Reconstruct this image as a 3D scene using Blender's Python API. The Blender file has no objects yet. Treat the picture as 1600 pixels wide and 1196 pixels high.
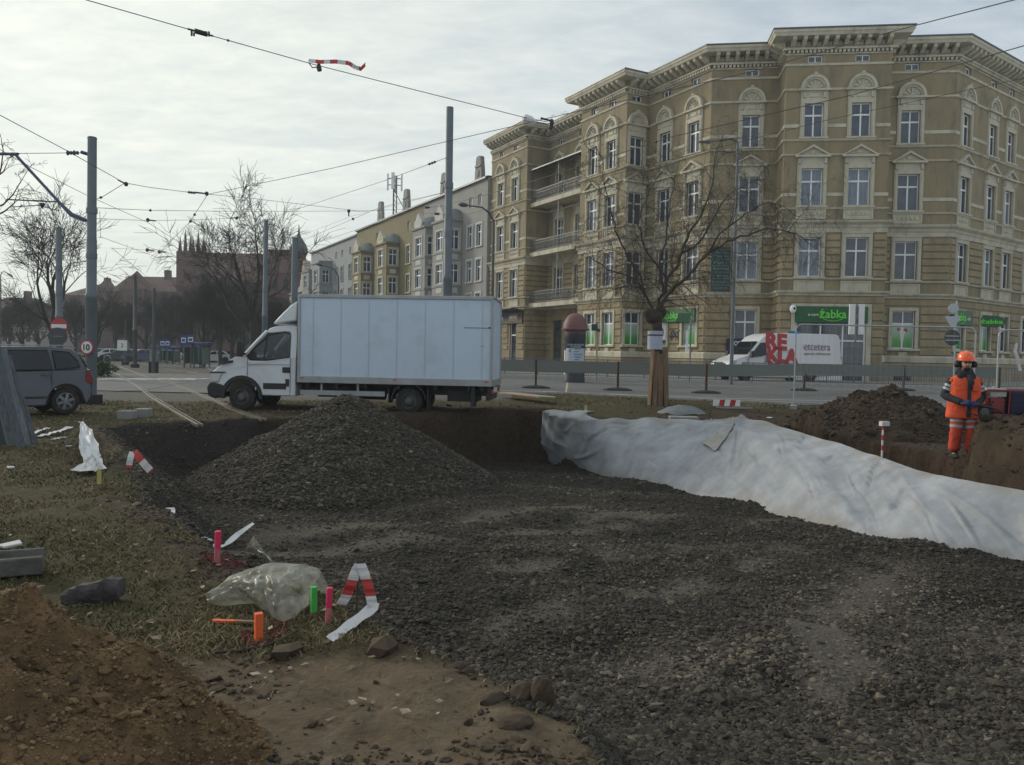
import bpy, bmesh, math, random
import numpy as np
from mathutils import Matrix, Vector, Euler
random.seed(7)
rng = np.random.default_rng(7)
PI = math.pi
SC = bpy.context.scene
COL = SC.collection
rad = math.radians

# ------------------------------------------------------------------ camera
EYE, PITCH, ROLL, FOC = 1.68, rad(2.0), rad(1.1), 1250.0
cam = bpy.data.objects.new("camera", bpy.data.cameras.new("camera"))
COL.objects.link(cam)
cam.data.sensor_width = 36.0
cam.data.lens = 36.0 * FOC / 1600.0
cam.data.clip_start = 0.05
cam.data.clip_end = 3000.0
_f = Vector((0, math.cos(PITCH), -math.sin(PITCH)))
_u0 = Vector((0, math.sin(PITCH), math.cos(PITCH)))
_r0 = Vector((1, 0, 0))
_R = _r0 * math.cos(ROLL) + _u0 * math.sin(ROLL)
_U = _u0 * math.cos(ROLL) - _r0 * math.sin(ROLL)
cam.matrix_world = Matrix(((_R.x, _U.x, -_f.x, 0), (_R.y, _U.y, -_f.y, 0), (_R.z, _U.z, -_f.z, EYE), (0, 0, 0, 1)))
SC.camera = cam

# ------------------------------------------------------------------ world, sun, exposure
HAZE_D = 0.0006
SUN_AZ, SUN_EL = rad(-57.0), rad(20.0)       # azimuth measured from +Y towards +X
SUND = Vector((math.sin(SUN_AZ) * math.cos(SUN_EL), math.cos(SUN_AZ) * math.cos(SUN_EL), math.sin(SUN_EL)))
SC.view_settings.view_transform = 'Standard'
SC.view_settings.look = 'None'
SC.view_settings.exposure = 0.0
SC.view_settings.gamma = 1.0
SC.render.film_transparent = False
W = bpy.data.worlds.new("World")
SC.world = W
W.use_nodes = True

def N(nt, t, **kw):
    n = nt.nodes.new(t)
    for k, v in kw.items():
        if k == 'ins':
            for i, x in v.items():
                n.inputs[i].default_value = x
        else:
            setattr(n, k, v)
    return n

def L(nt, a, b, ai=0, bi=0):
    nt.links.new(a.outputs[ai], b.inputs[bi])

def build_world():
    nt = W.node_tree
    nt.nodes.clear()
    out = N(nt, 'ShaderNodeOutputWorld')
    sky = N(nt, 'ShaderNodeTexSky', sky_type='NISHITA', sun_disc=False, sun_elevation=SUN_EL, sun_rotation=SUN_AZ)
    bg1 = N(nt, 'ShaderNodeBackground', ins={1: 0.08})
    L(nt, sky, bg1)
    tc = N(nt, 'ShaderNodeTexCoord')
    nrm = N(nt, 'ShaderNodeVectorMath', operation='NORMALIZE')
    L(nt, tc, nrm)
    # glow of the veiled sun: angle between the view direction and the sun
    dot = N(nt, 'ShaderNodeVectorMath', operation='DOT_PRODUCT')
    L(nt, nrm, dot)
    dot.inputs[1].default_value = SUND
    ang = N(nt, 'ShaderNodeMapRange', interpolation_type='SMOOTHSTEP', ins={1: 0.22, 2: 0.97, 3: 0.0, 4: 1.0})
    nt.links.new(dot.outputs['Value'], ang.inputs[0])
    # flat cloud deck: project the direction on a plane above
    sep = N(nt, 'ShaderNodeSeparateXYZ'); L(nt, nrm, sep)
    zc = N(nt, 'ShaderNodeMath', operation='MAXIMUM', ins={1: 0.0}); nt.links.new(sep.outputs[2], zc.inputs[0])
    za = N(nt, 'ShaderNodeMath', operation='ADD', ins={1: 0.16}); L(nt, zc, za)
    dv = N(nt, 'ShaderNodeVectorMath', operation='DIVIDE'); L(nt, nrm, dv)
    cmb = N(nt, 'ShaderNodeCombineXYZ')
    for i in range(3): nt.links.new(za.outputs[0], cmb.inputs[i])
    nt.links.new(cmb.outputs[0], dv.inputs[1])
    mp = N(nt, 'ShaderNodeMapping'); L(nt, dv, mp)
    mp.inputs['Rotation'].default_value = (0, 0, rad(25)); mp.inputs['Scale'].default_value = (1.0, 1.9, 1.0)
    n1 = N(nt, 'ShaderNodeTexNoise', ins={'Scale': 1.1, 'Detail': 5.0, 'Roughness': 0.55, 'Distortion': 0.6})
    n2 = N(nt, 'ShaderNodeTexNoise', ins={'Scale': 6.5, 'Detail': 5.0, 'Roughness': 0.6, 'Distortion': 0.3})
    L(nt, mp, n1); L(nt, mp, n2)
    c1 = N(nt, 'ShaderNodeMapRange', ins={1: 0.3, 2: 0.7}); L(nt, n1, c1)
    c2 = N(nt, 'ShaderNodeMapRange', ins={1: 0.3, 2: 0.72}); L(nt, n2, c2)
    mixn = N(nt, 'ShaderNodeMix', data_type='FLOAT', ins={0: 0.52})
    nt.links.new(c1.outputs[0], mixn.inputs[2]); nt.links.new(c2.outputs[0], mixn.inputs[3])
    # cloud colours: cool grey away from the sun, warm white near it
    cool = N(nt, 'ShaderNodeMix', data_type='RGBA'); nt.links.new(mixn.outputs[0], cool.inputs[0])
    cool.inputs[6].default_value = (0.43, 0.52, 0.61, 1); cool.inputs[7].default_value = (0.74, 0.80, 0.84, 1)
    warm = N(nt, 'ShaderNodeMix', data_type='RGBA'); nt.links.new(mixn.outputs[0], warm.inputs[0])
    warm.inputs[6].default_value = (0.80, 0.88, 0.84, 1); warm.inputs[7].default_value = (1.18, 1.18, 1.03, 1)
    sk = N(nt, 'ShaderNodeMix', data_type='RGBA'); nt.links.new(ang.outputs[0], sk.inputs[0])
    nt.links.new(cool.outputs[2], sk.inputs[6]); nt.links.new(warm.outputs[2], sk.inputs[7])
    # strength factor for the sky behind the viewer, equal in every direction
    br = N(nt, 'ShaderNodeMapRange', interpolation_type='SMOOTHSTEP', ins={1: 0.15, 2: -0.6, 3: 1.0, 4: 1.0})
    nt.links.new(sep.outputs[1], br.inputs[0])
    hz = N(nt, 'ShaderNodeMapRange', interpolation_type='SMOOTHSTEP', ins={1: 0.30, 2: 0.0, 3: 0.0, 4: 0.55})
    nt.links.new(zc.outputs[0], hz.inputs[0])
    skh = N(nt, 'ShaderNodeMix', data_type='RGBA'); nt.links.new(hz.outputs[0], skh.inputs[0])
    nt.links.new(sk.outputs[2], skh.inputs[6]); skh.inputs[7].default_value = (0.84, 0.89, 0.84, 1)
    bg2 = N(nt, 'ShaderNodeBackground')
    L(nt, skh, bg2, 2, 0); nt.links.new(br.outputs[0], bg2.inputs[1])
    ms = N(nt, 'ShaderNodeMixShader', ins={0: 0.9})
    L(nt, bg1, ms, 0, 1); L(nt, bg2, ms, 0, 2)
    L(nt, ms, out)
build_world()

sun = bpy.data.objects.new("sun", bpy.data.lights.new("sun", 'SUN'))
COL.objects.link(sun)
sun.data.energy = 2.0
sun.data.angle = rad(11.0)
sun.data.color = (1.0, 0.93, 0.80)
sun.rotation_euler = (-SUND).to_track_quat('-Z', 'Y').to_euler()

# ------------------------------------------------------------------ rays from the survey photo to world points
def ray(u, v):
    return _f + _R * ((u - 800.0) / FOC) + _U * ((598.0 - v) / FOC)
def zz(u, v, z):
    d = ray(u, v); t = (z - EYE) / d.z
    return Vector((0, 0, EYE)) + d * t
def yy(u, v, Y):
    d = ray(u, v); t = Y / d.y
    return Vector((0, 0, EYE)) + d * t
def sst(a, b, x):
    t = np.clip((np.asarray(x, float) - a) / (b - a), 0, 1)
    return t * t * (3 - 2 * t)
def ground0(x, y):
    """large shape of the ground: level round the tracks, rising to the pavement in front of the corner house"""
    w = sst(-12.0, -2.0, x)
    return (0.25 * sst(19.0, 27.0, y) + 0.12 * sst(27.0, 41.0, y)) * w
def gp(u, v, dz=0.0):
    z = 0.0
    for _ in range(25):
        p = zz(u, v, z + dz); z = float(ground0(p.x, p.y))
    return p

# ------------------------------------------------------------------ objects
WM = {}
def put(o, parent, M):
    COL.objects.link(o)
    if parent is not None:
        o.parent = parent
        o.matrix_parent_inverse = WM[parent].inverted()
    o.matrix_basis = M
    WM[o] = M.copy()
    return o
def T(x=0, y=0, z=0): return Matrix.Translation((x, y, z))
def RZ(a): return Matrix.Rotation(a, 4, 'Z')
def RX(a): return Matrix.Rotation(a, 4, 'X')
def RY(a): return Matrix.Rotation(a, 4, 'Y')
def SCL(x, y, z): return Matrix.Diagonal((x, y, z, 1))
def tag(o, label, cat, group=None, kind=None):
    if label: o['label'] = label
    if cat: o['category'] = cat
    if group: o['group'] = group
    if kind: o['kind'] = kind
    return o
def thing(name, label, cat, loc=(0, 0, 0), group=None, rz=0.0):
    o = bpy.data.objects.new(name, None)
    o.empty_display_size = 0.2
    put(o, None, T(*loc) @ RZ(rz))
    return tag(o, label, cat, group)
def struct(o): o['kind'] = 'structure'; return o
def copy_tree(o, dM, parent=None):
    """copy of a thing and of its parts; dM moves it in world space"""
    c = o.copy(); COL.objects.link(c)
    WM[c] = dM @ WM[o]
    if parent is None:
        c.matrix_basis = dM @ WM[o]
    else:
        c.parent = parent
        c.matrix_parent_inverse = WM[parent].inverted()
        c.matrix_basis = dM @ WM[o]
    for ch in o.children: copy_tree(ch, dM, c)
    return c

class MB:
    def __init__(s, M=None):
        s.v = []; s.f = []; s.mi = []; s.M = M or Matrix(); s.m = 0
    def add(s, vs, fs, m=None):
        b = len(s.v); M = s.M
        s.v.extend((M @ Vector(p))[:] for p in vs)
        s.f.extend(tuple(i + b for i in f) for f in fs)
        s.mi.extend([s.m if m is None else m] * len(fs))
        return s
    def box(s, x0, x1, y0, y1, z0, z1, m=None):
        v = [(x0, y0, z0), (x1, y0, z0), (x1, y1, z0), (x0, y1, z0), (x0, y0, z1), (x1, y0, z1), (x1, y1, z1), (x0, y1, z1)]
        return s.add(v, [(0, 3, 2, 1), (4, 5, 6, 7), (0, 1, 5, 4), (1, 2, 6, 5), (2, 3, 7, 6), (3, 0, 4, 7)], m)
    def rbox(s, c, size, R=None, m=None):
        """box of given size centred on c, turned by R"""
        hx, hy, hz = size[0] / 2, size[1] / 2, size[2] / 2
        K = T(*c) @ (R or Matrix())
        v = [K @ Vector((sx * hx, sy * hy, sz * hz)) for sz in (-1, 1) for sx, sy in ((-1, -1), (1, -1), (1, 1), (-1, 1))]
        return s.add(v, [(0, 3, 2, 1), (4, 5, 6, 7), (0, 1, 5, 4), (1, 2, 6, 5), (2, 3, 7, 6), (3, 0, 4, 7)], m)
    def frus(s, x0, x1, y0, y1, z0, z1, b, m=None):
        """block whose front (-y) face is bevelled by b"""
        d = y1 - y0
        v = [(x0, y1, z0), (x1, y1, z0), (x1, y1, z1), (x0, y1, z1), (x0 + b, y0, z0 + b), (x1 - b, y0, z0 + b), (x1 - b, y0, z1 - b), (x0 + b, y0, z1 - b)]
        return s.add(v, [(4, 5, 6, 7), (0, 1, 5, 4), (1, 2, 6, 5), (2, 3, 7, 6), (3, 0, 4, 7)], m)
    def prism(s, pts, y0, y1, m=None, axis='y'):
        """polygon of (a, b) pairs extruded along an axis; a,b = x,z for axis y; y,z for axis x; x,y for axis z"""
        n = len(pts)
        def P(a, b, t):
            return (a, t, b) if axis == 'y' else (t, a, b) if axis == 'x' else (a, b, t)
        v = [P(a, b, y0) for a, b in pts] + [P(a, b, y1) for a, b in pts]
        f = [tuple(range(n)), tuple(range(2 * n - 1, n - 1, -1))]
        f += [((i + 1) % n, i, n + i, n + (i + 1) % n) for i in range(n)]
        return s.add(v, f, m)
    def tube(s, pts, r, n=8, m=None, cap=True):
        pts = [Vector(p) for p in pts]
        rs = list(r) if hasattr(r, '__len__') else [r] * len(pts)
        vs = []; fs = []
        prev = None
        for i, p in enumerate(pts):
            d = (pts[min(i + 1, len(pts) - 1)] - pts[max(i - 1, 0)])
            d = d.normalized() if d.length > 1e-9 else Vector((0, 0, 1))
            if prev is None:
                a = d.cross(Vector((0, 0, 1)))
                if a.length < 1e-3: a = d.cross(Vector((1, 0, 0)))
            else:
                a = prev - d * prev.dot(d)
                if a.length < 1e-4: a = d.cross(Vector((0, 0, 1)))
            a.normalize(); prev = a
            b = d.cross(a)
            for k in range(n):
                t = 2 * PI * k / n
                vs.append(p + (a * math.cos(t) + b * math.sin(t)) * rs[i])
        for i in range(len(pts) - 1):
            for k in range(n):
                k2 = (k + 1) % n
                fs.append((i * n + k, i * n + k2, (i + 1) * n + k2, (i + 1) * n + k))
        if cap:
            fs.append(tuple(range(n - 1, -1, -1)))
            e = (len(pts) - 1) * n
            fs.append(tuple(range(e, e + n)))
        return s.add(vs, fs, m)
    def cyl(s, p0, p1, r0, r1=None, n=12, m=None):
        return s.tube([p0, p1], [r0, r0 if r1 is None else r1], n, m)
    def lathe(s, prof, n=20, c=(0, 0, 0), m=None, R=None, caps=True):
        """profile of (r, z) turned round the z axis through c"""
        K = T(*c) @ (R or Matrix())
        vs = []; fs = []
        for r, z in prof:
            for k in range(n):
                t = 2 * PI * k / n
                vs.append(K @ Vector((r * math.cos(t), r * math.sin(t), z)))
        for i in range(len(prof) - 1):
            for k in range(n):
                k2 = (k + 1) % n
                fs.append((i * n + k, i * n + k2, (i + 1) * n + k2, (i + 1) * n + k))
        if caps and prof[0][0] > 1e-4: fs.append(tuple(range(n - 1, -1, -1)))
        if caps and prof[-1][0] > 1e-4: fs.append(tuple(range((len(prof) - 1) * n, len(prof) * n)))
        return s.add(vs, fs, m)
    def ell(s, c, r, n=12, m=None, R=None):
        K = T(*c) @ (R or Matrix()) @ SCL(*r)
        h = max(4, n // 2)
        sub = MB(); sub.lathe([(max(1e-5, math.sin(PI * i / h)), -math.cos(PI * i / h)) for i in range(h + 1)], n)
        return s.add([K @ Vector(p) for p in sub.v], sub.f, m)
    def grid(s, P, m=None, closed_u=False):
        """P[i][j] points"""
        a, b = len(P), len(P[0])
        vs = [p for r in P for p in r]; fs = []
        for i in range(a - 1):
            for j in range(b - (0 if closed_u else 1)):
                j2 = (j + 1) % b
                fs.append((i * b + j, i * b + j2, (i + 1) * b + j2, (i + 1) * b + j))
        return s.add(vs, fs, m)
    def build(s, name, mats, parent=None, M=None, smooth=False, bevel=0.0, weld=False, sub=0, seg=2, solid=0.0):
        me = bpy.data.meshes.new(name)
        me.from_pydata(s.v, [], s.f)
        if not isinstance(mats, (list, tuple)): mats = [mats]
        for x in mats: me.materials.append(x)
        if any(s.mi): me.polygons.foreach_set('material_index', s.mi)
        bm = bmesh.new(); bm.from_mesh(me)
        if weld: bmesh.ops.remove_doubles(bm, verts=bm.verts, dist=1e-4)
        bmesh.ops.recalc_face_normals(bm, faces=bm.faces)
        bm.to_mesh(me); bm.free()
        if smooth:
            me.polygons.foreach_set('use_smooth', [True] * len(me.polygons))
            if smooth != 'all': me.set_sharp_from_angle(angle=rad(40))
        o = bpy.data.objects.new(name, me)
        if solid:
            md = o.modifiers.new('solid', 'SOLIDIFY'); md.thickness = solid; md.offset = 0
        if bevel:
            md = o.modifiers.new('bevel', 'BEVEL'); md.width = bevel; md.segments = seg; md.limit_method = 'ANGLE'; md.angle_limit = rad(35)
        if sub:
            md = o.modifiers.new('sub', 'SUBSURF'); md.levels = sub; md.render_levels = sub
        put(o, parent, M if M is not None else Matrix())
        return o

def again(o, name, parent, M, mats=None):
    """another part with the same mesh"""
    c = bpy.data.objects.new(name, o.data)
    for md in o.modifiers:
        n = c.modifiers.new(md.name, md.type)
        for a in ('width', 'segments', 'limit_method', 'angle_limit', 'levels', 'render_levels', 'thickness', 'offset'):
            if hasattr(md, a): setattr(n, a, getattr(md, a))
    return put(c, parent, M)

def np_mesh(name, V, F, mats, attr=None, smooth=False, k=3, mi=None):
    """mesh from numpy arrays: V (n,3), F (m,k); attr: {name: (n,4)}"""
    me = bpy.data.meshes.new(name)
    V = np.ascontiguousarray(V, np.float32); F = np.ascontiguousarray(F, np.int32)
    me.vertices.add(len(V)); me.vertices.foreach_set('co', V.ravel())
    me.loops.add(F.size); me.loops.foreach_set('vertex_index', F.ravel())
    me.polygons.add(len(F)); me.polygons.foreach_set('loop_start', np.arange(0, F.size, k, dtype=np.int32))
    if not isinstance(mats, (list, tuple)): mats = [mats]
    for x in mats: me.materials.append(x)
    if mi is not None: me.polygons.foreach_set('material_index', np.ascontiguousarray(mi, np.int32))
    me.polygons.foreach_set('use_smooth', np.full(len(F), bool(smooth)))
    for nm, a in (attr or {}).items():
        at = me.color_attributes.new(nm, 'FLOAT_COLOR', 'POINT')
        at.data.foreach_set('color', np.ascontiguousarray(a, np.float32).ravel())
    me.update(); me.validate()
    return bpy.data.objects.new(name, me)

# value noise
_perm = rng.random(65536)
def vnoise(x, y, seed=0):
    xi = np.floor(x).astype(np.int64); yi = np.floor(y).astype(np.int64)
    fx = x - xi; fy = y - yi
    fx = fx * fx * (3 - 2 * fx); fy = fy * fy * (3 - 2 * fy)
    def h(a, b): return _perm[(a * 7349 + b * 9151 + seed * 3571 + ((a * b) & 255) * 31) & 65535]
    return (h(xi, yi) * (1 - fx) + h(xi + 1, yi) * fx) * (1 - fy) + (h(xi, yi + 1) * (1 - fx) + h(xi + 1, yi + 1) * fx) * fy
def fbm(x, y, o=4, seed=0, g=0.5):
    r = 0; a = 1.0; t = 0
    x = np.asarray(x, float); y = np.asarray(y, float)
    for i in range(o):
        r = r + a * vnoise(x + 13.7 * i, y - 7.3 * i, seed + i); t += a
        a *= g; x = x * 2.03; y = y * 2.03
    return r / t

# ------------------------------------------------------------------ materials
MATS = {}
def mat(name, col, rough=0.8, var=0.25, scale=3.0, bump=0.0, bscale=None, metal=0.0, col2=None, spec=0.5, detail=5.0, coat=0.0, stretch=None, dirt=None):
    if name in MATS: return MATS[name]
    m = bpy.data.materials.new(name); m.use_nodes = True
    nt = m.node_tree; b = nt.nodes['Principled BSDF']
    b.inputs['Roughness'].default_value = rough
    b.inputs['Metallic'].default_value = metal
    b.inputs['Specular IOR Level'].default_value = spec
    if coat: b.inputs['Coat Weight'].default_value = coat; b.inputs['Coat Roughness'].default_value = 0.12
    tc = N(nt, 'ShaderNodeTexCoord')
    mp = N(nt, 'ShaderNodeMapping'); L(nt, tc, mp, 3, 0)
    if stretch: mp.inputs['Scale'].default_value = stretch
    if var or col2:
        n = N(nt, 'ShaderNodeTexNoise', ins={'Scale': scale, 'Detail': detail, 'Roughness': 0.62}); L(nt, mp, n)
        r = N(nt, 'ShaderNodeMapRange', ins={1: 0.28, 2: 0.72}); L(nt, n, r)
        mx = N(nt, 'ShaderNodeMix', data_type='RGBA'); nt.links.new(r.outputs[0], mx.inputs[0])
        c2 = col2 or tuple(c * (1 + var) for c in col)
        c1 = col if col2 else tuple(c * (1 - var) for c in col)
        mx.inputs[6].default_value = (*c1, 1); mx.inputs[7].default_value = (*c2, 1)
        last = mx.outputs[2]
        if dirt:
            # streaks and blotches of grime: (colour, amount, scale)
            n3 = N(nt, 'ShaderNodeTexNoise', ins={'Scale': dirt[2], 'Detail': 6.0, 'Roughness': 0.7}); L(nt, mp, n3)
            r3 = N(nt, 'ShaderNodeMapRange', ins={1: 0.48, 2: 0.75, 3: 0.0, 4: dirt[1]}); L(nt, n3, r3)
            m3 = N(nt, 'ShaderNodeMix', data_type='RGBA'); nt.links.new(r3.outputs[0], m3.inputs[0])
            nt.links.new(last, m3.inputs[6]); m3.inputs[7].default_value = (*dirt[0], 1)
            last = m3.outputs[2]
        nt.links.new(last, b.inputs['Base Color'])
    else:
        b.inputs['Base Color'].default_value = (*col, 1)
    if bump:
        n2 = N(nt, 'ShaderNodeTexNoise', ins={'Scale': bscale or scale * 4, 'Detail': 4.0}); L(nt, mp, n2)
        bp = N(nt, 'ShaderNodeBump', ins={'Strength': min(1.0, bump), 'Distance': 0.02}); nt.links.new(n2.outputs[0], bp.inputs['Height'])
        L(nt, bp, b, 0, b.inputs.find('Normal'))
    MATS[name] = m
    return m

def text_mesh(s, size, depth, bold=0.0, width=None, align='CENTER', shear=0.0):
    """extruded lettering as a plain mesh data block, lying in x-z, facing -y; centred on its own box"""
    cu = bpy.data.curves.new('lettering', 'FONT')
    cu.body = s; cu.size = size; cu.extrude = depth; cu.offset = bold; cu.align_x = align; cu.shear = shear
    cu.resolution_u = 3
    o = bpy.data.objects.new('lettering', cu); COL.objects.link(o)
    dg = bpy.context.evaluated_depsgraph_get()
    me = bpy.data.meshes.new_from_object(o.evaluated_get(dg))
    bpy.data.objects.remove(o); bpy.data.curves.remove(cu)
    me.transform(RX(PI / 2))
    if len(me.vertices):
        c = np.empty(len(me.vertices) * 3); me.vertices.foreach_get('co', c); c = c.reshape(-1, 3)
        mid = (c.max(0) + c.min(0)) / 2; w = c[:, 0].max() - c[:, 0].min()
        me.transform(T(*(-mid)))
        if width: me.transform(SCL(width / w, 1, 1))
    return me
def text(s, size, mt, parent, M, depth=0.008, bold=0.0, width=None, name='lettering', shear=0.0):
    me = text_mesh(s, size, depth, bold, width, shear=shear); me.materials.clear(); me.materials.append(mt); me.name = name
    return put(bpy.data.objects.new(name, me), parent, M)
# ================================================================== GROUND
def poly_sd(P, x, y):
    """signed distance to a closed polygon, positive inside (numpy arrays)"""
    P = np.asarray(P, float); n = len(P)
    d2 = np.full(x.shape, 1e18); ins = np.zeros(x.shape, bool)
    for i in range(n):
        a = P[i]; b = P[(i + 1) % n]; e = b - a
        wx = x - a[0]; wy = y - a[1]
        t = np.clip((wx * e[0] + wy * e[1]) / (e @ e), 0, 1)
        d2 = np.minimum(d2, (wx - e[0] * t) ** 2 + (wy - e[1] * t) ** 2)
        c = ((a[1] <= y) & (b[1] > y)) | ((b[1] <= y) & (a[1] > y))
        with np.errstate(divide='ignore', invalid='ignore'):
            xi = a[0] + (y - a[1]) / (b[1] - a[1]) * e[0]
        ins ^= c & (x < xi)
    return np.where(ins, 1, -1) * np.sqrt(d2)
def line_d(P, x, y):
    P = np.asarray(P, float); d2 = np.full(x.shape, 1e18)
    for a, b in zip(P[:-1], P[1:]):
        e = b - a; wx = x - a[0]; wy = y - a[1]
        t = np.clip((wx * e[0] + wy * e[1]) / (e @ e), 0, 1)
        d2 = np.minimum(d2, (wx - e[0] * t) ** 2 + (wy - e[1] * t) ** 2)
    return np.sqrt(d2)
def floor_z(y): return -0.30 - 0.058 * (np.clip(y, 2, 23) - 4)

# ridge of the geotextile sheet along the right edge of the pit
FAB_TOP_PX = [(849, 643, .12), (872, 651, .10), (905, 655, .10), (950, 655, .12), (1000, 655, .15), (1060, 657, .15), (1100, 657, .15), (1128, 656, .2), (1160, 655, .25),
              (1200, 662, .25), (1250, 674, .22), (1300, 689, .18), (1330, 699, .15), (1380, 717, .12), (1430, 734, .1), (1470, 745, .1), (1530, 757, .1), (1600, 768, .1), (1700, 788, .1)]
FAB_TOP = [zz(u, v, z) for u, v, z in FAB_TOP_PX]
FAB_BOT_PX = [(842, 721), (870, 727), (905, 734), (950, 743), (1000, 752), (1060, 763), (1100, 772), (1128, 778), (1160, 784), (1200, 794), (1240, 806), (1290, 820), (1330, 832), (1380, 842), (1430, 851), (1480, 859), (1540, 867), (1600, 875), (1700, 890)]
def floor_pt(u, v):
    z = -1.0
    for _ in range(40):
        p = zz(u, v, z); z = 0.5 * z + 0.5 * float(floor_z(p.y))
    return p
FAB_BOT = [floor_pt(u, v) for u, v in FAB_BOT_PX]
def _fabedge():
    out = []
    for i, p in enumerate(FAB_TOP):
        t = FAB_TOP[min(i + 1, len(FAB_TOP) - 1)] - FAB_TOP[max(i - 1, 0)]; t = Vector((t.x, t.y)).normalized()
        n = Vector((-t.y, t.x))
        if n.y < 0 and n.x < .3: n = -n
        q = Vector((p.x, p.y)) + n * (.85 if i > 1 else .6); out.append((q.x, q.y))
    return out
PIT = [(0.95, 1.2), (0.62, 2.5), (0.42, 3.23), (0.32, 3.61), (-0.14, 4.09), (-0.74, 4.73), (-1.0, 5.3), (-2.0, 6.1), (-2.7, 6.9), (-3.5, 8.1), (-4.02, 8.45), (-5.0, 10.4), (-6.3, 13.0),
       (-8.3, 16.3), (-7.4, 17.6), (-5.32, 19.3), (-1.87, 21.3), (0.1, 23.0)] + _fabedge() + [(7.6, 7.0), (8.0, 3.0), (8.5, 1.2)]
_lip = [zz(u, v, .12) for u, v in ((1225, 660), (1290, 672), (1380, 682), (1484, 702))]
TRENCH = [(p.x, p.y) for p in _lip] + [(7.9, 11.2), (7.6, 9.6)] + [(p.x + .18, p.y + .22) for p in (FAB_TOP[16], FAB_TOP[15], FAB_TOP[14], FAB_TOP[13], FAB_TOP[12], FAB_TOP[11], FAB_TOP[10])]
PILE_C = yy(545, 616, 17.5)
DUST1 = [zz(u, v, -.42) for u, v in ((1232, 975), (1300, 968), (1325, 1000), (1385, 1060), (1375, 1092), (1262, 1102))]

def terr(x, y, full=False):
    x = np.asarray(x, float); y = np.asarray(y, float)
    g = ground0(x, y)
    far = 1 - sst(30, 60, y)
    n1 = fbm(x * 0.9, y * 0.9, 4, 3) - .5
    n2 = fbm(x * 4.0, y * 4.0, 3, 9) - .5
    near = (y < 40) & (np.abs(x) < 30)
    s = np.full(x.shape, -50.0); st = np.full(x.shape, -50.0)
    if near.any():
        s[near] = poly_sd(PIT, x[near], y[near]); st[near] = poly_sd(TRENCH, x[near], y[near])
    sj = s + n1 * 0.35 * sst(2.5, 6, y) + n2 * 0.16
    win = np.where(x < -1, 0.30 + 1.0 * sst(-2.2, -5.5, x) * (1 - sst(17.5, 19, y)), 0.30)
    k = sst(-0.06, 1.0, sj / win)
    fl = floor_z(y) + n1 * 0.16 + n2 * 0.05 + 0.05 * np.sin(y * 2.1 + x * .8 + 3 * n1)
    z = g * (1 - k) + np.minimum(fl, g - .05) * k
    z = z + far * (1 - k) * (n1 * 0.10 + n2 * 0.045) * (1 - 0.75 * sst(19, 26, y))
    # earth rim around the pit edge
    z = z + 0.07 * np.exp(-((s + 0.25) / 0.25) ** 2) * (0.4 + fbm(x * 2, y * 2, 3, 5)) * (1 - k) * sst(3, 5, y)
    kt = sst(-0.02, 0.18, st + n2 * .3 + .12 * n1)
    z = z - 1.5 * kt * (1 - k)
    if not full: return z
    farw = sst(16.5, 18.5, y + .35 * x)
    gravel = sst(-0.10, 0.06, sj - .30 * farw + n2 * .25)
    gravel = np.maximum(gravel, 0.0)
    sand = (1 - sst(4.15, 4.55, y + 0.9 * n1 + 0.35 * n2 + .05 * x)) * (1 - gravel)
    soil = np.zeros_like(x)
    # bare earth: round the pit, by the trench, under the lorry, along the rails
    soil = np.maximum(soil, np.exp(-((s + 0.1) / 0.35) ** 2) * sst(.42, .6, fbm(x * 1.7, y * 1.7, 3, 21)) * 1.2)
    soil = np.maximum(soil, sst(2.5, 5.0, x + .0 * y) * (1 - sst(22.5, 25.5, y + n1 * 3)) * (1 - k))
    soil = np.maximum(soil, sst(-8.5, -6.5, x) * (1 - sst(-0.5, 1.2, x)) * sst(17.5, 18.6, y) * (1 - sst(22.8, 24.5, y + n1)) * .85)
    soil = np.maximum(soil, kt)
    soil = np.maximum(soil, farw * sst(-.15, .0, sj))
    soil = np.clip(soil, 0, 1)
    pave = np.where(x < 0, sst(24.6, 25.8, y + n1 * 1.2 - 0.02 * x), sst(45, 46, y))
    dust = np.zeros_like(x)
    dn = poly_sd([(p.x, p.y) for p in DUST1], x, y) if near.any() else 0
    dust = np.maximum(dust, sst(-0.08, 0.10, dn + n2 * .25) * .85)
    ruts = [[(-3.6, 8.6), (-1.5, 9.6), (1.2, 11.2), (2.6, 12.6)], [(-3.0, 9.8), (-1.0, 11.3), (1.5, 13.5)], [(0.0, 6.2), (2.0, 8.0), (3.8, 10.2)], [(1.0, 5.3), (3.0, 7.0), (4.6, 9.3)], [(-2.2, 7.4), (0.0, 8.2), (2.4, 9.9), (4.0, 12.2)], [(-2.6, 9.0), (-.2, 10.2), (2.0, 12.6)]]
    for r in ruts:
        dust = np.maximum(dust, np.exp(-(line_d(r, x, y) / 0.36) ** 2) * .80 * sst(.28, .55, fbm(x * 1.3, y * 1.3, 3, 31)))
    dust = dust * gravel
    A1 = np.stack([gravel, sand, np.clip(pave, 0, 1), dust], -1)
    A2 = np.stack([soil, n1 + .5, n2 + .5, np.ones_like(x)], -1)
    return z, A1, A2, s

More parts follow.
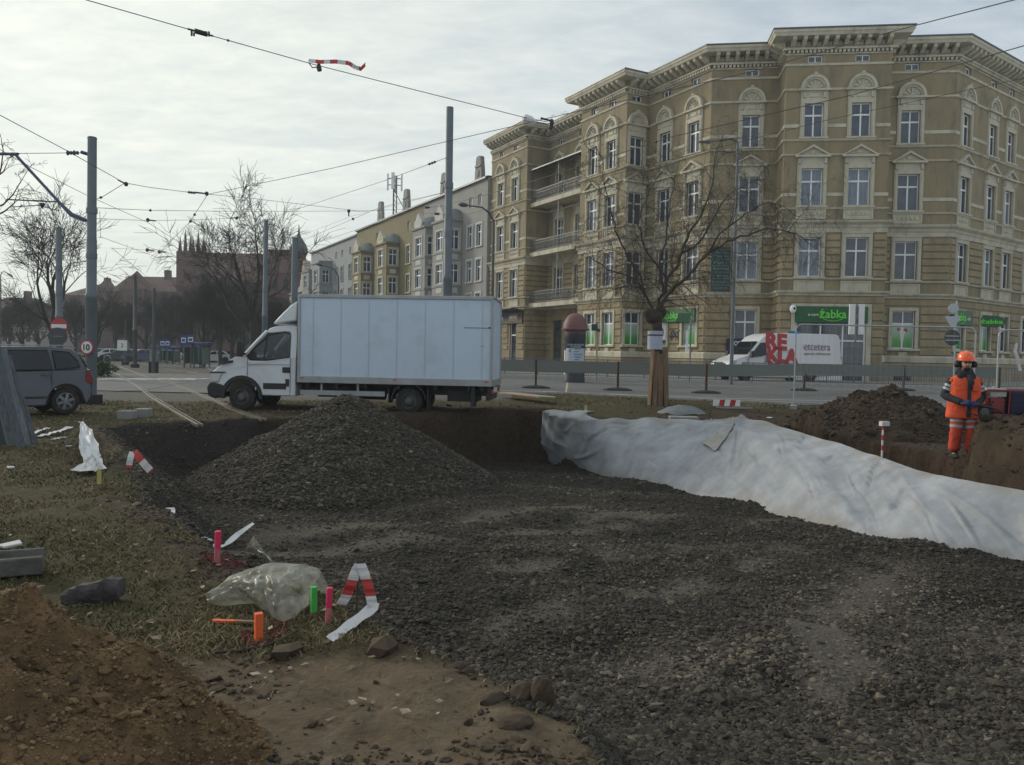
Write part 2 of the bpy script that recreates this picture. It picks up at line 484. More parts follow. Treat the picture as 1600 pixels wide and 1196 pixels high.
def ground_material():
    m = bpy.data.materials.new('ground_earth'); m.use_nodes = True
    nt = m.node_tree; b = nt.nodes['Principled BSDF']; b.inputs['Roughness'].default_value = .95; b.inputs['Specular IOR Level'].default_value = .2
    a1 = N(nt, 'ShaderNodeVertexColor', layer_name='cover'); a2 = N(nt, 'ShaderNodeVertexColor', layer_name='earth')
    s1 = N(nt, 'ShaderNodeSeparateColor'); L(nt, a1, s1); s2 = N(nt, 'ShaderNodeSeparateColor'); L(nt, a2, s2)
    tc = N(nt, 'ShaderNodeTexCoord')
    def noise(sc, det=6, rough=.65):
        n = N(nt, 'ShaderNodeTexNoise', ins={'Scale': sc, 'Detail': det, 'Roughness': rough}); L(nt, tc, n, 3, 0)
        r = N(nt, 'ShaderNodeMapRange', ins={1: .3, 2: .7}); L(nt, n, r); return r.outputs[0]
    def mix(f, a, c):
        n = N(nt, 'ShaderNodeMix', data_type='RGBA')
        if isinstance(f, float): n.inputs[0].default_value = f
        else: nt.links.new(f, n.inputs[0])
        for i, q in ((6, a), (7, c)):
            if isinstance(q, tuple): n.inputs[i].default_value = (*q, 1)
            else: nt.links.new(q, n.inputs[i])
        return n.outputs[2]
    na = noise(1.3); nb = noise(9); nc = noise(42, 8, .75); nd = noise(4.2)
    vor = N(nt, 'ShaderNodeTexVoronoi', ins={'Scale': 26.0, 'Randomness': 1.0}); L(nt, tc, vor, 3, 0)
    grass = mix(nb, mix(na, (.050, .046, .020), (.085, .066, .034)), mix(nd, (.062, .060, .024), (.12, .095, .052)))
    soil = mix(nb, mix(na, (.030, .022, .016), (.062, .042, .027)), (.085, .060, .040))
    ne = noise(2.3, 8, .72)
    sand = mix(nb, mix(na, (.115, .077, .044), (.20, .145, .092)), mix(nd, (.095, .071, .047), (.25, .20, .14)))
    er = N(nt, 'ShaderNodeMapRange', ins={1: .62, 2: .95, 3: 0.0, 4: .75}); nt.links.new(ne, er.inputs[0])
    sand = mix(er.outputs[0], sand, (.062, .050, .037))
    grav = mix(nb, (.026, .023, .019), (.055, .048, .039))
    grav = mix(nc, grav, (.040, .035, .029))
    dust = mix(nc, (.14, .122, .10), (.31, .272, .22))
    pave = mix(nb, mix(na, (.14, .13, .115), (.20, .185, .165)), (.11, .105, .095))
    c = mix(s2.outputs[0], grass, soil)
    c = mix(s1.outputs[1], c, sand)
    c = mix(s1.outputs[2], c, pave)
    df = N(nt, 'ShaderNodeMath', operation='MULTIPLY'); nt.links.new(a1.outputs[1], df.inputs[0]); nt.links.new(nc, df.inputs[1])
    gd = mix(df.outputs[0], grav, dust)
    c = mix(s1.outputs[0], c, gd)
    nt.links.new(c, b.inputs['Base Color'])
    hg0 = N(nt, 'ShaderNodeMath', operation='ADD'); nt.links.new(nc, hg0.inputs[0]); nt.links.new(vor.outputs[0], hg0.inputs[1])
    hgt = N(nt, 'ShaderNodeMath', operation='MULTIPLY_ADD', ins={1: 2.2}); nt.links.new(nb, hgt.inputs[0]); L(nt, hg0, hgt, 0, 2)
    bp = N(nt, 'ShaderNodeBump', ins={'Strength': .7, 'Distance': .03}); nt.links.new(hgt.outputs[0], bp.inputs['Height'])
    L(nt, bp, b, 0, b.inputs.find('Normal'))
    return m
M_GROUND = ground_material()

def build_ground():
    nt_, ny = 820, 900
    tt = np.linspace(-1.15, 1.15, nt_)
    yp = np.concatenate([np.geomspace(6.5, 46, 640), np.geomspace(46.3, 900, ny - 640)])
    X = np.outer(yp, tt); Y = np.repeat((yp - 6.0)[:, None], nt_, 1)
    z, A1, A2, s = terr(X, Y, True)
    V = np.stack([X, Y, z], -1).reshape(-1, 3)
    i = np.arange(ny - 1)[:, None] * nt_ + np.arange(nt_ - 1)[None]
    F = np.stack([i, i + 1, i + nt_ + 1, i + nt_], -1).reshape(-1, 4)
    o = np_mesh('ground', V, F, M_GROUND, {'cover': A1.reshape(-1, 4), 'earth': A2.reshape(-1, 4)}, True, 4)
    put(o, None, Matrix()); struct(o)
build_ground()
def tp(u, v, dz=0.0):
    """point of the modelled ground under a survey pixel, lifted by dz"""
    z = 0.0
    for _ in range(14):
        p = zz(u, v, z); z = .4 * z + .6 * float(terr(np.array([p.x]), np.array([p.y]))[0])
    p.z = z + dz
    return p
def tz(x, y): return float(terr(np.array([x]), np.array([y]))[0])

# ---- loose stones, grass: real small geometry
def icos():
    bm = bmesh.new(); bmesh.ops.create_icosphere(bm, subdivisions=1, radius=1.0)
    V = np.array([v.co[:] for v in bm.verts]); F = np.array([[v.index for v in f.verts] for f in bm.faces]); bm.free()
    return V, F
ICO_V, ICO_F = icos()
def scatter_stones(name, pos, r, mats, col=None, flat=(.4, .85), parent=None, jit=.42):
    n = len(pos); nv = len(ICO_V)
    V = ICO_V[None] * (1 + jit * (rng.random((n, nv, 1)) - .5) * 2)
    sc = np.stack([rng.uniform(.75, 1.35, n), rng.uniform(.7, 1.1, n), rng.uniform(*flat, n)], -1) * r[:, None]
    V = V * sc[:, None]
    # tilt then spin
    a = rng.uniform(-.6, .6, n); c, s = np.cos(a)[:, None], np.sin(a)[:, None]
    y, z = V[..., 1] * c - V[..., 2] * s, V[..., 1] * s + V[..., 2] * c
    b = rng.uniform(0, 2 * PI, n); c, s = np.cos(b)[:, None], np.sin(b)[:, None]
    x, y = V[..., 0] * c - y * s, V[..., 0] * s + y * c
    V = np.stack([x, y, z], -1) + pos[:, None]
    F = (ICO_F[None] + (np.arange(n) * nv)[:, None, None]).reshape(-1, 3)
    cc = np.ones((n, nv, 4)); cc[..., :3] = (rng.random((n, 1, 1)) if col is None else col[:, None, None])
    o = np_mesh(name, V.reshape(-1, 3), F, mats, {'tone': cc.reshape(-1, 4)}, False, 3)
    return put(o, parent, Matrix())
def tone_mat(name, c0, c1, c2, rough=.9, bump=.3):
    m = bpy.data.materials.new(name); m.use_nodes = True; nt = m.node_tree; b = nt.nodes['Principled BSDF']
    b.inputs['Roughness'].default_value = rough; b.inputs['Specular IOR Level'].default_value = .3
    a = N(nt, 'ShaderNodeVertexColor', layer_name='tone')
    cr = N(nt, 'ShaderNodeValToRGB'); L(nt, a, cr)
    e = cr.color_ramp.elements; e[0].color = (*c0, 1); e[1].color = (*c2, 1); x = e.new(.6); x.color = (*c1, 1)
    tc = N(nt, 'ShaderNodeTexCoord'); n = N(nt, 'ShaderNodeTexNoise', ins={'Scale': 60.0, 'Detail': 3.0}); L(nt, tc, n, 3, 0)
    mx = N(nt, 'ShaderNodeMix', data_type='RGBA', blend_type='MULTIPLY', ins={0: .6}); nt.links.new(cr.outputs[0], mx.inputs[6]); nt.links.new(n.outputs[0], mx.inputs[7])
    g = N(nt, 'ShaderNodeMix', data_type='RGBA', blend_type='MULTIPLY', ins={0: 1.0}); nt.links.new(mx.outputs[2], g.inputs[6]); g.inputs[7].default_value = (1.5, 1.5, 1.5, 1)
    nt.links.new(g.outputs[2], b.inputs['Base Color'])
    return m
M_STONE = tone_mat('dark_crushed_stone', (.024, .0205, .0165), (.066, .056, .043), (.17, .142, .105))
M_CLOD = tone_mat('brown_clods', (.024, .018, .013), (.058, .041, .027), (.125, .09, .06))
M_SANDCLOD = tone_mat('sand_clods', (.065, .042, .023), (.165, .103, .052), (.29, .19, .10))
def sample_fan(n, y0, y1, p, tx=.85):
    """plan points, denser towards the viewer"""
    u = rng.random(n); q = 1 - p
    y = (y0 ** q + u * (y1 ** q - y0 ** q)) ** (1 / q)
    x = rng.uniform(-tx, tx, n) * y
    return x, y
def gravel_cover():
    x, y = sample_fan(360000, 2.4, 22.5, 1.30, .72)
    z, A1, A2, s = terr(x, y, True)
    ok = (A1[:, 0] > .55) & (rng.random(len(x)) > A1[:, 3] * 1.12) & (rng.random(len(x)) < .35 + .9 * fbm(x * .8, y * .8, 3, 41))
    x, y, z = x[ok], y[ok], z[ok]
    r = np.exp(rng.normal(math.log(.0098), .42, len(x))) * (1 + .035 * y); r = np.clip(r, .004, .050)
    pos = np.stack([x, y, z + r * .15], -1)
    tone = np.clip(rng.normal(.36, .21, len(x)) + .40 * A1[ok][:, 3] + .75 * (fbm(x * .55, y * .55, 3, 43) - .5), 0, 1)
    o = scatter_stones('gravel', pos, r, M_STONE, tone)
    tag(o, 'dark crushed stone spread over the floor of the pit', 'gravel', kind='stuff')
gravel_cover()
def clod_cover():
    # crumbs of earth on the bare soil and sand, right to the frame's bottom
    x, y = sample_fan(60000, 2.3, 24, 1.5, .75)
    z, A1, A2, s = terr(x, y, True)
    w = np.maximum(np.maximum(A1[:, 1] * .5, A2[:, 0]), np.exp(-((s + .12) / .22) ** 2) * 1.2)
    ok = (A1[:, 0] < .5) & (rng.random(len(x)) < w * sst(.35, .7, fbm(x * 2.2, y * 2.2, 3, 51)) * 1.1)
    x, y, z = x[ok], y[ok], z[ok]
    r = np.exp(rng.normal(math.log(.0065), .55, len(x))) * (1 + .10 * y); r = np.clip(r, .002, .08)
    o = scatter_stones('soil_crumbs', np.stack([x, y, z + r * .1], -1), r, M_CLOD, np.clip(rng.normal(.45, .25, len(x)), 0, 1))
    tag(o, 'loose crumbs and clods of brown earth along the pit edge', 'soil', kind='stuff')
clod_cover()

M_GRASS = tone_mat('short_winter_grass', (.042, .052, .016), (.105, .092, .042), (.24, .185, .105), .85)
def grass_cover():
    n = 210000
    x, y = sample_fan(n, 3.4, 29.5, 1.25, .78)
    z, A1, A2, s = terr(x, y, True)
    patch = fbm(x * 1.1, y * 1.1, 4, 61)
    w = (1 - A1[:, 0]) * (1 - .97 * A1[:, 1]) * (1 - A1[:, 2]) * (1 - .93 * A2[:, 0]) * sst(.22, .62, patch) * 1.15
    w *= np.where((x > 2.2) & (y < 24), 0.12, 1)
    w *= np.where((y > 27) & (x > 5), 0, 1)
    ok = rng.random(n) < w
    x, y, z, patch = x[ok], y[ok], z[ok], patch[ok]
    n = len(x)
    h = rng.uniform(.008, .030, n) * (1 + .03 * y); wd = (.0016 + .0005 * y) * rng.uniform(.7, 1.5, n)
    a = rng.uniform(0, 2 * PI, n); lean = rng.uniform(.4, 2.6, n) * h
    b = rng.uniform(0, 2 * PI, n)
    dx, dy = np.cos(a) * wd, np.sin(a) * wd
    lx, ly = np.cos(b) * lean, np.sin(b) * lean
    P = np.stack([x, y, z], -1)
    V = np.stack([P + np.stack([-dx, -dy, 0 * x - .004], -1), P + np.stack([dx, dy, 0 * x - .004], -1),
                  P + np.stack([dx * .7 + lx * .45, dy * .7 + ly * .45, h * .65], -1), P + np.stack([-dx * .7 + lx * .45, -dy * .7 + ly * .45, h * .65], -1),
                  P + np.stack([lx, ly, h], -1)], 1)
    base = (np.arange(n) * 5)[:, None]
    F = np.concatenate([base + np.array([0, 1, 2]), base + np.array([0, 2, 3]), base + np.array([3, 2, 4])], 0)
    dry = np.clip(1.05 - 1.2 * (fbm(x * .7, y * .7, 3, 71)) + rng.normal(0, .22, n) + .16, 0, 1)
    cc = np.repeat(np.stack([dry, dry, dry, np.ones(n)], -1)[:, None], 5, 1).reshape(-1, 4)
    o = put(np_mesh('grass', V.reshape(-1, 3), F, M_GRASS, {'tone': cc}), None, Matrix())
    tag(o, 'short worn winter grass, part green part straw', 'grass', kind='stuff')
grass_cover()

# dead leaves and litter on the grass
def leaves():
    x, y = sample_fan(1500, 3.6, 20, 1.3, .75)
    z, A1, A2, s = terr(x, y, True)
    ok = (A1[:, 0] < .3); x, y, z = x[ok], y[ok], z[ok]
    n = len(x); r = rng.uniform(.012, .035, n)
    a = rng.uniform(0, 2 * PI, n); V = []
    for k, (ca, cr) in enumerate(((0, 1.), (1.2, .55), (PI, 1.), (PI + 1.2, .6))):
        V.append(np.stack([x + np.cos(a + ca) * r * cr, y + np.sin(a + ca) * r * cr, z + .012 + rng.uniform(0, .018, n)], -1))
    V = np.stack(V, 1); base = (np.arange(n) * 4)[:, None]
    F = np.concatenate([base + np.array([0, 1, 2]), base + np.array([0, 2, 3])])
    t = np.repeat(rng.random(n), 4); cc = np.stack([t, t, t, t * 0 + 1], -1)
    o = put(np_mesh('fallen_leaves', V.reshape(-1, 3), F, tone_mat('dead_leaf', (.07, .045, .025), (.16, .12, .08), (.36, .31, .24)), {'tone': cc}), None, Matrix())
    tag(o, 'dry pale leaves lying in the grass', 'leaves', kind='stuff')
leaves()

# ---- roads, kerbs, markings
M_ASPH = mat('worn_asphalt', (.125, .124, .122), .9, .14, 1.2, .4, 60, dirt=((.075, .072, .068), .6, .5))
M_KERB = mat('kerb_stone', (.36, .35, .33), .9, .2, 4, .3, 30)
M_PAVE = mat('pavement_slabs', (.24, .23, .21), .9, .18, 1.0, .3, 20, dirt=((.15, .14, .12), .5, .4))
M_LINE = mat('road_paint', (.55, .55, .53), .8, .25, 6, .2, dirt=((.2, .2, .19), .8, 3))
def sheet(name, pts, m, dz, maxlen=1.5, thick=0.0):
    bm = bmesh.new()
    f = bm.faces.new([bm.verts.new((p[0], p[1], 0)) for p in pts])
    if f.normal.z < 0: bmesh.ops.reverse_faces(bm, faces=[f])
    bmesh.ops.triangulate(bm, faces=bm.faces[:])
    for _ in range(9):
        es = [e for e in bm.edges if e.calc_length() > maxlen * (1 if max(abs(e.verts[0].co.y), abs(e.verts[1].co.y)) < 60 else 8)]
        if not es: break
        bmesh.ops.subdivide_edges(bm, edges=es, cuts=1, use_grid_fill=False)
        bmesh.ops.triangulate(bm, faces=[f for f in bm.faces if len(f.verts) > 3])
    if thick:
        r = bmesh.ops.extrude_face_region(bm, geom=bm.faces[:])
        low = [g for g in r['geom'] if isinstance(g, bmesh.types.BMVert)]
        for v in low: v.co.z = -thick
        bmesh.ops.recalc_face_normals(bm, faces=bm.faces)
    for v in bm.verts: v.co.z += float(ground0(v.co.x, v.co.y)) + dz
    me = bpy.data.meshes.new(name); bm.to_mesh(me); bm.free(); me.materials.append(m)
    return struct(put(bpy.data.objects.new(name, me), None, Matrix()))
KERB = [(70, 36.5), (40, 38.3), (28, 39.2), (20, 40.2), (12.5, 42.0), (7.1, 44.4), (-0.8, 47.9), (-6.2, 53.0), (-15, 68), (-36, 106), (-60, 150)]
ROAD_NEAR = [(-75, 155), (-47, 106), (-27, 70), (-19.5, 52.5), (-30, 50), (-60, 50), (-60, 30.5), (-16, 30.2), (-8, 29.6), (0.5, 29.7), (2.38, 29.5), (6.5, 26.95), (9.0, 25.9), (14, 25.3), (30, 24.6), (70, 23)]
sheet('road', KERB + ROAD_NEAR, M_ASPH, .03)
sheet('pavement', [(p[0], p[1]) for p in KERB] + [(-52, 150), (-20, 110), (30, 110), (70, 60)], M_PAVE, .13, 3.0, .16)
def strip(name, pts, w, dz, h, m, per=None):
    mb = MB()
    for a, b in zip(pts[:-1], pts[1:]):
        a = Vector(a); b = Vector(b); Ln = (b - a).length
        n = max(1, int(Ln / (per or 4.0)))
        d = (b - a).normalized(); q = Vector((d.y, -d.x))
        for i in range(n):
            p0 = a + (b - a) * (i / n) + d * .006; p1 = a + (b - a) * ((i + 1) / n) - d * .006
            vs = []
            for z in (0, 1):
                for p, sg in ((p0, -1), (p1, -1), (p1, 1), (p0, 1)):
                    e = p + q * (sg * w / 2)
                    vs.append((e.x, e.y, float(ground0(p.x, p.y)) + (dz - .2 if z == 0 else dz + h)))
            mb.add(vs, [(0, 3, 2, 1), (4, 5, 6, 7), (0, 1, 5, 4), (1, 2, 6, 5), (2, 3, 7, 6), (3, 0, 4, 7)])
    return struct(mb.build(name, m))
strip('kerb', KERB[:9], .16, .0, .15, M_KERB, 1.0)
strip('road_edge_kerb', ROAD_NEAR[8:], .14, .0, .07, M_KERB, 1.0)
def markings():
    mb = MB()
    def flat(p, q, w, z=.036):
        p = Vector(p); q = Vector(q); d = (q - p).normalized(); n = Vector((d.y, -d.x)) * (w / 2)
        c = [p - n, q - n, q + n, p + n]
        mb.add([(e.x, e.y, float(ground0(e.x, e.y)) + z) for e in c], [(0, 1, 2, 3)])
    for u0 in (166, 199, 228, 251, 277, 301):
        a = gp(u0, 593 + (u0 - 166) * .004); b = gp(u0 + 17, 593 + (u0 - 166) * .004)
        mb.add([(a.x, a.y - 1.5, .036), (b.x, b.y - 1.5, .036), (b.x, b.y + 1.5, .036), (a.x, a.y + 1.5, .036)], [(0, 1, 2, 3)])
    for i in range(12):   # dashed lane line along the street
        k = i * 5.0
        flat((-1 + k, 40.2 - k * .22), (2 + k, 40.2 - (k + 3) * .22), .14)
    flat((0.8, 30.6), (7, 28.1), .12); flat((7, 28.1), (28, 26.0), .12)
    struct(mb.build('road_markings', M_LINE))
markings()

# ---- tram rails
M_RAIL = mat('rail_steel', (.22, .19, .16), .42, .25, 3, .1, metal=.75, dirt=((.10, .065, .04), .7, 2))
M_BED = mat('track_bed', (.075, .062, .050), .95, .3, 6, .6, 40)
def rails():
    def path(px, r=60):
        P = [gp(u, v) for u, v in px]
        out = []
        for a, b in zip(P[:-1], P[1:]):
            for i in range(10): out.append(a.lerp(b, i / 10))
        return out + [P[-1]]
    A = path([(312, 668), (253, 633), (217, 606.5), (190, 590), (171, 577), (160, 571)])
    B = path([(412, 659), (358, 639), (313, 619), (272, 602.5), (228, 590), (196, 577), (181, 571)])
    C = path([(176, 613), (225, 611.5), (270, 602.5), (300, 596), (330, 589)])
    D = path([(228, 590), (262, 596), (300, 612), (335, 625)])
    E = path([(330, 588), (290, 581), (240, 575)])
    for nm, P, gr in (('tram_rail', A, True), ('tram_rail', B, True), ('tram_rail', C, False), ('tram_rail', D, False), ('tram_rail', E, False)):
        mb = MB()
        for off, w in (((-.045, .055), (.06, .03)) if gr else ((0, .05),)):
            for a, b in zip(P[:-1], P[1:]):
                d = (b - a).normalized(); q = Vector((d.y, -d.x, 0))
                za = float(ground0(a.x, a.y)) + (.065 if a.y < 25 else .045)
                vs = []
                for z in (-.06, 0):
                    for p, sg in ((a, -1), (b, -1), (b, 1), (a, 1)):
                        e = p + q * (off + sg * w / 2); vs.append((e.x, e.y, za + z))
                mb.add(vs, [(0, 3, 2, 1), (4, 5, 6, 7), (0, 1, 5, 4), (1, 2, 6, 5), (2, 3, 7, 6), (3, 0, 4, 7)])
        struct(mb.build(nm, M_RAIL))
rails()

# ---- heaps
def heap(name, c, rx, ryf, ryb, h, m, z0, label, cat, seed, lump=.10, power=1.0, res=.07, floor=None, cut=None, rot=0.0):
    nx = int(2.3 * rx / res); ny = int((ryf + ryb) * 1.15 / res)
    gx = np.linspace(-1.15, 1.15, nx) * rx; gy = np.linspace(-1.15 * ryf, 1.15 * ryb, ny)
    X, Y = np.meshgrid(gx, gy)
    an = np.arctan2(Y, X)
    wob = 1 + .22 * (fbm(np.cos(an) * 1.3 + 5, np.sin(an) * 1.3 + 5, 3, seed) - .5)
    r = np.sqrt((X / rx) ** 2 + (Y / np.where(Y < 0, ryf, ryb)) ** 2) / wob
    prof = np.clip(1 - r, 0, 1) ** power
    prof = np.where(r < .12, prof - (.12 - r) ** 2 * 3, prof)
    wx, wy = X * math.cos(rot) - Y * math.sin(rot) + c[0], X * math.sin(rot) + Y * math.cos(rot) + c[1]
    base = floor(wx, wy) if floor else np.full(X.shape, z0)
    z = base + h * prof + lump * (fbm(wx * 2.2, wy * 2.2, 5, seed + 2) - .5) * sst(1.05, .7, r) + lump * .5 * (fbm(wx * 8, wy * 8, 3, seed + 4) - .5) * sst(1.05, .8, r)
    z = z - .25 * sst(.95, 1.1, r)
    if cut is not None: z = cut(wx, wy, z)
    V = np.stack([wx, wy, z], -1).reshape(-1, 3)
    i = np.arange(ny - 1)[:, None] * nx + np.arange(nx - 1)[None]
    F = np.stack([i, i + 1, i + nx + 1, i + nx], -1).reshape(-1, 4)
    t = thing(name, label, cat, (c[0], c[1], z0))
    o = put(np_mesh('mound', V, F, m, None, True, 4), t, Matrix())
    return t, (wx, wy, z, r)
def heap_stones(t, field, n, r0, m, name, rmax=1.0, spread=.4, ybias=0, tones=(.42, .22)):
    wx, wy, z, r = field
    ii = rng.integers(0, wx.shape[0] - 1, n); jj = rng.integers(0, wx.shape[1] - 1, n)
    fx = rng.random(n); fy = rng.random(n)
    def lerp(A): return (A[ii, jj] * (1 - fx) + A[ii, jj + 1] * fx) * (1 - fy) + (A[ii + 1, jj] * (1 - fx) + A[ii + 1, jj + 1] * fx) * fy
    x, y, zz_, rr = lerp(wx), lerp(wy), lerp(z), lerp(r)
    ok = rr < rmax
    x, y, zz_ = x[ok], y[ok], zz_[ok]
    r = np.exp(rng.normal(math.log(r0), spread, len(x)))
    o = scatter_stones(name, np.stack([x, y, zz_ + r * .2], -1), r, m, np.clip(rng.normal(*tones, len(x)), 0, 1), parent=t)
    o['kind'] = 'stuff'
M_GRAV = mat('gravel_fines', (.042, .037, .030), .95, .35, 9, .9, 35, spec=.2)
M_SAND = mat('ochre_sand', (.085, .055, .031), .97, .35, 3.0, 1.0, 55, col2=(.22, .137, .068), dirt=((.05, .036, .026), .85, 2.4), spec=.15)
M_EARTH = mat('dark_earth', (.034, .0255, .0185), .97, .35, 2.5, .9, 30, col2=(.074, .052, .035), dirt=((.022, .016, .012), .9, 1.6), spec=.15)
t, fld = heap('gravel_pile', (PILE_C.x, PILE_C.y), 3.3, 5.0, 2.6, PILE_C.z - float(floor_z(17.5)) + .07, M_GRAV, float(floor_z(17.5)),
              'big cone of dark crushed stone in the pit before the white lorry', 'gravel pile', 81, lump=.15, power=1.02, floor=lambda x, y: floor_z(y))
heap_stones(t, fld, 110000, .0185, M_STONE, 'stone')
ps = yy(20, 903, 3.30)
def _sandtop(x, y, z):
    # two crumbly humps along the crest
    a = .05 * np.exp(-(((x - ps.x - .06) / .06) ** 2 + ((y - ps.y) / .1) ** 2)) + .045 * np.exp(-(((x - ps.x + .06) / .05) ** 2 + ((y - ps.y) / .1) ** 2)) - .04 * np.exp(-(((x - ps.x - .30) / .09) ** 2 + ((y - ps.y) / .3) ** 2)) + .055 * (fbm(x * 12, y * 12, 4, 95) - .5) - .05 * (1 - np.abs(2 * fbm(x * 3.2, y * 1.6, 3, 97) - 1)) ** 6
    return z + a
sandc = yy(20, 903, 3.30)
t, fld = heap('sand_heap', (sandc.x, sandc.y), 1.18, 1.5, .62, sandc.z + .02, M_SAND, 0.0,
              'heap of crumbly ochre sand in the near left foreground', 'sand heap', 91, lump=.30, power=1.10, res=.011, floor=lambda x, y: terr(x, y) - .02, cut=_sandtop)
heap_stones(t, fld, 46000, .0042, M_SANDCLOD, 'crumb', 1.16, .55)
heap_stones(t, fld, 1500, .013, M_SANDCLOD, 'clump', 1.10, .45, tones=(.30, .2))
m1 = yy(1387, 609, 19.0)
t, fld = heap('earth_mound', (m1.x, m1.y), 2.35, 2.4, 2.2, m1.z + .12, M_EARTH, .1, 'brown mound of dug earth beyond the trench, below the shop front', 'earth mound', 101, lump=.38, power=.80, res=.06, floor=lambda x, y: terr(x, y) - .02)
heap_stones(t, fld, 14000, .014, M_CLOD, 'clod', 1.05, .6)
m2 = yy(1600, 652, 12.6)
def _face(x, y, z):
    """steep dug face on the trench side"""
    k = sst(0, .30, (x - .566 * y) + .16 * (fbm(y * 1.4, x * 0, 3, 7) - .5) + .22 * (fbm(y * 1.1, z * 2.0, 3, 8) - .5))
    z = z * k + (-.75) * (1 - k)
    return z - 2.5 * sst(-.55, -.15, poly_sd(PIT, x, y))
t, fld = heap('earth_bank', (m2.x + .35, m2.y), 2.5, 3.4, 2.4, m2.z + .15, M_EARTH, .0, 'bank of dark earth with a steep dug face in front of the worker', 'earth bank', 111, lump=.30, power=.55, res=.05, floor=lambda x, y: ground0(x, y) - .05, cut=_face)
heap_stones(t, fld, 14000, .012, M_CLOD, 'clod', 1.05, .6)
# ================================================================== BUILDINGS
M_PLAS = mat('ochre_plaster', (.262, .213, .130), .92, .16, .8, .15, 60, dirt=((.125, .11, .08), .85, 1.3), stretch=(1, 1, .3))
M_RUST = mat('ochre_rustication', (.295, .237, .145), .92, .2, 1.6, .25, 40, dirt=((.13, .112, .08), .75, 1.5), stretch=(1, 1, .45))
M_TRIM = mat('cream_stucco', (.49, .45, .35), .9, .12, 1.2, .15, 50, dirt=((.20, .185, .15), .85, 1.3), stretch=(1, 1, .35))
M_WINW = mat('white_window_frame', (.74, .75, .75), .5, .06, 5)
M_SHEET = mat('dark_sheet_metal', (.09, .095, .10), .45, .2, 2, metal=.6)
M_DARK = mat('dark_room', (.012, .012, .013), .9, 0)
M_IRON = mat('grey_wrought_iron', (.13, .135, .135), .55, .2, 4)
M_CONC = mat('grey_concrete', (.26, .255, .245), .92, .15, 1.5, .3, 40, dirt=((.15, .145, .14), .6, 2))
def glass_mat(name, c, c2, rough=.06, scale=1.3):
    m = mat(name, c, rough, 0, scale, col2=c2, spec=.9, detail=2.0); return m
M_GLASS = glass_mat('window_glass', (.018, .026, .042), (.060, .080, .115))  # blue tint in the base tones stands for reflected sky
M_GLASSC = mat('curtained_glass', (.075, .10, .14), .12, 0, 3.0, col2=(.21, .245, .30), spec=.8, detail=3.0, stretch=(4, 4, .25))

def off_poly(P, d):
    """offset a polyline (seen left to right from outside) outwards by d"""
    out = []
    for i in range(len(P)):
        ns = []
        if i > 0: u = (P[i] - P[i - 1]).normalized(); ns.append(Vector((u.y, -u.x)))
        if i < len(P) - 1: u = (P[i + 1] - P[i]).normalized(); ns.append(Vector((u.y, -u.x)))
        if len(ns) == 1: out.append(P[i] + ns[0] * d)
        else:
            k = ns[0] + ns[1]; k = k / max(.25, k.dot(ns[0])); out.append(P[i] + k * d)
    return out
def sweep(mb, P, prof, m=None):
    """closed profile of (out, z) swept along the polyline with mitred corners"""
    rows = [[(q.x, q.y, z) for q in off_poly(P, o)] for o, z in prof]
    n = len(P); k = len(prof)
    vs = [rows[j][i] for i in range(n) for j in range(k)]
    fs = []
    for i in range(n - 1):
        for j in range(k):
            j2 = (j + 1) % k
            fs.append((i * k + j, (i + 1) * k + j, (i + 1) * k + j2, i * k + j2))
    fs.append(tuple(range(k))); fs.append(tuple(range((n - 1) * k, n * k))[::-1])
    mb.add(vs, fs, m)
def seg_M(P0, P1):
    u = P1 - P0
    return T(P0.x, P0.y, 0) @ RZ(math.atan2(u.y, u.x)), u.length

def wall_cells(mb, Ln, z0, z1, holes, depth=.26, m=None):
    """wall in the local plane y=0 with rectangular holes (x0,x1,za,zb) and their reveals"""
    xs = sorted({0.0, Ln, *[h[0] for h in holes], *[h[1] for h in holes]})
    zs = sorted({z0, z1, *[h[2] for h in holes], *[h[3] for h in holes]})
    xs = [x for x in xs if 0 <= x <= Ln]; zs = [z for z in zs if z0 <= z <= z1]
    for i in range(len(xs) - 1):
        for j in range(len(zs) - 1):
            cx, cz = (xs[i] + xs[i + 1]) / 2, (zs[j] + zs[j + 1]) / 2
            if any(h[0] < cx < h[1] and h[2] < cz < h[3] for h in holes): continue
            mb.add([(xs[i], 0, zs[j]), (xs[i + 1], 0, zs[j]), (xs[i + 1], 0, zs[j + 1]), (xs[i], 0, zs[j + 1])], [(0, 1, 2, 3)], m)
    for a, b, c, d in holes:
        mb.add([(a, 0, c), (a, depth, c), (a, depth, d), (a, 0, d)], [(0, 1, 2, 3)], m)
        mb.add([(b, 0, c), (b, 0, d), (b, depth, d), (b, depth, c)], [(0, 1, 2, 3)], m)
        mb.add([(a, 0, c), (b, 0, c), (b, depth, c), (a, depth, c)], [(0, 1, 2, 3)], m)
        mb.add([(a, 0, d), (a, depth, d), (b, depth, d), (b, 0, d)], [(0, 1, 2, 3)], m)
def free(Ln, holes, z0, z1, pad=0.0):
    """stretches of a wall not cut by a hole between the heights z0 and z1"""
    cuts = sorted((h[0] - pad, h[1] + pad) for h in holes if h[2] < z1 - .02 and h[3] > z0 + .02)
    out = []; x = 0.0
    for a, b in cuts:
        if a > x + .12: out.append((x, a))
        x = max(x, b)
    if Ln > x + .12: out.append((x, Ln))
    return out

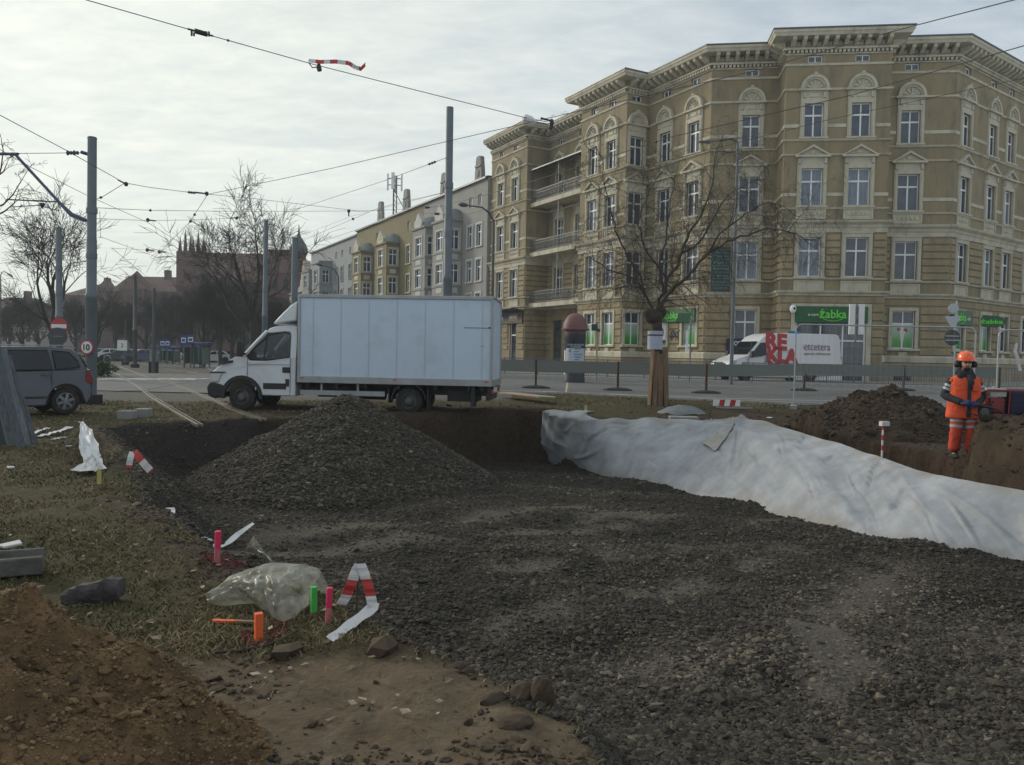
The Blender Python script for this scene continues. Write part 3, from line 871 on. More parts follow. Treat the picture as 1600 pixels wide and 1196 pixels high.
# windows: shared meshes in a local frame, x across, y inwards, z up from the sill, centred
_WC = {}
def win_parts(w, h, style, frame='cross', fm=None, sm=None):
    key = (round(w, 2), round(h, 2), style, frame, fm.name if fm else '', sm.name if sm else '')
    if key in _WC: return _WC[key]
    fm = fm or M_WINW; sm = sm or M_TRIM
    f = MB(); t = .065; x = w / 2
    f.box(-x, -x + t, .13, .2, 0, h); f.box(x - t, x, .13, .2, 0, h)
    f.box(-x + t, x - t, .13, .2, 0, t); f.box(-x + t, x - t, .13, .2, h - t, h)
    tz_ = h * .66
    if frame in ('cross', 'tee'): f.box(-x + t, x - t, .12, .195, tz_ - .05, tz_ + .05)
    if frame in ('cross', 'mid'):
        f.box(-.045, .045, .125, .2, t, tz_ - .05 if frame == 'cross' else h - t)
        if frame == 'cross': f.box(-.035, .035, .125, .2, tz_ + .05, h - t)
    if frame == 'small': f.box(-.03, .03, .13, .2, t, h - t)
    fo = f.build('window', fm)
    p = MB(); p.add([(-x + .02, .17, .02), (x - .02, .17, .02), (x - .02, .17, h - .02), (-x + .02, .17, h - .02)], [(0, 1, 2, 3)])
    po = p.build('pane', M_GLASS)
    pc = p.build('pane', M_GLASSC)
    so = None
    if style:
        s = MB(); a = .23; o = -.085
        s.box(-x - a, -x, o, 0.02, 0, h + a); s.box(x, x + a, o, .02, 0, h + a); s.box(-x, x, o, .02, h, h + a)
        s.box(-x - a + .06, -x - .05, o - .03, o, .05, h + .1); s.box(x + .05, x + a - .06, o - .03, o, .05, h + .1)
        s.box(-x - a - .06, x + a + .06, -.17, .02, -.11, 0)          # sill
        if style == 'arch':
            b = h + a
            s.box(-x - a, x + a, -.07, .02, b, b + .5)                # frieze
            for k in (-1, 1): s.frus(k * (x + .02) - .1 if k > 0 else k * (x + .02) - .1, k * (x + .02) + .1, -.16, -.07, b + .08, b + .42, .03)
            s.frus(-x * .55, x * .55, -.12, -.07, b + .1, b + .4, .05)
            s.box(-x - a - .14, x + a + .14, -.24, .02, b + .5, b + .62)
            zc = b + .62; R = x + a + .04
            n = 14
            ring = []
            for i in range(n + 1):
                th = PI * i / n; ring.append((math.cos(th), math.sin(th)))
            for (c0, s0), (c1, s1) in zip(ring[:-1], ring[1:]):
                for r0, r1, y in ((R * .80, R, -.24), (R * .66, R * .80, -.15)):
                    s.add([(r0 * c0, y, zc + r0 * s0 * 1.02), (r1 * c0, y, zc + r1 * s0 * 1.02), (r1 * c1, y, zc + r1 * s1 * 1.02), (r0 * c1, y, zc + r0 * s1 * 1.02),
                           (r0 * c0, .02, zc + r0 * s0 * 1.02), (r1 * c0, .02, zc + r1 * s0 * 1.02), (r1 * c1, .02, zc + r1 * s1 * 1.02), (r0 * c1, .02, zc + r0 * s1 * 1.02)],
                          [(0, 1, 2, 3), (1, 5, 6, 2), (0, 3, 7, 4)])
            s.add([(0, -.05, zc)] + [(R * .67 * c, -.05, zc + R * .67 * q) for c, q in ring], [(0, i + 1, i + 2) for i in range(n)])
            for i in range(5):                                        # shell ribs in the tympanum
                th = PI * (i + .5) / 5
                s.tube([(0.08 * math.cos(th), -.07, zc + .05), (R * .6 * math.cos(th), -.09, zc + R * .6 * math.sin(th))], [.03, .06], 5)
            s.ell((0, -.1, zc + .1), (.12, .07, .1), 8)
            s.prism([(-.16, zc + R * .98), (.16, zc + R * .98), (.05, zc + R * 1.16), (-.05, zc + R * 1.16)], -.26, .02)
        elif style == 'tri':
            b = h + a
            s.box(-x - a, x + a, -.07, .02, b, b + .42)
            for k in (-1, 1): s.frus(k * (x + .12) - .1, k * (x + .12) + .1, -.17, -.07, b + .02, b + .40, .03)
            s.box(-x - a - .16, x + a + .16, -.26, .02, b + .42, b + .54)
            zb = b + .54; hw = x + a + .16; hp = .62
            s.prism([(-hw, zb), (hw, zb), (0, zb + hp)], -.06, .02)
            for k in (-1, 1):
                d = Vector((hw, 0, -hp)).normalized(); nrm_ = Vector((hp, 0, hw)).normalized() * .13
                p0 = Vector((0, 0, zb + hp)); p1 = Vector((hw, 0, zb))
                q = [(p0.x * k, p0.z), (p1.x * k, p1.z), ((p1.x - .16) * k, p1.z), (0, p0.z - .15)]
                s.prism(q, -.26, -.06)
            s.ell((0, -.08, zb + .2), (.22, .06, .12), 8)
        elif style == 'plain':
            s.box(-x - a - .03, x + a + .03, -.13, .02, h + a, h + a + .09)
        if style in ('tri', 'plain', 'panel'):
            lo, hi = (-.80, -.14) if style == 'tri' else (-.84, -.24)
            s.box(-x - a, x + a, -.03, .02, lo, hi)
            for q in ((-x - a, -x - a + .1, lo, hi), (x + a - .1, x + a, lo, hi), (-x - a + .1, x + a - .1, lo, lo + .07), (-x - a + .1, x + a - .1, hi - .07, hi)):
                s.box(q[0], q[1], -.08, -.03, q[2], q[3])
            if style == 'tri':
                for k in range(5): s.ell((-x + (k + .5) * 2 * x / 5, -.05, (lo + hi) / 2), (.11, .05, .13), 6)
        so = s.build('surround', sm)
    for o in (fo, po, pc, so):
        if o: COL.objects.unlink(o); WM.pop(o, None)
    _WC[key] = (fo, po, pc, so)
    return _WC[key]
def add_window(parent, M, w, h, style=None, frame='cross', curtain=False, fm=None, sm=None, nm='window'):
    fo, po, pc, so = win_parts(w, h, style, frame, fm, sm)
    f = again(fo, nm, parent, M)
    again(pc if curtain else po, 'pane', f, M)
    if so: again(so, 'surround', f, M)
    return f

# ---------------------------------------------------------------- corner house
Z_TOP = 21.2
EB = Vector((.992, -.128)); NB = Vector((-.128, -.992))
DW = Vector((-.476, .879)).normalized(); NW = Vector((-DW.y, DW.x))
O2 = Vector((11.71, 50.53))
def wing(s, o): return O2 + DW * s + NW * o
bayL = Vector((15.08, 47.92))
CORN = [wing(33, 1.85), wing(27.6, 1.85), wing(20.0, 1.85), wing(20.0, -.35), wing(13.5, -.35), wing(13.5, 1.9), wing(5.9, 1.9), wing(5.9, 0), O2,
        bayL - NB * 2.12, bayL, Vector((22.96, 46.92)), Vector((22.96, 46.92)) - NB * 1.75]
CORN.append(CORN[-1] + EB * 3.75)
CORN.append(CORN[-1] + Vector((.80, .60)) * 22)
CORN = CORN[1:]
WALL = off_poly(CORN, -.95)
WALL[0] = WALL[0] + DW * -0.0
SEG = ['ris3', 'ret3', 'rec', 'ret2b', 'ris2', 'ret2', 'wing', 'face', 'retb', 'bay', 'retc', 'rb', 'rwing']
house = thing('corner_tenement', 'large ochre corner tenement with arched cream window hoods and heavy bracketed cornice', 'building', (WALL[7].x, WALL[7].y, .3))
GZ = .3
FL = {'att': (19.5, .42), 'w3': (15.06, 2.0), 'w2': (10.97, 2.23), 'w1': (6.73, 2.37), 'w0': (2.5, 2.33)}
WINS = {}   # seg -> list of (x as fraction of length, width)
WINS['ris3'] = [.30, .70]; WINS['ret3'] = []; WINS['rec'] = [.22, .60, .88]; WINS['ris2'] = [.30, .70]; WINS['ret2'] = [.46]
WINS['wing'] = [.30, .76]; WINS['face'] = [.60]; WINS['bay'] = [.275, .725]; WINS['rb'] = [.40]; WINS['rwing'] = [.065, .235, .36, .52, .68, .84]
WINS['retb'] = []; WINS['retc'] = []; WINS['ret2b'] = []
wallmb = MB(); trimmb = MB(); rustmb = MB()
SEGM = {}
for i, sg in enumerate(SEG):
    P0, P1 = WALL[i], WALL[i + 1]
    M, Ln = seg_M(P0, P1); SEGM[sg] = (M, Ln)
    wallmb.M = M; trimmb.M = M; rustmb.M = M
    holes = []; wl = []
    wd = 1.16
    for fr in WINS[sg]:
        x = fr * Ln
        for fl, (zb, h) in FL.items():
            if fl == 'att': wl.append((x, .85, zb, h, None, 'small', fl))
            elif fl == 'w3': wl.append((x, 1.12, zb, h, 'arch', 'cross', fl))
            elif fl == 'w2': wl.append((x, 1.26, zb, h, 'tri', 'cross', fl))
            elif fl == 'w1': wl.append((x, 1.30, zb, h, 'plain', 'cross', fl))
            elif fl == 'w0':
                if sg == 'bay':
                    continue
                if sg == 'ris3': wl.append((x, 1.15, .75, 4.0, None, 'tee', fl)); continue
                if sg == 'rec' and fr < .5: wl.append((x, 1.35, .75, 3.9, 'door', 'none', fl)); continue
                wl.append((x, 1.34, zb, h, 'frame0', 'cross', fl))
    if sg == 'bay':
        wl.append((Ln * .5, 4.1, .45, 4.4, 'shop', 'none', 'w0'))
    if sg == 'face':
        pass
    holes = [(x - w / 2, x + w / 2, z, z + h) for x, w, z, h, st, fr, fl in wl]
    wallmb.m = 0
    wall_cells(wallmb, Ln, GZ - .4, 20.9, holes)
    # rustication of the two lower storeys
    pads = [(a - .26, b + .26, c - .05, d + .3) for a, b, c, d in holes if d < 9.5]
    for z0, z1 in [(2.10 + k * .5, 2.10 + k * .5 + .46) for k in range(6)] + [(6.72 + k * .435, 6.72 + k * .435 + .40) for k in range(6)]:
        for a, b in free(Ln, pads, z0, z1, .0):
            rustmb.frus(a + .012, b - .012, -.085, 0, z0, z1, .055)
    for z0, z1 in ((5.14, 5.56),):
        for a, b in free(Ln, pads, z0, z1): rustmb.frus(a + .01, b - .01, -.05, 0, z0, z1, .03)
    # pale bands across the plain upper storeys
    p2 = [(a - .26, b + .26, c - .1, d + .2) for a, b, c, d in holes]
    for zc in (15.74, 11.65):
        for a, b in free(Ln, p2, zc - .1, zc + .1): trimmb.box(a, b, -.035, .01, zc - .1, zc + .1)
    # windows
    rr = random.Random(i)
    for x, w, z, h, st, fr, fl in wl:
        WMx = M @ T(x, 0, z)
        cur = fl in ('w1', 'w2') and rr.random() < (.75 if sg in ('bay',) else .25)
        if st == 'shop': continue
        if st == 'door':
            d = MB(); d.box(-w / 2, w / 2, .14, .22, 0, h - .9); d.box(-w / 2, w / 2, .14, .2, h - .86, h - .8)
            for sx in (-.33, .33):
                for zz0 in (.3, 1.5): d.frus(sx - .24, sx + .24, .11, .14, zz0, zz0 + 1.0, .04)
            o = d.build('door', M_SHEET, house, WMx)
            p = MB(); p.add([(-w / 2, .17, h - .8), (w / 2, .17, h - .8), (w / 2, .17, h), (-w / 2, .17, h)], [(0, 1, 2, 3)]); p.build('pane', M_GLASS, o, WMx)
            continue
        st2 = None if st == 'frame0' else st
        add_window(house, WMx, w, h, st2, fr, cur)
        if st == 'frame0':
            for q in ((-w / 2 - .2, -w / 2, 0, h + .2), (w / 2, w / 2 + .2, 0, h + .2), (-w / 2, w / 2, h, h + .2)):
                trimmb.box(x + q[0], x + q[1], -.09, .01, z + q[2], z + q[3])
            trimmb.box(x - w / 2 - .3, x + w / 2 + .3, -.18, .01, z - .12, z)
            trimmb.box(x - .25, x + .25, -.09, .01, z - .62, z - .2)
    # dentils and brackets of the main cornice
    nb = max(1, int(Ln / .56))
    for k in range(nb):
        xb = (k + .5) * Ln / nb
        trimmb.prism([(-.04, 20.38), (-.30, 20.42), (-.72, 20.62), (-.80, 20.80), (-.04, 20.80)], xb - .11, xb + .11, axis='x')
        trimmb.frus(xb - .20 + Ln / nb / 2, xb + .20 + Ln / nb / 2, -.10, -.0, 20.42, 20.74, .05) if k < nb - 1 else None
    nd = max(2, int(Ln / .24))
    for k in range(nd):
        xd = (k + .5) * Ln / nd
        trimmb.box(xd - .07, xd + .07, -.20, -.05, 20.02, 20.18)
for mb in (wallmb, trimmb, rustmb): mb.M = Matrix()
# mouldings swept round the whole front
sweep(trimmb, WALL, [(-.02, 20.20), (.24, 20.20), (.24, 20.28), (.14, 20.38), (-.02, 20.38)])
sweep(trimmb, WALL, [(-.02, 20.805), (.84, 20.805), (.90, 20.95), (.95, 21.0), (.95, 21.15), (-.02, 21.15)])
sweep(trimmb, WALL, [(-.02, 19.94), (.06, 19.94), (.06, 20.02), (-.02, 20.02)])
sweep(trimmb, WALL, [(-.02, 19.28), (.07, 19.30), (.09, 19.42), (-.02, 19.44)])
sweep(trimmb, WALL, [(-.02, 17.80), (.09, 17.84), (.12, 17.94), (-.02, 17.96)])
sweep(trimmb, WALL, [(-.02, 14.80), (.10, 14.84), (.14, 14.93), (-.02, 14.95)])
sweep(trimmb, WALL, [(-.02, 13.94), (.09, 13.97), (.13, 14.06), (-.02, 14.08)])
sweep(trimmb, WALL, [(-.02, 10.74), (.09, 10.78), (.12, 10.86), (-.02, 10.88)])
sweep(trimmb, WALL, [(-.02, 9.38), (.07, 9.38), (.07, 9.62), (.13, 9.70), (.16, 9.82), (.36, 9.96), (.40, 10.08), (-.02, 10.14)])
sweep(trimmb, WALL, [(-.02, 6.54), (.10, 6.56), (.13, 6.64), (-.02, 6.68)])
sweep(trimmb, WALL, [(-.02, 5.58), (.10, 5.58), (.14, 5.68), (.28, 5.78), (.30, 5.86), (-.02, 5.90)])
LOW = WALL
sweep(rustmb, [WALL[2] , WALL[3]], [(-.02, GZ - .3), (.10, GZ - .3), (.10, 1.2), (-.02, 1.25)])
for a, b in ((4, 8), (8, 9), (10, 13)):
    sweep(rustmb, WALL[a:b + 1], [(-.02, GZ - .3), (.12, GZ - .3), (.12, 1.62), (-.02, 1.64)])
    sweep(trimmb, WALL[a:b + 1], [(-.02, 1.64), (.15, 1.66), (.17, 1.98), (.10, 2.06), (-.02, 2.08)])
MB.build(wallmb, 'wall', [M_PLAS], house)
rustmb.build('rusticated_base', [M_RUST], house)
trimmb.build('stucco_mouldings', [M_TRIM], house)
# roof over the whole block
rf = MB(); RP = off_poly(CORN, .04)
back = [Vector((46, 75)), Vector((22, 92)), Vector((4.5, 84))]
rf.prism([(p.x, p.y) for p in RP] + [(p.x, p.y) for p in back], 21.16, 21.24, axis='z')
rf.build('roof', M_SHEET, house)
bk = MB()
bp_ = [WALL[-1]] + back + [WALL[0]]
for a, b in zip(bp_[:-1], bp_[1:]): bk.add([(a.x, a.y, -.2), (b.x, b.y, -.2), (b.x, b.y, 21.1), (a.x, a.y, 21.1)], [(0, 1, 2, 3)])
bk.build('rear_wall', M_PLAS, house)
# inner dark lining so that nothing shows through the openings
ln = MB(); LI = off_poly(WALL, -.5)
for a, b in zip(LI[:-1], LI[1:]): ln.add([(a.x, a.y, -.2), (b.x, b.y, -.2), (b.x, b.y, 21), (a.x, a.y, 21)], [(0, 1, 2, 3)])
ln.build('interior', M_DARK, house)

# balconies in the recess, with railings; the top one is roofed
RM, RL = SEGM['rec']
def balcony(z, roofed):
    dpt = 1.72
    b = MB(); b.box(.04, RL - .04, -dpt, -.02, z - .28, z - .02); b.box(.02, RL - .02, -dpt - .10, -dpt, z - .34, z + .02)
    o = b.build('balcony', M_TRIM, house, RM)
    r = MB()
    r.box(.05, RL - .05, -dpt - .04, -dpt, z + .96, z + 1.02); r.box(.05, RL - .05, -dpt - .035, -dpt - .005, z + .10, z + .14); r.box(.05, RL - .05, -dpt - .035, -dpt - .005, z + .74, z + .77)
    n = int(RL / .13)
    for k in range(n + 1):
        x = .06 + (RL - .12) * k / n; r.box(x - .011, x + .011, -dpt - .03, -dpt - .008, z + .1, z + .96)
    for k in range(0, n, 4):   # scrolls
        x = .06 + (RL - .12) * (k + 1.5) / n
        for zc, rr_ in ((z + .45, .15), (z + .27, .08), (z + .64, .08)):
            r.tube([(x + rr_ * math.cos(t), -dpt - .035, zc + rr_ * math.sin(t)) for t in [2 * PI * q / 10 for q in range(11)]], .014, 4, cap=False)
    for x in (.05, RL * .52, RL - .05): r.box(x - .03, x + .03, -dpt - .04, -dpt + .02, z, z + (2.75 if roofed else 1.05))
    r.build('railing', M_IRON, o, RM)
    if roofed:
        c = MB(); c.prism([(-dpt - .25, z + 2.72), (.0, z + 3.35), (.0, z + 3.45), (-dpt - .25, z + 2.82)], .02, RL - .02, axis='x')
        c.build('canopy', M_SHEET, o, RM)
    else:
        pass
    return o
balcony(14.55, True); balcony(10.35, False); balcony(6.05, False)
# posts between the balconies and a grey party wall
pm = MB()
for x in (RL * .52,): pm.box(x - .04, x + .04, -1.72, -1.66, 7.0, 14.2)
pm.build('balcony_post', M_IRON, house, RM)

# shop front in the bay
BM, BL = SEGM['bay']
sf = MB(); x0, x1 = BL / 2 - 2.05, BL / 2 + 2.05
for q in ((x0, x0 + .1, .45, 4.85), (x1 - .1, x1, .45, 4.85), (x0 + 1.45, x0 + 1.53, .5, 3.9), (x0 + 2.75, x0 + 2.83, .45, 3.9), (x0 + .1, x1 - .1, 2.85, 2.93), (x0 + .1, x0 + 2.75, .45, .8)):
    sf.box(q[0], q[1], .08, .2, q[2], q[3])
so_ = sf.build('shop_front', M_WINW, house, BM)
p = MB(); p.add([(x0 + .1, .15, .45), (x1 - .1, .15, .45), (x1 - .1, .15, 4.0), (x0 + .1, .15, 4.0)], [(0, 1, 2, 3)]); p.build('pane', M_GLASS, so_, BM)
sr = MB(); sr.box(x0 - .28, x0, -.10, .02, .3, 5.1); sr.box(x1, x1 + .28, -.10, .02, .3, 5.1); sr.box(x0, x1, -.10, .02, 4.9, 5.1)
sr.build('surround', M_TRIM, so_, BM)
st_ = MB(); st_.box(x0 + 2.7, x1 + .2, -.9, -.02, GZ - .2, .45); st_.build('doorstep', M_CONC, house, BM)

# ---- things fixed to the house
M_GREEN = mat('sign_green', (.008, .085, .022), .45, .15, 2)
M_LIME = mat('lime_lettering', (.12, .62, .04), .5, .05, 2)
M_WHITEP = mat('white_print', (.72, .74, .74), .6, .04, 3)
def shop_sign(M, w, h, label, words, wd, small=None, after=None):
    """green board, lime word with a smile stroke"""
    t = thing('shop_sign', label, 'sign', (M @ Vector((0, 0, 0)))[:])
    b = MB(); b.box(-w / 2, w / 2, -.12, .0, -h / 2, h / 2); b.build('board', M_GREEN, t, M, bevel=.015)
    text(words, h * .72, M_LIME, t, M @ T(wd[0], -.13, h * .06), .01, .012, wd[1])
    s = MB(); c = wd[0]; r = wd[1] * .36
    s.tube([(c + r * q, -.13, -h * .26 - .14 * h * (1 - q * q)) for q in [-1 + k / 6 for k in range(13)]], .022, 5)
    s.build('smile', M_LIME, t, M)
    if small: text(small[0], h * .3, M_WHITEP, t, M @ T(small[1], -.13, -.02), .008, 0, small[2], name='small_lettering')
    if after: text(after[0], h * .34, M_WHITEP, t, M @ T(after[1], -.13, -.02), .008, 0, after[2], name='small_lettering')
    return t
shop_sign(BM @ T(BL / 2, -.06, 4.45), 4.2, .98, 'long green sign with lime lettering over the shop front behind the white van', 'żabka', (.08, 1.55), ('e-cert', -1.05, .62), ('cafe', 1.62, .4))
WM_, WL_ = SEGM['wing']
shop_sign(WM_ @ T(WL_ * .60, -.10, 4.5), 3.5, .9, 'green sign with lime lettering half hidden by the wrapped tree trunk', 'żabka', (-.55, 1.4), None, ('cafe', .75, .5))
RWM, RWL = SEGM['rwing']
shop_sign(RWM @ T(1.55, -.10, 4.5), 2.6, .92, 'green sign with lime lettering just above the worker', 'żabka', (-.3, 1.3), None, ('cafe', .75, .42))
t = thing('shop_sign', 'small rounded green sign on the right wing of the ochre house', 'sign', (RWM @ Vector((4.9, -.5, 4.4)))[:])
b = MB(); b.prism([(.62 * math.cos(a_) * (1 if abs(math.cos(a_)) < .8 else 1), .38 * math.sin(a_)) for a_ in [2 * PI * k / 8 + PI / 8 for k in range(8)]], -.1, .1)
SM = RWM @ T(4.9, -.45, 4.4) @ RZ(rad(-38)) @ SCL(1.5, 1, 1.05)
b.build('board', M_GREEN, t, SM); text('żabka', .34, M_LIME, t, SM @ T(0, -.11, 0), .01, .01, .95)
b = MB(); b.cyl((0, .0, .2), (0, .45, .2), .03); b.build('bracket', M_IRON, t, SM)
R2M, R2L = SEGM['rec']
t = thing('shop_sign', 'small green projecting sign high in the recess beside the round column', 'sign', (R2M @ Vector((R2L * .75, -.5, 4.6)))[:])
SM = R2M @ T(R2L * .93, -.6, 4.6) @ RZ(rad(60)); b = MB(); b.box(-.55, .55, -.06, .06, -.4, .4); b.build('board', M_GREEN, t, SM, bevel=.02)
text('ż', .5, M_WHITEP, t, SM @ T(-.2, -.07, 0), .008)
# window posters: frosted film fading to green, as printed
def film_mat():
    m = bpy.data.materials.new('green_window_film'); m.use_nodes = True; nt = m.node_tree; b = nt.nodes['Principled BSDF']; b.inputs['Roughness'].default_value = .25
    tc = N(nt, 'ShaderNodeTexCoord'); sp = N(nt, 'ShaderNodeSeparateXYZ'); nt.links.new(tc.outputs['Object'], sp.inputs[0])
    cr = N(nt, 'ShaderNodeValToRGB'); mr = N(nt, 'ShaderNodeMapRange', ins={1: 0.0, 2: 1.55}); nt.links.new(sp.outputs[2], mr.inputs[0]); L(nt, mr, cr)
    e = cr.color_ramp.elements; e[0].color = (.03, .22, .03, 1); e[1].color = (.40, .47, .46, 1); x = e.new(.35); x.color = (.08, .32, .06, 1); x = e.new(.62); x.color = (.28, .42, .33, 1)
    L(nt, cr, b); return m
M_FILM = film_mat()
film = MB(); film.box(-.60, .60, .135, .15, .05, 1.55)
M_POSTBR = mat('poster_ice_cream', (.62, .62, .55), .5, .3, 6)
M_POSTRED = mat('poster_red', (.35, .03, .03), .5, .2, 6)
def film_at(sg, fr, label):
    M, Ln = SEGM[sg]; M = M @ T(Ln * fr, 0, 2.5)
    o = film.build('window_film', M_FILM, None, M); tag(o, label, 'window film', 'green films in the ground floor windows'); return o, M
film_at('ris2', WINS['ris2'][0], 'green and white window film left of the round-headed post, next to the poster column')
film_at('ris2', WINS['ris2'][1], 'green and white window film nearest the corner of the projecting bay')
film_at('ret2', WINS['ret2'][0], 'green and white window film in the narrow side face of the projecting bay')
o, M = film_at('wing', WINS['wing'][1], 'green and white window film behind the tilted green panel')
o, M = film_at('rb', WINS['rb'][0], 'green window poster with a white cone, left of the worker')
b = MB(); b.prism([(-.14, 1.0), (.14, 1.0), (.05, .28), (-.05, .28)], -.01, .0); b.ell((0, 0, 1.02), (.2, .03, .12), 10); ob = b.build('printed_cone', M_POSTBR, o, M @ T(0, .13, 0))
b = MB(); b.ell((-.22, 0, 1.2), (.09, .02, .1), 8); b.ell((.2, 0, 1.15), (.12, .02, .13), 8); b.build('printed_berries', M_POSTRED, o, M @ T(0, .13, 0))
film_at('rwing', WINS['rwing'][0], 'green window film just right of the worker, behind the fence upright')
film_at('rwing', WINS['rwing'][1], 'green window film below the small rounded sign')
# poster in the left window of the inner wing
M, Ln = SEGM['wing']; M = M @ T(Ln * .30, -.02, 2.6)
t = thing('wall_poster', 'pale poster with red and green print behind the wrapped trunk', 'poster', M.to_translation()[:])
b = MB(); b.box(-.62, .62, .06, .10, 0, 1.75); b.build('sheet', M_WHITEP, t, M)
b = MB(); b.ell((-.05, .055, .8), (.36, .012, .40), 12); b.build('print', mat('print_brown_red', (.23, .10, .09), .6, .5, 7), t, M)
b = MB(); b.box(-.6, .6, .05, .06, .03, .28); b.build('print', M_GREEN, t, M)
# graffiti and tags
M_INK = mat('blue_black_ink', (.045, .05, .11), .7, .2, 5)
M, Ln = SEGM['wing']
t = thing('graffiti_tag', 'dark scribbled graffiti between the poster and the green film', 'graffiti', (M @ Vector((Ln * .52, 0, 3.2)))[:])
b = MB(); pts = [(Ln * .52 + .9 * math.sin(k * .9) * (.3 + .02 * k) + .02 * k, -.105, 3.2 + .35 * math.cos(k * 1.7)) for k in range(16)]
b.tube(pts, .022, 4); b.build('scrawl', M_INK, t, M)
# dark banner with white words
FM, FLn = SEGM['face']
M = FM @ T(FLn * .62, -.22, 2.35)
t = thing('banner', 'dark blue banner with white capitals behind the van windscreen', 'banner', M.to_translation()[:])
b = MB(); b.box(-1.25, 1.25, -.02, .02, -.62, .62); b.build('board', mat('navy_board', (.012, .016, .035), .5, .1, 2), t, M)
text('DORADZTWO', .40, M_WHITEP, t, M @ T(.05, -.03, .32), .006, .006, 2.1); text('PRAWNE', .40, M_WHITEP, t, M @ T(.05, -.03, -.12), .006, .006, 1.5)
b = MB(); b.box(-.9, .9, -.028, -.02, -.48, -.40); b.build('print', M_WHITEP, t, M)
# camera dome on the bay
M = BM @ T(.75, -.15, 4.75)
t = thing('security_camera', 'round white security camera on the wall left of the shop sign', 'camera', M.to_translation()[:])
b = MB(); b.ell((0, -.12, 0), (.2, .2, .27), 16); b.build('housing', M_WHITEP, t, M, smooth=True)
b = MB(); b.ell((.05, -.29, .03), (.08, .06, .08), 12); b.build('lens', M_DARK, t, M); b = MB(); b.box(-.08, .08, -.05, .15, -.1, .1); b.build('mount', M_IRON, t, M)
# left end: black fascia with pub lettering, blue hanging sign
M, Ln = SEGM['ris3']; M = M @ T(Ln * .55, -.12, 4.95)
t = thing('fascia_board', 'dark fascia board with pale lettering above the two tall windows beside the lorry', 'sign', M.to_translation()[:])
b = MB(); b.box(-Ln * .5, Ln * .45, -.1, .0, -.55, .45); b.build('board', mat('black_board', (.018, .017, .016), .5, .2, 3), t, M)
b = MB(); b.box(.6, 2.3, -.13, -.1, -.35, .3); b.build('print', mat('brick_red_print', (.19, .10, .07), .6, .3, 5), t, M)
text('Dom', .62, M_WHITEP, t, M @ T(-1.2, -.12, -.05), .01, .01, 1.5); text('BISTRO', .34, M_WHITEP, t, M @ T(1.45, -.14, -.02), .008, .006, 1.3)
b = MB(); b.prism([(-1.2, .62), (.1, .45), (.1, .55), (-1.2, .72)], -Ln * .5, Ln * .45, axis='x'); b.build('awning', M_SHEET, t, M)
M = SEGM['ris3'][0] @ T(Ln * .16, -.5, 2.95)
t = thing('hanging_sign', 'tall blue sign with a small white figure, close to the rear edge of the lorry', 'sign', M.to_translation()[:])
b = MB(); b.box(-.6, .6, -.05, .05, -1.35, 1.35); b.build('board', mat('sign_blue', (.016, .055, .24), .45, .12, 2), t, M @ RZ(rad(35)), bevel=.02)
b = MB(); b.ell((.1, -.06, -.72), (.1, .01, .1), 8); b.prism([(-.12, -1.2), (.02, -1.2), (.1, -.95), (.18, -1.2), (.32, -1.2), (.2, -.84), (.02, -.84)], -.062, -.05); b.build('figure', M_WHITEP, t, M @ RZ(rad(35)))
b = MB(); b.cyl((0, 0, 1.0), (0, .5, 1.0), .03); b.build('bracket', M_IRON, t, M)
# basement window grilles are plain dark openings in the plinth
bw = MB()
for sg, frs in (('ris2', (.3, .7)), ('wing', (.3, .76)), ('rb', (.4,)), ('ret2', (.46,))):
    M, Ln = SEGM[sg]; bw.M = M
    for fr in frs: bw.box(Ln * fr - .5, Ln * fr + .5, -.135, -.11, .55, 1.25)
bw.M = Matrix(); bw.build('basement_opening', M_DARK, house)
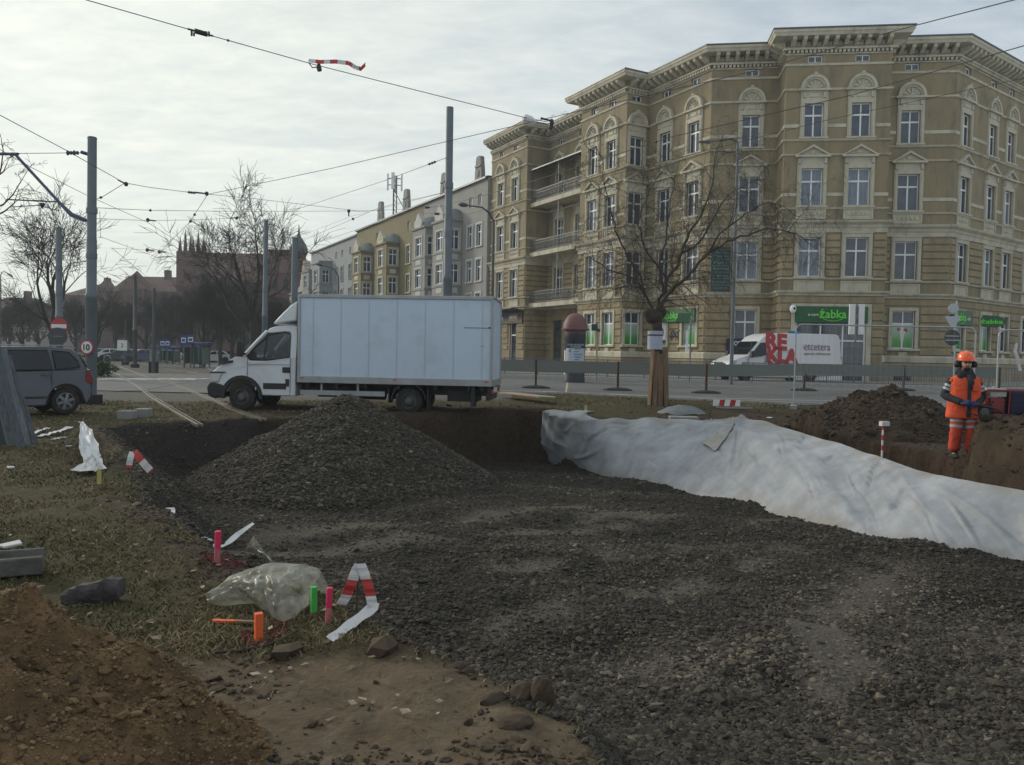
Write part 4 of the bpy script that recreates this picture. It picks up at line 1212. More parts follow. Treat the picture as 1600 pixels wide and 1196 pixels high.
# ---------------------------------------------------------------- the row of tenements down the street
M_GREYPL = mat('grey_plaster', (.27, .262, .245), .92, .10, .8, .15, 40, dirt=((.24, .235, .225), .5, 1.0))
M_OLIVE = mat('olive_plaster', (.20, .172, .095), .92, .12, .8, .15, 40, dirt=((.16, .14, .09), .5, 1.0))
M_PALE = mat('pale_blue_grey_plaster', (.27, .28, .285), .92, .08, .8, .12, 40, dirt=((.25, .255, .26), .5, 1.0))
M_PINK = mat('pinkish_plaster', (.38, .32, .27), .92, .1, .8, .12, 40)
M_SLATE = mat('slate_roof', (.07, .07, .078), .7, .3, 3, .3)
M_COPPER = mat('zinc_dome', (.17, .19, .19), .5, .25, 3, metal=.3)
M_OFFW = mat('offwhite_trim', (.43, .43, .405), .85, .1, 2, .1)
def row_house(s0, s1, out, ztop, m, label, cols, floors, oriels=(), gables=(), trim=None, depth=12.0, attic=True, nm='tenement_house', gmat=None):
    trim = trim or M_OFFW
    P0, P1 = wing(s1, out), wing(s0, out)
    M, Ln = seg_M(P0, P1)
    h = thing(nm, label, 'building', (P0.x, P0.y, .2))
    w = MB(M); holes = []
    for x in cols:
        for z, hh in floors: holes.append((x - .55, x + .55, z, z + hh))
    if attic:
        for x in cols: holes.append((x - .4, x + .4, ztop - 2.3, ztop - 1.3))
    wall_cells(w, Ln, -.2, ztop, holes, .22)
    w.add([(0, 0, -.2), (0, depth, -.2), (0, depth, ztop), (0, 0, ztop)], [(0, 3, 2, 1)]); w.add([(Ln, 0, -.2), (Ln, 0, ztop), (Ln, depth, ztop), (Ln, depth, -.2)], [(0, 3, 2, 1)])
    w.add([(0, depth, -.2), (Ln, depth, -.2), (Ln, depth, ztop), (0, depth, ztop)], [(0, 1, 2, 3)])
    w.add([(0, .5, -.2), (Ln, .5, -.2), (Ln, .5, ztop), (0, .5, ztop)], [(0, 1, 2, 3)])
    w.build('wall', m, h)
    r = MB(M); r.prism([(-.3, ztop - .12), (-.3, ztop + .06), (0, ztop + .15), (depth, ztop + .5), (depth, ztop - .1), (0, ztop - .12)], 0, Ln, axis='x'); r.build('roof', M_SHEET, h)
    tr = MB(M)
    for z in (4.6, floors[0][0] - .5 if floors else 5):
        tr.box(0, Ln, -.10, .01, z, z + .16)
    for x in cols:
        for z, hh in floors:
            add_window(h, M @ T(x, 0, z), 1.1, hh, None, 'cross')
            for q in ((-.75, -.55, -.1, hh + .2), (.55, .75, -.1, hh + .2), (-.55, .55, hh, hh + .2)): tr.box(x + q[0], x + q[1], -.07, .01, z + q[2], z + q[3])
            tr.box(x - .8, x + .8, -.13, .01, z - .14, z - .02)
        if attic: add_window(h, M @ T(x, 0, ztop - 2.3), .8, 1.0, None, 'mid')
    tr.build('trim', trim, h)
    for (x0, x1, pr, za, zb, dome, zs) in oriels:
        b = MB(M); b.prism([(0, za - 1.2), (0, za), (-pr, za), (-pr, za - .15)], x0, x1, axis='x')
        hs = []
        # front and two sides of the bay as walls with window holes
        def wall_at(Ms, Lw, wins):
            q = MB(Ms); wall_cells(q, Lw, za, zb, wins, .15); b.v.extend([]); return q
        F = M @ T(x0, -pr, 0); Lf = x1 - x0
        wf = [(Lf / 2 - .85, Lf / 2 + .85, z, z + 1.9) for z in zs]
        S = M @ T(x1, -pr, 0) @ RZ(PI / 2)
        S2 = M @ T(x0, 0, 0) @ RZ(-PI / 2)
        ws = [(pr / 2 - .5, pr / 2 + .5, z, z + 1.9) for z in zs]
        o = b.build('oriel', m, h)
        for Ms, Lw, wi in ((F, Lf, wf), (S, pr, ws), (S2, pr, ws)):
            q = MB(Ms); wall_cells(q, Lw, za, zb, wi, .15)
            q.box(-.06, Lw + .06, -.1, 0, za - .02, za + .18); q.box(-.1, Lw + .1, -.16, 0, zb - .2, zb)
            for z in zs: q.box(0, Lw, -.07, 0, z - .35, z - .2)
            q.build('oriel_wall', m, o)
            q = MB(Ms)
            for a, bb, c, d in wi:
                for e in ((a - .18, a, c - .08, d + .18), (bb, bb + .18, c - .08, d + .18), (a, bb, d, d + .18), (a - .2, bb + .2, c - .16, c - .06)): q.box(e[0], e[1], -.06, 0, e[2], e[3])
                for f_ in (.25, .75):
                    x_ = a + (bb - a) * f_
                q.frus(a + .1, bb - .1, -.05, 0, c - 1.0, c - .45, .05)
            q.build('oriel_trim', trim, o)
        for Ms, Lw, wi in ((F, Lf, wf), (S, pr, ws), (S2, pr, ws)):
            for a, bb, c, d in wi: add_window(h, Ms @ T((a + bb) / 2, -.03, c), bb - a, d - c, None, 'cross')
        i_ = MB(M); i_.box(x0 + .3, x1 - .3, -pr + .35, -.0, za, zb - .05); i_.build('interior', M_DARK, o)
        d = MB(M)
        cx = (x0 + x1) / 2; rx = (x1 - x0) / 2
        if dome:
            rows = []
            for k in range(7):
                t = PI / 2 * k / 6
                rows.append([(cx + rx * 1.08 * math.cos(t) * c_, -pr * .0 - pr * 1.1 * math.cos(t) * s_, zb + 1.25 * math.sin(t)) for c_, s_ in [(math.cos(q), max(0, math.sin(q)) ** .6) for q in [PI * j / 12 for j in range(13)]]])
            d.grid(rows)
            d.build('dome', M_COPPER, o, smooth=True)
            g = MB(M); g.prism([(cx - rx * .55, zb), (cx + rx * .55, zb), (cx + rx * .6, zb + .5), (cx, zb + 1.5), (cx - rx * .6, zb + .5)], -pr - .14, -pr + .3); g.build('dome_gable', trim, o)
        else:
            d.box(x0 - .1, x1 + .1, -pr - .1, 0, zb, zb + .12); d.build('oriel_roof', M_SHEET, o)
    for x, w_, hh in gables:
        g = MB(M); z = ztop
        pts = [(x - w_ / 2, z - .2), (x + w_ / 2, z - .2), (x + w_ * .46, z + hh * .35), (x + w_ * .36, z + hh * .72), (x + w_ * .30, z + hh * .95), (x + w_ * .15, z + hh), (x - w_ * .15, z + hh), (x - w_ * .30, z + hh * .95), (x - w_ * .36, z + hh * .72), (x - w_ * .46, z + hh * .35)]
        g.prism(pts, -.10, .30); g.box(x - w_ * .36, x + w_ * .36, -.2, -.12, z + hh * .55, z + hh * .62); g.ell((x, -.14, z + hh * .3), (w_ * .2, .06, hh * .16), 8)
        g.build('gable', gmat or M_CONC, h)
    return h, M, Ln
FLS = [(5.4, 2.0), (8.6, 2.0), (11.9, 2.0)]
gh, GM, GL = row_house(27.75, 43.3, 1.2, 18.0, M_GREYPL, 'grey tenement with two pale oriels and rooftop gables next to the ochre corner house', [11.9, 13.9], FLS, [(6.4, 10.0, 1.6, 3.6, 14.9, True, (5.2, 8.6, 11.9)), (.8, 4.4, 1.6, 3.6, 14.9, True, (5.2, 8.6, 11.9))], [(13.6, 1.5, 2.3), (5.3, 1.5, 2.3)])
row_house(43.3, 67.4, 1.2, 18.0, M_OLIVE, 'olive tenement with two oriels standing between the grey tenements', [8.6, 10.6, 19.5, 21.8], FLS, [(12.6, 16.6, 1.6, 3.6, 14.6, True, (5.2, 8.6, 11.9)), (3.2, 7.0, 1.6, 3.6, 14.6, True, (5.2, 8.6, 11.9))], [(18.5, 1.7, 2.5), (9.5, 1.7, 2.5)], trim=M_TRIM)
# roof antenna mast
ap = wing(55.5, .2)
t = thing('antenna_mast', 'lattice antenna mast with white panel aerials on the olive tenement roof', 'antenna', (ap.x, ap.y, 17.9))
b = MB(T(ap.x, ap.y, 0))
for a_ in range(3): b.cyl((.25 * math.cos(a_ * 2.1), .25 * math.sin(a_ * 2.1), 18.0), (.25 * math.cos(a_ * 2.1), .25 * math.sin(a_ * 2.1), 23.4), .07, n=6)
for k in range(8):
    b.cyl((.25, 0, 18.2 + .6 * k), (.25 * math.cos(2.1), .25 * math.sin(2.1), 18.8 + .6 * k), .035, n=4); b.cyl((.25 * math.cos(4.2), .25 * math.sin(4.2), 18.2 + .6 * k), (.25 * math.cos(2.1), .25 * math.sin(2.1), 18.8 + .6 * k), .035, n=4)
b.cyl((0, 0, 21.5), (1.8, 0, 18.3), .05, n=5); b.build('lattice', M_IRON, t)
for a_ in (0.2, 1.7, 3.2, 4.6):
    b = MB(T(ap.x, ap.y, 0) @ RZ(a_)); b.box(.75, .95, -.2, .2, 21.6, 23.6); b.build('panel_aerial', M_WHITEP, t, bevel=.04)
    b = MB(T(ap.x, ap.y, 0) @ RZ(a_)); b.box(.1, .75, -.04, .04, 22.2, 22.3); b.box(.1, .75, -.04, .04, 23.0, 23.1); b.build('bracket', M_IRON, t)
row_house(67.4, 92.5, 1.0, 17.6, M_PALE, 'pale blue grey tenement with square boxed bays and a concrete balcony', [14.5, 17.6, 21.5], FLS, [(2.0, 6.0, 1.9, 3.6, 14.2, False, (5.2, 8.6, 11.6)), (8.2, 12.4, 1.9, 3.6, 15.0, False, (5.2, 8.6, 11.9))], [], trim=M_PALE)
# its balcony
Mb, Lb = seg_M(wing(92.5, 1.0), wing(67.4, 1.0))
# small gabled house with slate roof beyond
def gabled(s0, s1, out, eave, ridge, m, label):
    P0, P1 = wing(s1, out), wing(s0, out); M, Ln = seg_M(P0, P1)
    h = thing('gabled_house', label, 'building', (P0.x, P0.y, .2))
    w = MB(M); cols = [Ln * f for f in (.2, .5, .8)]
    hol = [(x - .6, x + .6, z, z + 2.0) for x in cols for z in (5, 8.4)]
    wall_cells(w, Ln, -.2, eave, hol, .2); w.box(0, Ln, .4, 12, -.2, eave)
    w.prism([(Ln * .55, eave), (Ln * .95, eave), (Ln * .75, eave + 5.2)], -.4, .8)
    w.build('wall', m, h)
    for x in cols:
        for z in (5, 8.4): add_window(h, M @ T(x, 0, z), 1.2, 2.0, None, 'cross')
    r = MB(M); r.prism([(-.4, eave), (6, ridge), (12.4, eave)], -.3, Ln + .3, axis='x'); r.build('roof', M_SLATE, h)
    return h
gabled(92.6, 108, .9, 11.6, 16.6, M_PINK, 'pinkish gabled house with dark slate roof at the far end of the row')
# corner house with onion turret far behind
def pane_grid(parent, items, arched=False):
    """dark windows, each a part of its own: (x, y, z, width, height)"""
    first = {}
    for x, y, z, w, h in items:
        k = (round(w, 2), round(h, 2))
        if k not in first:
            q = MB()
            if arched: q.prism([(-w / 2, 0), (w / 2, 0), (w / 2, h * .74), (0, h), (-w / 2, h * .74)], -.06, .02)
            else: q.box(-w / 2, w / 2, -.05, .02, 0, h)
            first[k] = q.build('window', M_DARK, parent, T(x, y, z))
        else: again(first[k], 'window', parent, T(x, y, z))
def onion_house():
    c = yy(466, 470, 165)
    h = thing('turret_house', 'dark red brick house with an onion domed turret rising behind the poles', 'building', (c.x, c.y, 0))
    w = MB(T(c.x, c.y, 0)); w.box(-8, -1.0, 0, 8, -1, 17.5); w.lathe([(1.5, -1), (1.5, 19.6), (1.75, 19.8), (1.75, 20.3), (1.5, 20.5), (1.5, 21.3)], 16); w.build('wall', M_BRICK, h)
    r = MB(T(c.x, c.y, 0)); r.prism([(-.4, 17.5), (4, 22.8), (8.4, 17.5)], -8.2, -.9, axis='x'); r.build('roof', M_TILE, h)
    r = MB(T(c.x, c.y, 0)); r.lathe([(1.6, 21.2), (1.85, 21.8), (1.85, 22.5), (1.5, 23.4), (.9, 24.3), (.45, 25.0), (.2, 25.8), (.06, 27.4), (0.0, 27.6)], 16); r.build('onion_dome', M_SLATE, h, smooth='all')
    pane_grid(h, [(c.x - 7 + k * 2.2, c.y, z, 1.0, 2.2) for k in range(3) for z in (6, 10, 14)])
    return h
M_BRICK = mat('dark_red_brick', (.098, .048, .038), .95, .25, 1.5, .3, 12)
M_TILE = mat('red_roof_tile', (.095, .048, .038), .9, .25, 1.2, .3, 10)
onion_house()
# ---------------------------------------------------------------- brick gothic school and houses far behind the trees
def pinnacle(b, x, y, z, w, h):
    b.box(x - w / 2, x + w / 2, y - w / 2, y + w / 2, z - 6, z)
    b.add([(x - w / 2, y - w / 2, z), (x + w / 2, y - w / 2, z), (x + w / 2, y + w / 2, z), (x - w / 2, y + w / 2, z), (x, y, z + h)], [(0, 1, 4), (1, 2, 4), (2, 3, 4), (3, 0, 4)])
def gothic():
    Y = 185.0
    def X(u): return yy(u, 470, Y).x
    def Zv(v, u=330): return yy(u, v, Y).z
    t = thing('brick_gothic_hall', 'dark brick gothic hall with pinnacled gable turrets and steep red roof behind the trees', 'building', (X(350), Y, 0))
    x0, x1 = X(284), X(440)
    ev = Zv(440); rg = Zv(388)
    w = MB(); w.box(x0, x1, Y, Y + 18, -1, ev)
    # stepped gable towers at the left end
    for u in (291, 311):
        xc = X(u); w.box(xc - 1.5, xc + 1.5, Y - 2, Y + 1, -1, Zv(395))
    w.prism([(Y, ev), (Y + 18, ev), (Y + 9, rg + 1)], x0, x0 + .8, axis='x')
    w.build('wall', M_BRICK, t)
    p = MB()
    for u in (291, 311):
        xc = X(u)
        for dx, hh in ((-1.2, 5.0), (0, 7.2), (1.2, 5.0)): pinnacle(p, xc + dx, Y - .6, Zv(395), .75, hh * .75)
    p.build('pinnacle', M_BRICK, t)
    r = MB(); r.prism([(Y - .6, ev), (Y + 9, rg), (Y + 18.6, ev)], x0 + .9, x1, axis='x'); r.build('roof', M_TILE, t)
    pane_grid(t, [(x0 + 5.7 + k * (x1 - x0 - 6) / 9, Y, z, 1.4, 3.8) for k in range(9) for z in (3, 9, 14)], True)
gothic()
def long_house(u0, u1, veave, vridge, Y, m, label, hip=True, towers=(), nm='brick_house', cols=10, depth=16):
    a, b_ = yy(u0, 480, Y), yy(u1, 480, Y)
    ev = yy((u0 + u1) / 2, veave, Y).z; rg = yy((u0 + u1) / 2, vridge, Y).z
    t = thing(nm, label, 'building', ((a.x + b_.x) / 2, Y, 0))
    w = MB(); w.box(a.x, b_.x, Y, Y + depth, -1, ev); w.build('wall', m, t)
    hp = depth * .35 if hip else 0
    r = MB(); e = .5
    r.add([(a.x - e, Y - e, ev), (b_.x + e, Y - e, ev), (b_.x + e, Y + depth + e, ev), (a.x - e, Y + depth + e, ev), (a.x + hp, Y + depth / 2, rg), (b_.x - hp, Y + depth / 2, rg)], [(0, 1, 5, 4), (1, 2, 5), (2, 3, 4, 5), (3, 0, 4), (0, 3, 2, 1)])
    r.build('roof', M_TILE, t)
    L_ = b_.x - a.x
    pane_grid(t, [(a.x + L_ * (k + .5) / cols, Y, float(z), 1.1, 2.1) for k in range(cols) for z in np.arange(2.5, ev - 2.5, 4.0)])
    for uc, wpx, vb, vt in towers:
        c = yy(uc, vb, Y - 1); hw = wpx / 2 / FOC * Y
        k = MB(); k.box(c.x - hw * .85, c.x + hw * .85, Y - 1, Y + 2 * hw * .8, -1, c.z); k.build('gable', m, t)
        zt = yy(uc, vt, Y - 1).z
        k = MB(); k.add([(c.x - hw, Y - 1.3, c.z), (c.x + hw, Y - 1.3, c.z), (c.x + hw, Y - 1 + 1.8 * hw, c.z), (c.x - hw, Y - 1 + 1.8 * hw, c.z), (c.x, Y - 1 + .85 * hw, zt)], [(0, 1, 4), (1, 2, 4), (2, 3, 4), (3, 0, 4), (0, 3, 2, 1)]); k.build('gable_roof', M_TILE, t)
    c = MB(); x = a.x + L_ * .62; c.box(x - .7, x + .7, Y + depth * .4, Y + depth * .4 + 1.2, rg - 2, rg + 1.6); c.build('chimney', M_BRICK, t)
long_house(176, 284, 456, 428, 195, M_BRICK, 'long dark brick school with red roof and tall gable beside the gothic hall', False, [(205, 46, 452, 421)], cols=16)
long_house(100, 176, 462, 440, 215, M_BRICK, 'brick building with a small pyramid roof behind the thick tram pole', True, [(162, 26, 455, 431)], cols=8)
long_house(-60, 62, 494, 462, 190, M_PINK, 'distant buff house with broad red roof and chimney at the far left', True, [], 'distant_house', 10)
# ================================================================== VEHICLES
M_TRUCKW = mat('white_vehicle_paint', (.60, .63, .66), .42, .04, 1.5, coat=.25, dirt=((.40, .40, .39), .55, 1.1))
M_BOXW = mat('white_box_panel', (.50, .59, .69), .55, .03, .8, dirt=((.36, .40, .44), .6, .9))  # white panels with the sky's blue cast mixed into the colour
M_ALU = mat('aluminium_rail', (.33, .34, .35), .5, .15, 3, metal=.5)
M_BLKP = mat('black_plastic', (.018, .018, .019), .55, .3, 6)
M_TYRE = mat('tyre_rubber', (.020, .019, .018), .9, .3, 8, dirt=((.07, .06, .05), .7, 5))
M_RIM = mat('dirty_steel_rim', (.13, .13, .13), .55, .3, 8, metal=.4, dirt=((.05, .045, .04), .7, 6))
M_LAMP = mat('headlamp_glass', (.42, .44, .45), .12, .15, 8, spec=.9)
M_REDL = mat('red_lamp', (.22, .012, .012), .25, .2, 8)
M_ORAN = mat('orange_marker', (.45, .12, .03), .4, .1, 8)
M_SEAT = mat('dark_seat_fabric', (.035, .036, .04), .9, .2, 6)
def clear_glass():
    m = bpy.data.materials.new('vehicle_glass'); m.use_nodes = True; nt = m.node_tree; nt.nodes.remove(nt.nodes['Principled BSDF'])
    out = nt.nodes['Material Output']
    tr = N(nt, 'ShaderNodeBsdfTransparent', ins={0: (.42, .47, .46, 1)}); gl = N(nt, 'ShaderNodeBsdfGlossy', ins={0: (.8, .85, .88, 1), 1: .03})
    fr = N(nt, 'ShaderNodeFresnel', ins={0: 1.6}); ms = N(nt, 'ShaderNodeMixShader')
    L(nt, fr, ms, 0, 0); L(nt, tr, ms, 0, 1); L(nt, gl, ms, 0, 2); L(nt, ms, out); return m
M_VGL = clear_glass()
M_CARGL = mat('dark_car_glass', (.012, .015, .018), .05, .3, 1, spec=.45)

def side_body(mb, pts, hw, m=None):
    """outline (x,z) of a vehicle side, closed across the width; hw(x,z) gives the half width"""
    n = len(pts)
    vs = [(x, -hw(x, z), z) for x, z in pts] + [(x, hw(x, z), z) for x, z in pts]
    fs = [tuple(range(n)), tuple(range(2 * n - 1, n - 1, -1))] + [((i + 1) % n, i, n + i, n + (i + 1) % n) for i in range(n)]
    return mb.add(vs, fs, m)
def arc(cx, cz, r, a0, a1, n=10): return [(cx + r * math.cos(a0 + (a1 - a0) * i / n), cz + r * math.sin(a0 + (a1 - a0) * i / n)) for i in range(n + 1)]
def wheel(parent, M, r, w, rim_r, spokes=6, rimmat=None, dual=False, steel=False):
    """wheel whose outer face looks to -y, centred at the origin of M"""
    t = MB(); R = RX(PI / 2)
    t.lathe([(rim_r, -w * .02), (rim_r + .03, 0), (r * .93, .005), (r, w * .14), (r, w * .8), (r * .93, w), (rim_r, w)], 28, R=RX(-PI / 2), caps=False)
    for k in range(40):
        a = 2 * PI * k / 40
        t.rbox((r * math.cos(a) * 1.0, w * .5, r * math.sin(a)), (.012, w * .66, .03), RY(-a))
    o = t.build('wheel', M_TYRE, parent, M, smooth=True)
    q = MB(); mt = rimmat or M_RIM
    q.lathe([(rim_r + .005, .01), (rim_r - .02, -.005), (rim_r - .035, .05), (rim_r - .05, .09)], 24, R=RX(-PI / 2), caps=False)
    if steel:
        q.lathe([(rim_r - .04, .075), (rim_r * .62, .055), (rim_r * .45, .02), (rim_r * .40, -.03), (rim_r * .22, -.04), (.0, -.045)], 24, R=RX(-PI / 2), caps=False)
        for k in range(5):
            a = 2 * PI * k / 5; q.ell((rim_r * .32 * math.cos(a), -.035, rim_r * .32 * math.sin(a)), (.02, .02, .02), 6)
    else:
        q.lathe([(rim_r * .98, .10), (0, .10)], 20, R=RX(-PI / 2)); q.lathe([(.07, .03), (.06, -.012), (0, -.014)], 14, R=RX(-PI / 2))
        for k in range(spokes):
            a = 2 * PI * k / spokes + .3
            q.add([(.04 * math.cos(a + 1), .0, .04 * math.sin(a + 1)), (.04 * math.cos(a - 1), .0, .04 * math.sin(a - 1)), (rim_r * .96 * math.cos(a - .16), .012, rim_r * .96 * math.sin(a - .16)), (rim_r * .96 * math.cos(a + .16), .012, rim_r * .96 * math.sin(a + .16)),
                   (.04 * math.cos(a + 1), .05, .04 * math.sin(a + 1)), (.04 * math.cos(a - 1), .05, .04 * math.sin(a - 1)), (rim_r * .96 * math.cos(a - .16), .06, rim_r * .96 * math.sin(a - .16)), (rim_r * .96 * math.cos(a + .16), .06, rim_r * .96 * math.sin(a + .16))],
                  [(0, 1, 2, 3), (1, 5, 6, 2), (0, 3, 7, 4), (2, 6, 7, 3)])
    q.build('rim', mt, o, M, smooth=True)
    if not steel:
        pass
    return o
M_RIMD = mat('rim_shadow_paint', (.03, .03, .03), .7, .2, 5)

def lorry():
    p0 = yy(377, 643, 21.75); p1 = yy(638, 650, 21.35); p0.z = p1.z = 0
    a = math.atan2(p1.y - p0.y, p1.x - p0.x); WB = (p1 - p0).length
    M = T(p0.x, p0.y, .02) @ RZ(a) @ T(0, 1.0, 0)
    t = thing('box_truck', 'white box lorry with tall plain cargo body parked across the tram rails', 'lorry', (p0.x, p0.y, 0), rz=a)
    hw = lambda x, z: (.98 if z < 1.3 else .98 - (z - 1.3) * .16) * (1 if x > -.3 else 1 - (-.3 - x) ** 2 * .35)
    # lower cab body to the belt line
    c = MB()
    pts = [(-.89, .66), (-.93, .86), (-.89, 1.03), (-.60, 1.25), (-.22, 1.45), (.08, 1.51), (.20, 1.36), (.62, 1.36), (.70, 1.37), (1.30, 1.47), (1.50, 1.47), (1.50, .42), (.58, .42)] + arc(0, .37, .50, .15, PI - .15)[0:] + [(-.52, .66)]
    side_body(c, pts, hw); c.build('cab', M_TRUCKW, t, M, bevel=.035, smooth=True)
    c = MB(); side_body(c, [(.60, 2.12), (.70, 2.25), (.95, 2.33), (1.38, 2.35), (1.50, 2.32), (1.50, 2.12), (1.28, 2.15), (1.14, 2.16), (.78, 2.12)], hw)
    c.build('cab_roof', M_TRUCKW, t, M, bevel=.03, smooth=True)
    c = MB(); side_body(c, [(1.32, 1.46), (1.50, 1.46), (1.50, 2.16), (1.30, 2.17)], hw)
    c.build('rear_cab_wall', M_TRUCKW, t, M) ; 
    c = MB()
    for s in (-1, 1):
        y = lambda x, z: s * (hw(x, z) - .02)
        c.tube([(.06, y(0, 1.5), 1.50), (.34, y(.3, 1.84), 1.84), (.64, y(.6, 2.2), 2.17)], [.055, .05, .05], 8)
    c.build('windscreen_pillar', M_TRUCKW, t, M, smooth=True)
    # glass
    g = MB(); g.add([(.06, -.86, 1.52), (.06, .86, 1.52), (.63, .80, 2.17), (.63, -.80, 2.17)], [(0, 1, 2, 3)]); g.build('windscreen', M_VGL, t, M)
    for s in (-1, 1):
        y = lambda z: s * (hw(.5, z) - .012)
        gp_ = [(.16, 1.44), (.62, 1.38), (.72, 1.385), (1.32, 1.475), (1.31, 2.10), (1.16, 2.145), (.74, 2.10), (.30, 1.68)]
        g = MB(); g.add([(x, y(z), z) for x, z in gp_], [tuple(range(8))]); o = g.build('side_window', M_VGL, t, M)
        g = MB()
        for (xa, za), (xb, zb) in zip(gp_, gp_[1:] + gp_[:1]): g.cyl((xa, y(za) + s * .008, za), (xb, y(zb) + s * .008, zb), .020, n=6)
        g.cyl((.60, y(1.38) + s * .004, 1.38), (.66, y(2.06) + s * .004, 2.06), .022, n=6)
        g.prism([(.10, 1.50), (.20, 1.37), (.42, 1.37), (.36, 1.60)], y(1.45) - .012, y(1.45) + .012)
        g.build('frame', M_BLKP, o, M)
        # mirror
        g = MB(); g.rbox((.02, s * 1.16, 1.67), (.13, .20, .42), RZ(.1)); g.box(.05, .12, *sorted((s * .9, s * 1.12)), 1.52, 1.57); g.box(.05, .12, *sorted((s * .9, s * 1.12)), 1.72, 1.76)
        g.build('mirror', M_BLKP, t, M, bevel=.03, smooth=True)
        # black trim on the doors and wings
        g = MB(); g.box(.60, 1.24, *sorted((s * .965, s * .995)), .60, .76); g.box(1.22, 1.32, *sorted((s * .965, s * .992)), .68, .88); g.build('door_strip', M_BLKP, t, M, bevel=.008)
        g = MB(); g.box(1.13, 1.34, *sorted((s * .965, s * .99)), 1.05, 1.20); g.build('door_handle', M_BLKP, t, M, bevel=.01)
        g = MB()
        for ri, ro in ((.49, .585),):
            A, B = arc(0, .37, ri, -.1, PI + .1, 14), arc(0, .37, ro, -.1, PI + .1, 14)
            y0, y1 = s * .90, s * 1.005
            for i in range(14):
                g.add([(A[i][0], y1, A[i][1]), (B[i][0], y1, B[i][1]), (B[i + 1][0], y1, B[i + 1][1]), (A[i + 1][0], y1, A[i + 1][1]), (A[i][0], y0, A[i][1]), (B[i][0], y0, B[i][1]), (B[i + 1][0], y0, B[i + 1][1]), (A[i + 1][0], y0, A[i + 1][1])], [(0, 1, 2, 3), (1, 5, 6, 2), (0, 3, 7, 4)])
        g.build('wheel_arch', M_BLKP, t, M)
        g = MB(); g.prism([(-.93, .84), (-.90, 1.0), (-.58, 1.0), (-.68, .76), (-.92, .74)], *sorted((s * .72, s * .955))); g.build('headlight', M_LAMP, t, M, bevel=.02)
        g = MB(); g.prism([(-.92, 1.0), (-.9, 1.035), (-.50, 1.045), (-.5, 1.02)], *sorted((s * .70, s * .965))); g.prism([(-.62, 1.24), (-.28, 1.30), (-.26, 1.36), (-.40, 1.35)], *sorted((s * .8, s * .985))); g.build('trim_strip', M_BLKP, t, M)
        # shut lines of the door
        g = MB(); g.box(.145, .155, *sorted((s * .97, s * .984)), .80, 1.40); g.box(1.345, 1.355, *sorted((s * .97, s * .984)), .45, 1.46); g.box(.16, 1.34, *sorted((s * .97, s * .983)), 1.262, 1.27); g.build('shut_line', M_BLKP, t, M)
    g = MB(); g.prism([(-.98, .38), (-1.02, .60), (-.96, .74), (-.50, .70), (-.47, .40), (-.80, .30)], -.95, .95); g.build('front_bumper', M_BLKP, t, M, bevel=.04, smooth=True)
    g = MB(); g.box(-.96, -.9, -.55, .55, .78, .98); g.build('grille', M_BLKP, t, M)
    # seats and steering wheel seen through the glass
    g = MB()
    for yc in (-.5, .1, .6):
        g.box(.85, 1.25, yc - .22, yc + .22, 1.1, 1.35); g.prism([(1.1, 1.3), (1.3, 1.3), (1.36, 1.85), (1.24, 1.85)], yc - .22, yc + .22); g.box(1.22, 1.34, yc - .12, yc + .12, 1.86, 2.02)
    g.build('seat', M_SEAT, t, M, bevel=.04)
    g = MB(); g.lathe([(.2, -.015), (.215, 0), (.2, .015), (.185, 0), (.2, -.015)], 20, (.56, -.45, 1.50), R=RY(rad(-55))); g.cyl((.40, -.45, 1.35), (.56, -.45, 1.5), .03); g.build('steering_wheel', M_BLKP, t, M)
    g = MB(); g.box(.1, .5, -.85, .85, 1.30, 1.45); g.build('dashboard', M_BLKP, t, M, bevel=.04)
    g = MB(); g.cyl((-.28, -.93, 1.38), (-.28, -.96, 1.62), .008); g.build('aerial', M_BLKP, t, M)
    # wind deflector
    g = MB(); hf = lambda x, z: .86 + (x - .8) * .10
    side_body(g, [(.80, 2.36), (.92, 2.50), (1.10, 2.68), (1.32, 2.88), (1.50, 3.0), (1.50, 2.46), (1.1, 2.40)], hf); g.build('wind_deflector', M_TRUCKW, t, M, bevel=.04, smooth=True)
    g = MB(); g.box(1.50, 1.58, -.9, .9, .75, 2.95); g.build('gap_panel', M_BLKP, t, M)
    # cargo box
    xb0, xb1 = 1.62, WB + 2.22; zb0, zb1 = .98, 3.13
    g = MB(); g.box(xb0, xb1, -1.06, 1.06, zb0, zb1); bo = g.build('cargo_box', M_BOXW, t, M)
    g = MB()
    for y in (-1.075, 1.075):
        g.box(xb0 - .03, xb1 + .03, y - .02, y + .02, zb1 - .05, zb1 + .045)
        for x in (xb0, xb1): g.box(x - .035, x + .035, y - .022, y + .022, zb0 - .02, zb1 - .05)
    g.box(xb0 - .03, xb0 + .02, -1.05, 1.05, zb1, zb1 + .05); g.box(xb1 - .02, xb1 + .03, -1.05, 1.05, zb1, zb1 + .05)
    g.build('edge_rail', M_ALU, bo, M, bevel=.012)
    g = MB()
    for y in (-1.085, 1.085): g.box(xb0 - .04, xb1 + .02, y - .02, y + .02, .80, zb0)
    g.box(xb1 - .02, xb1 + .05, -1.06, 1.06, .80, zb0); g.build('lower_rail', M_ALU, bo, M, bevel=.01)
    g = MB()
    nl = 8
    for k in range(1, nl):
        x = xb0 + .40 + (xb1 - xb0 - .65) * (k - 1) / (nl - 2)
        g.box(x - .003, x + .003, -1.063, -1.06, zb0 + .02, zb1 - .06)
        for j in range(42): g.box(x - .028, x - .012, -1.066, -1.06, zb0 + .03 + j * .05, zb0 + .046 + j * .05)
    g.build('rivet_seam', mat('seam_grey', (.36, .39, .42), .6, .1, 4), bo, M)
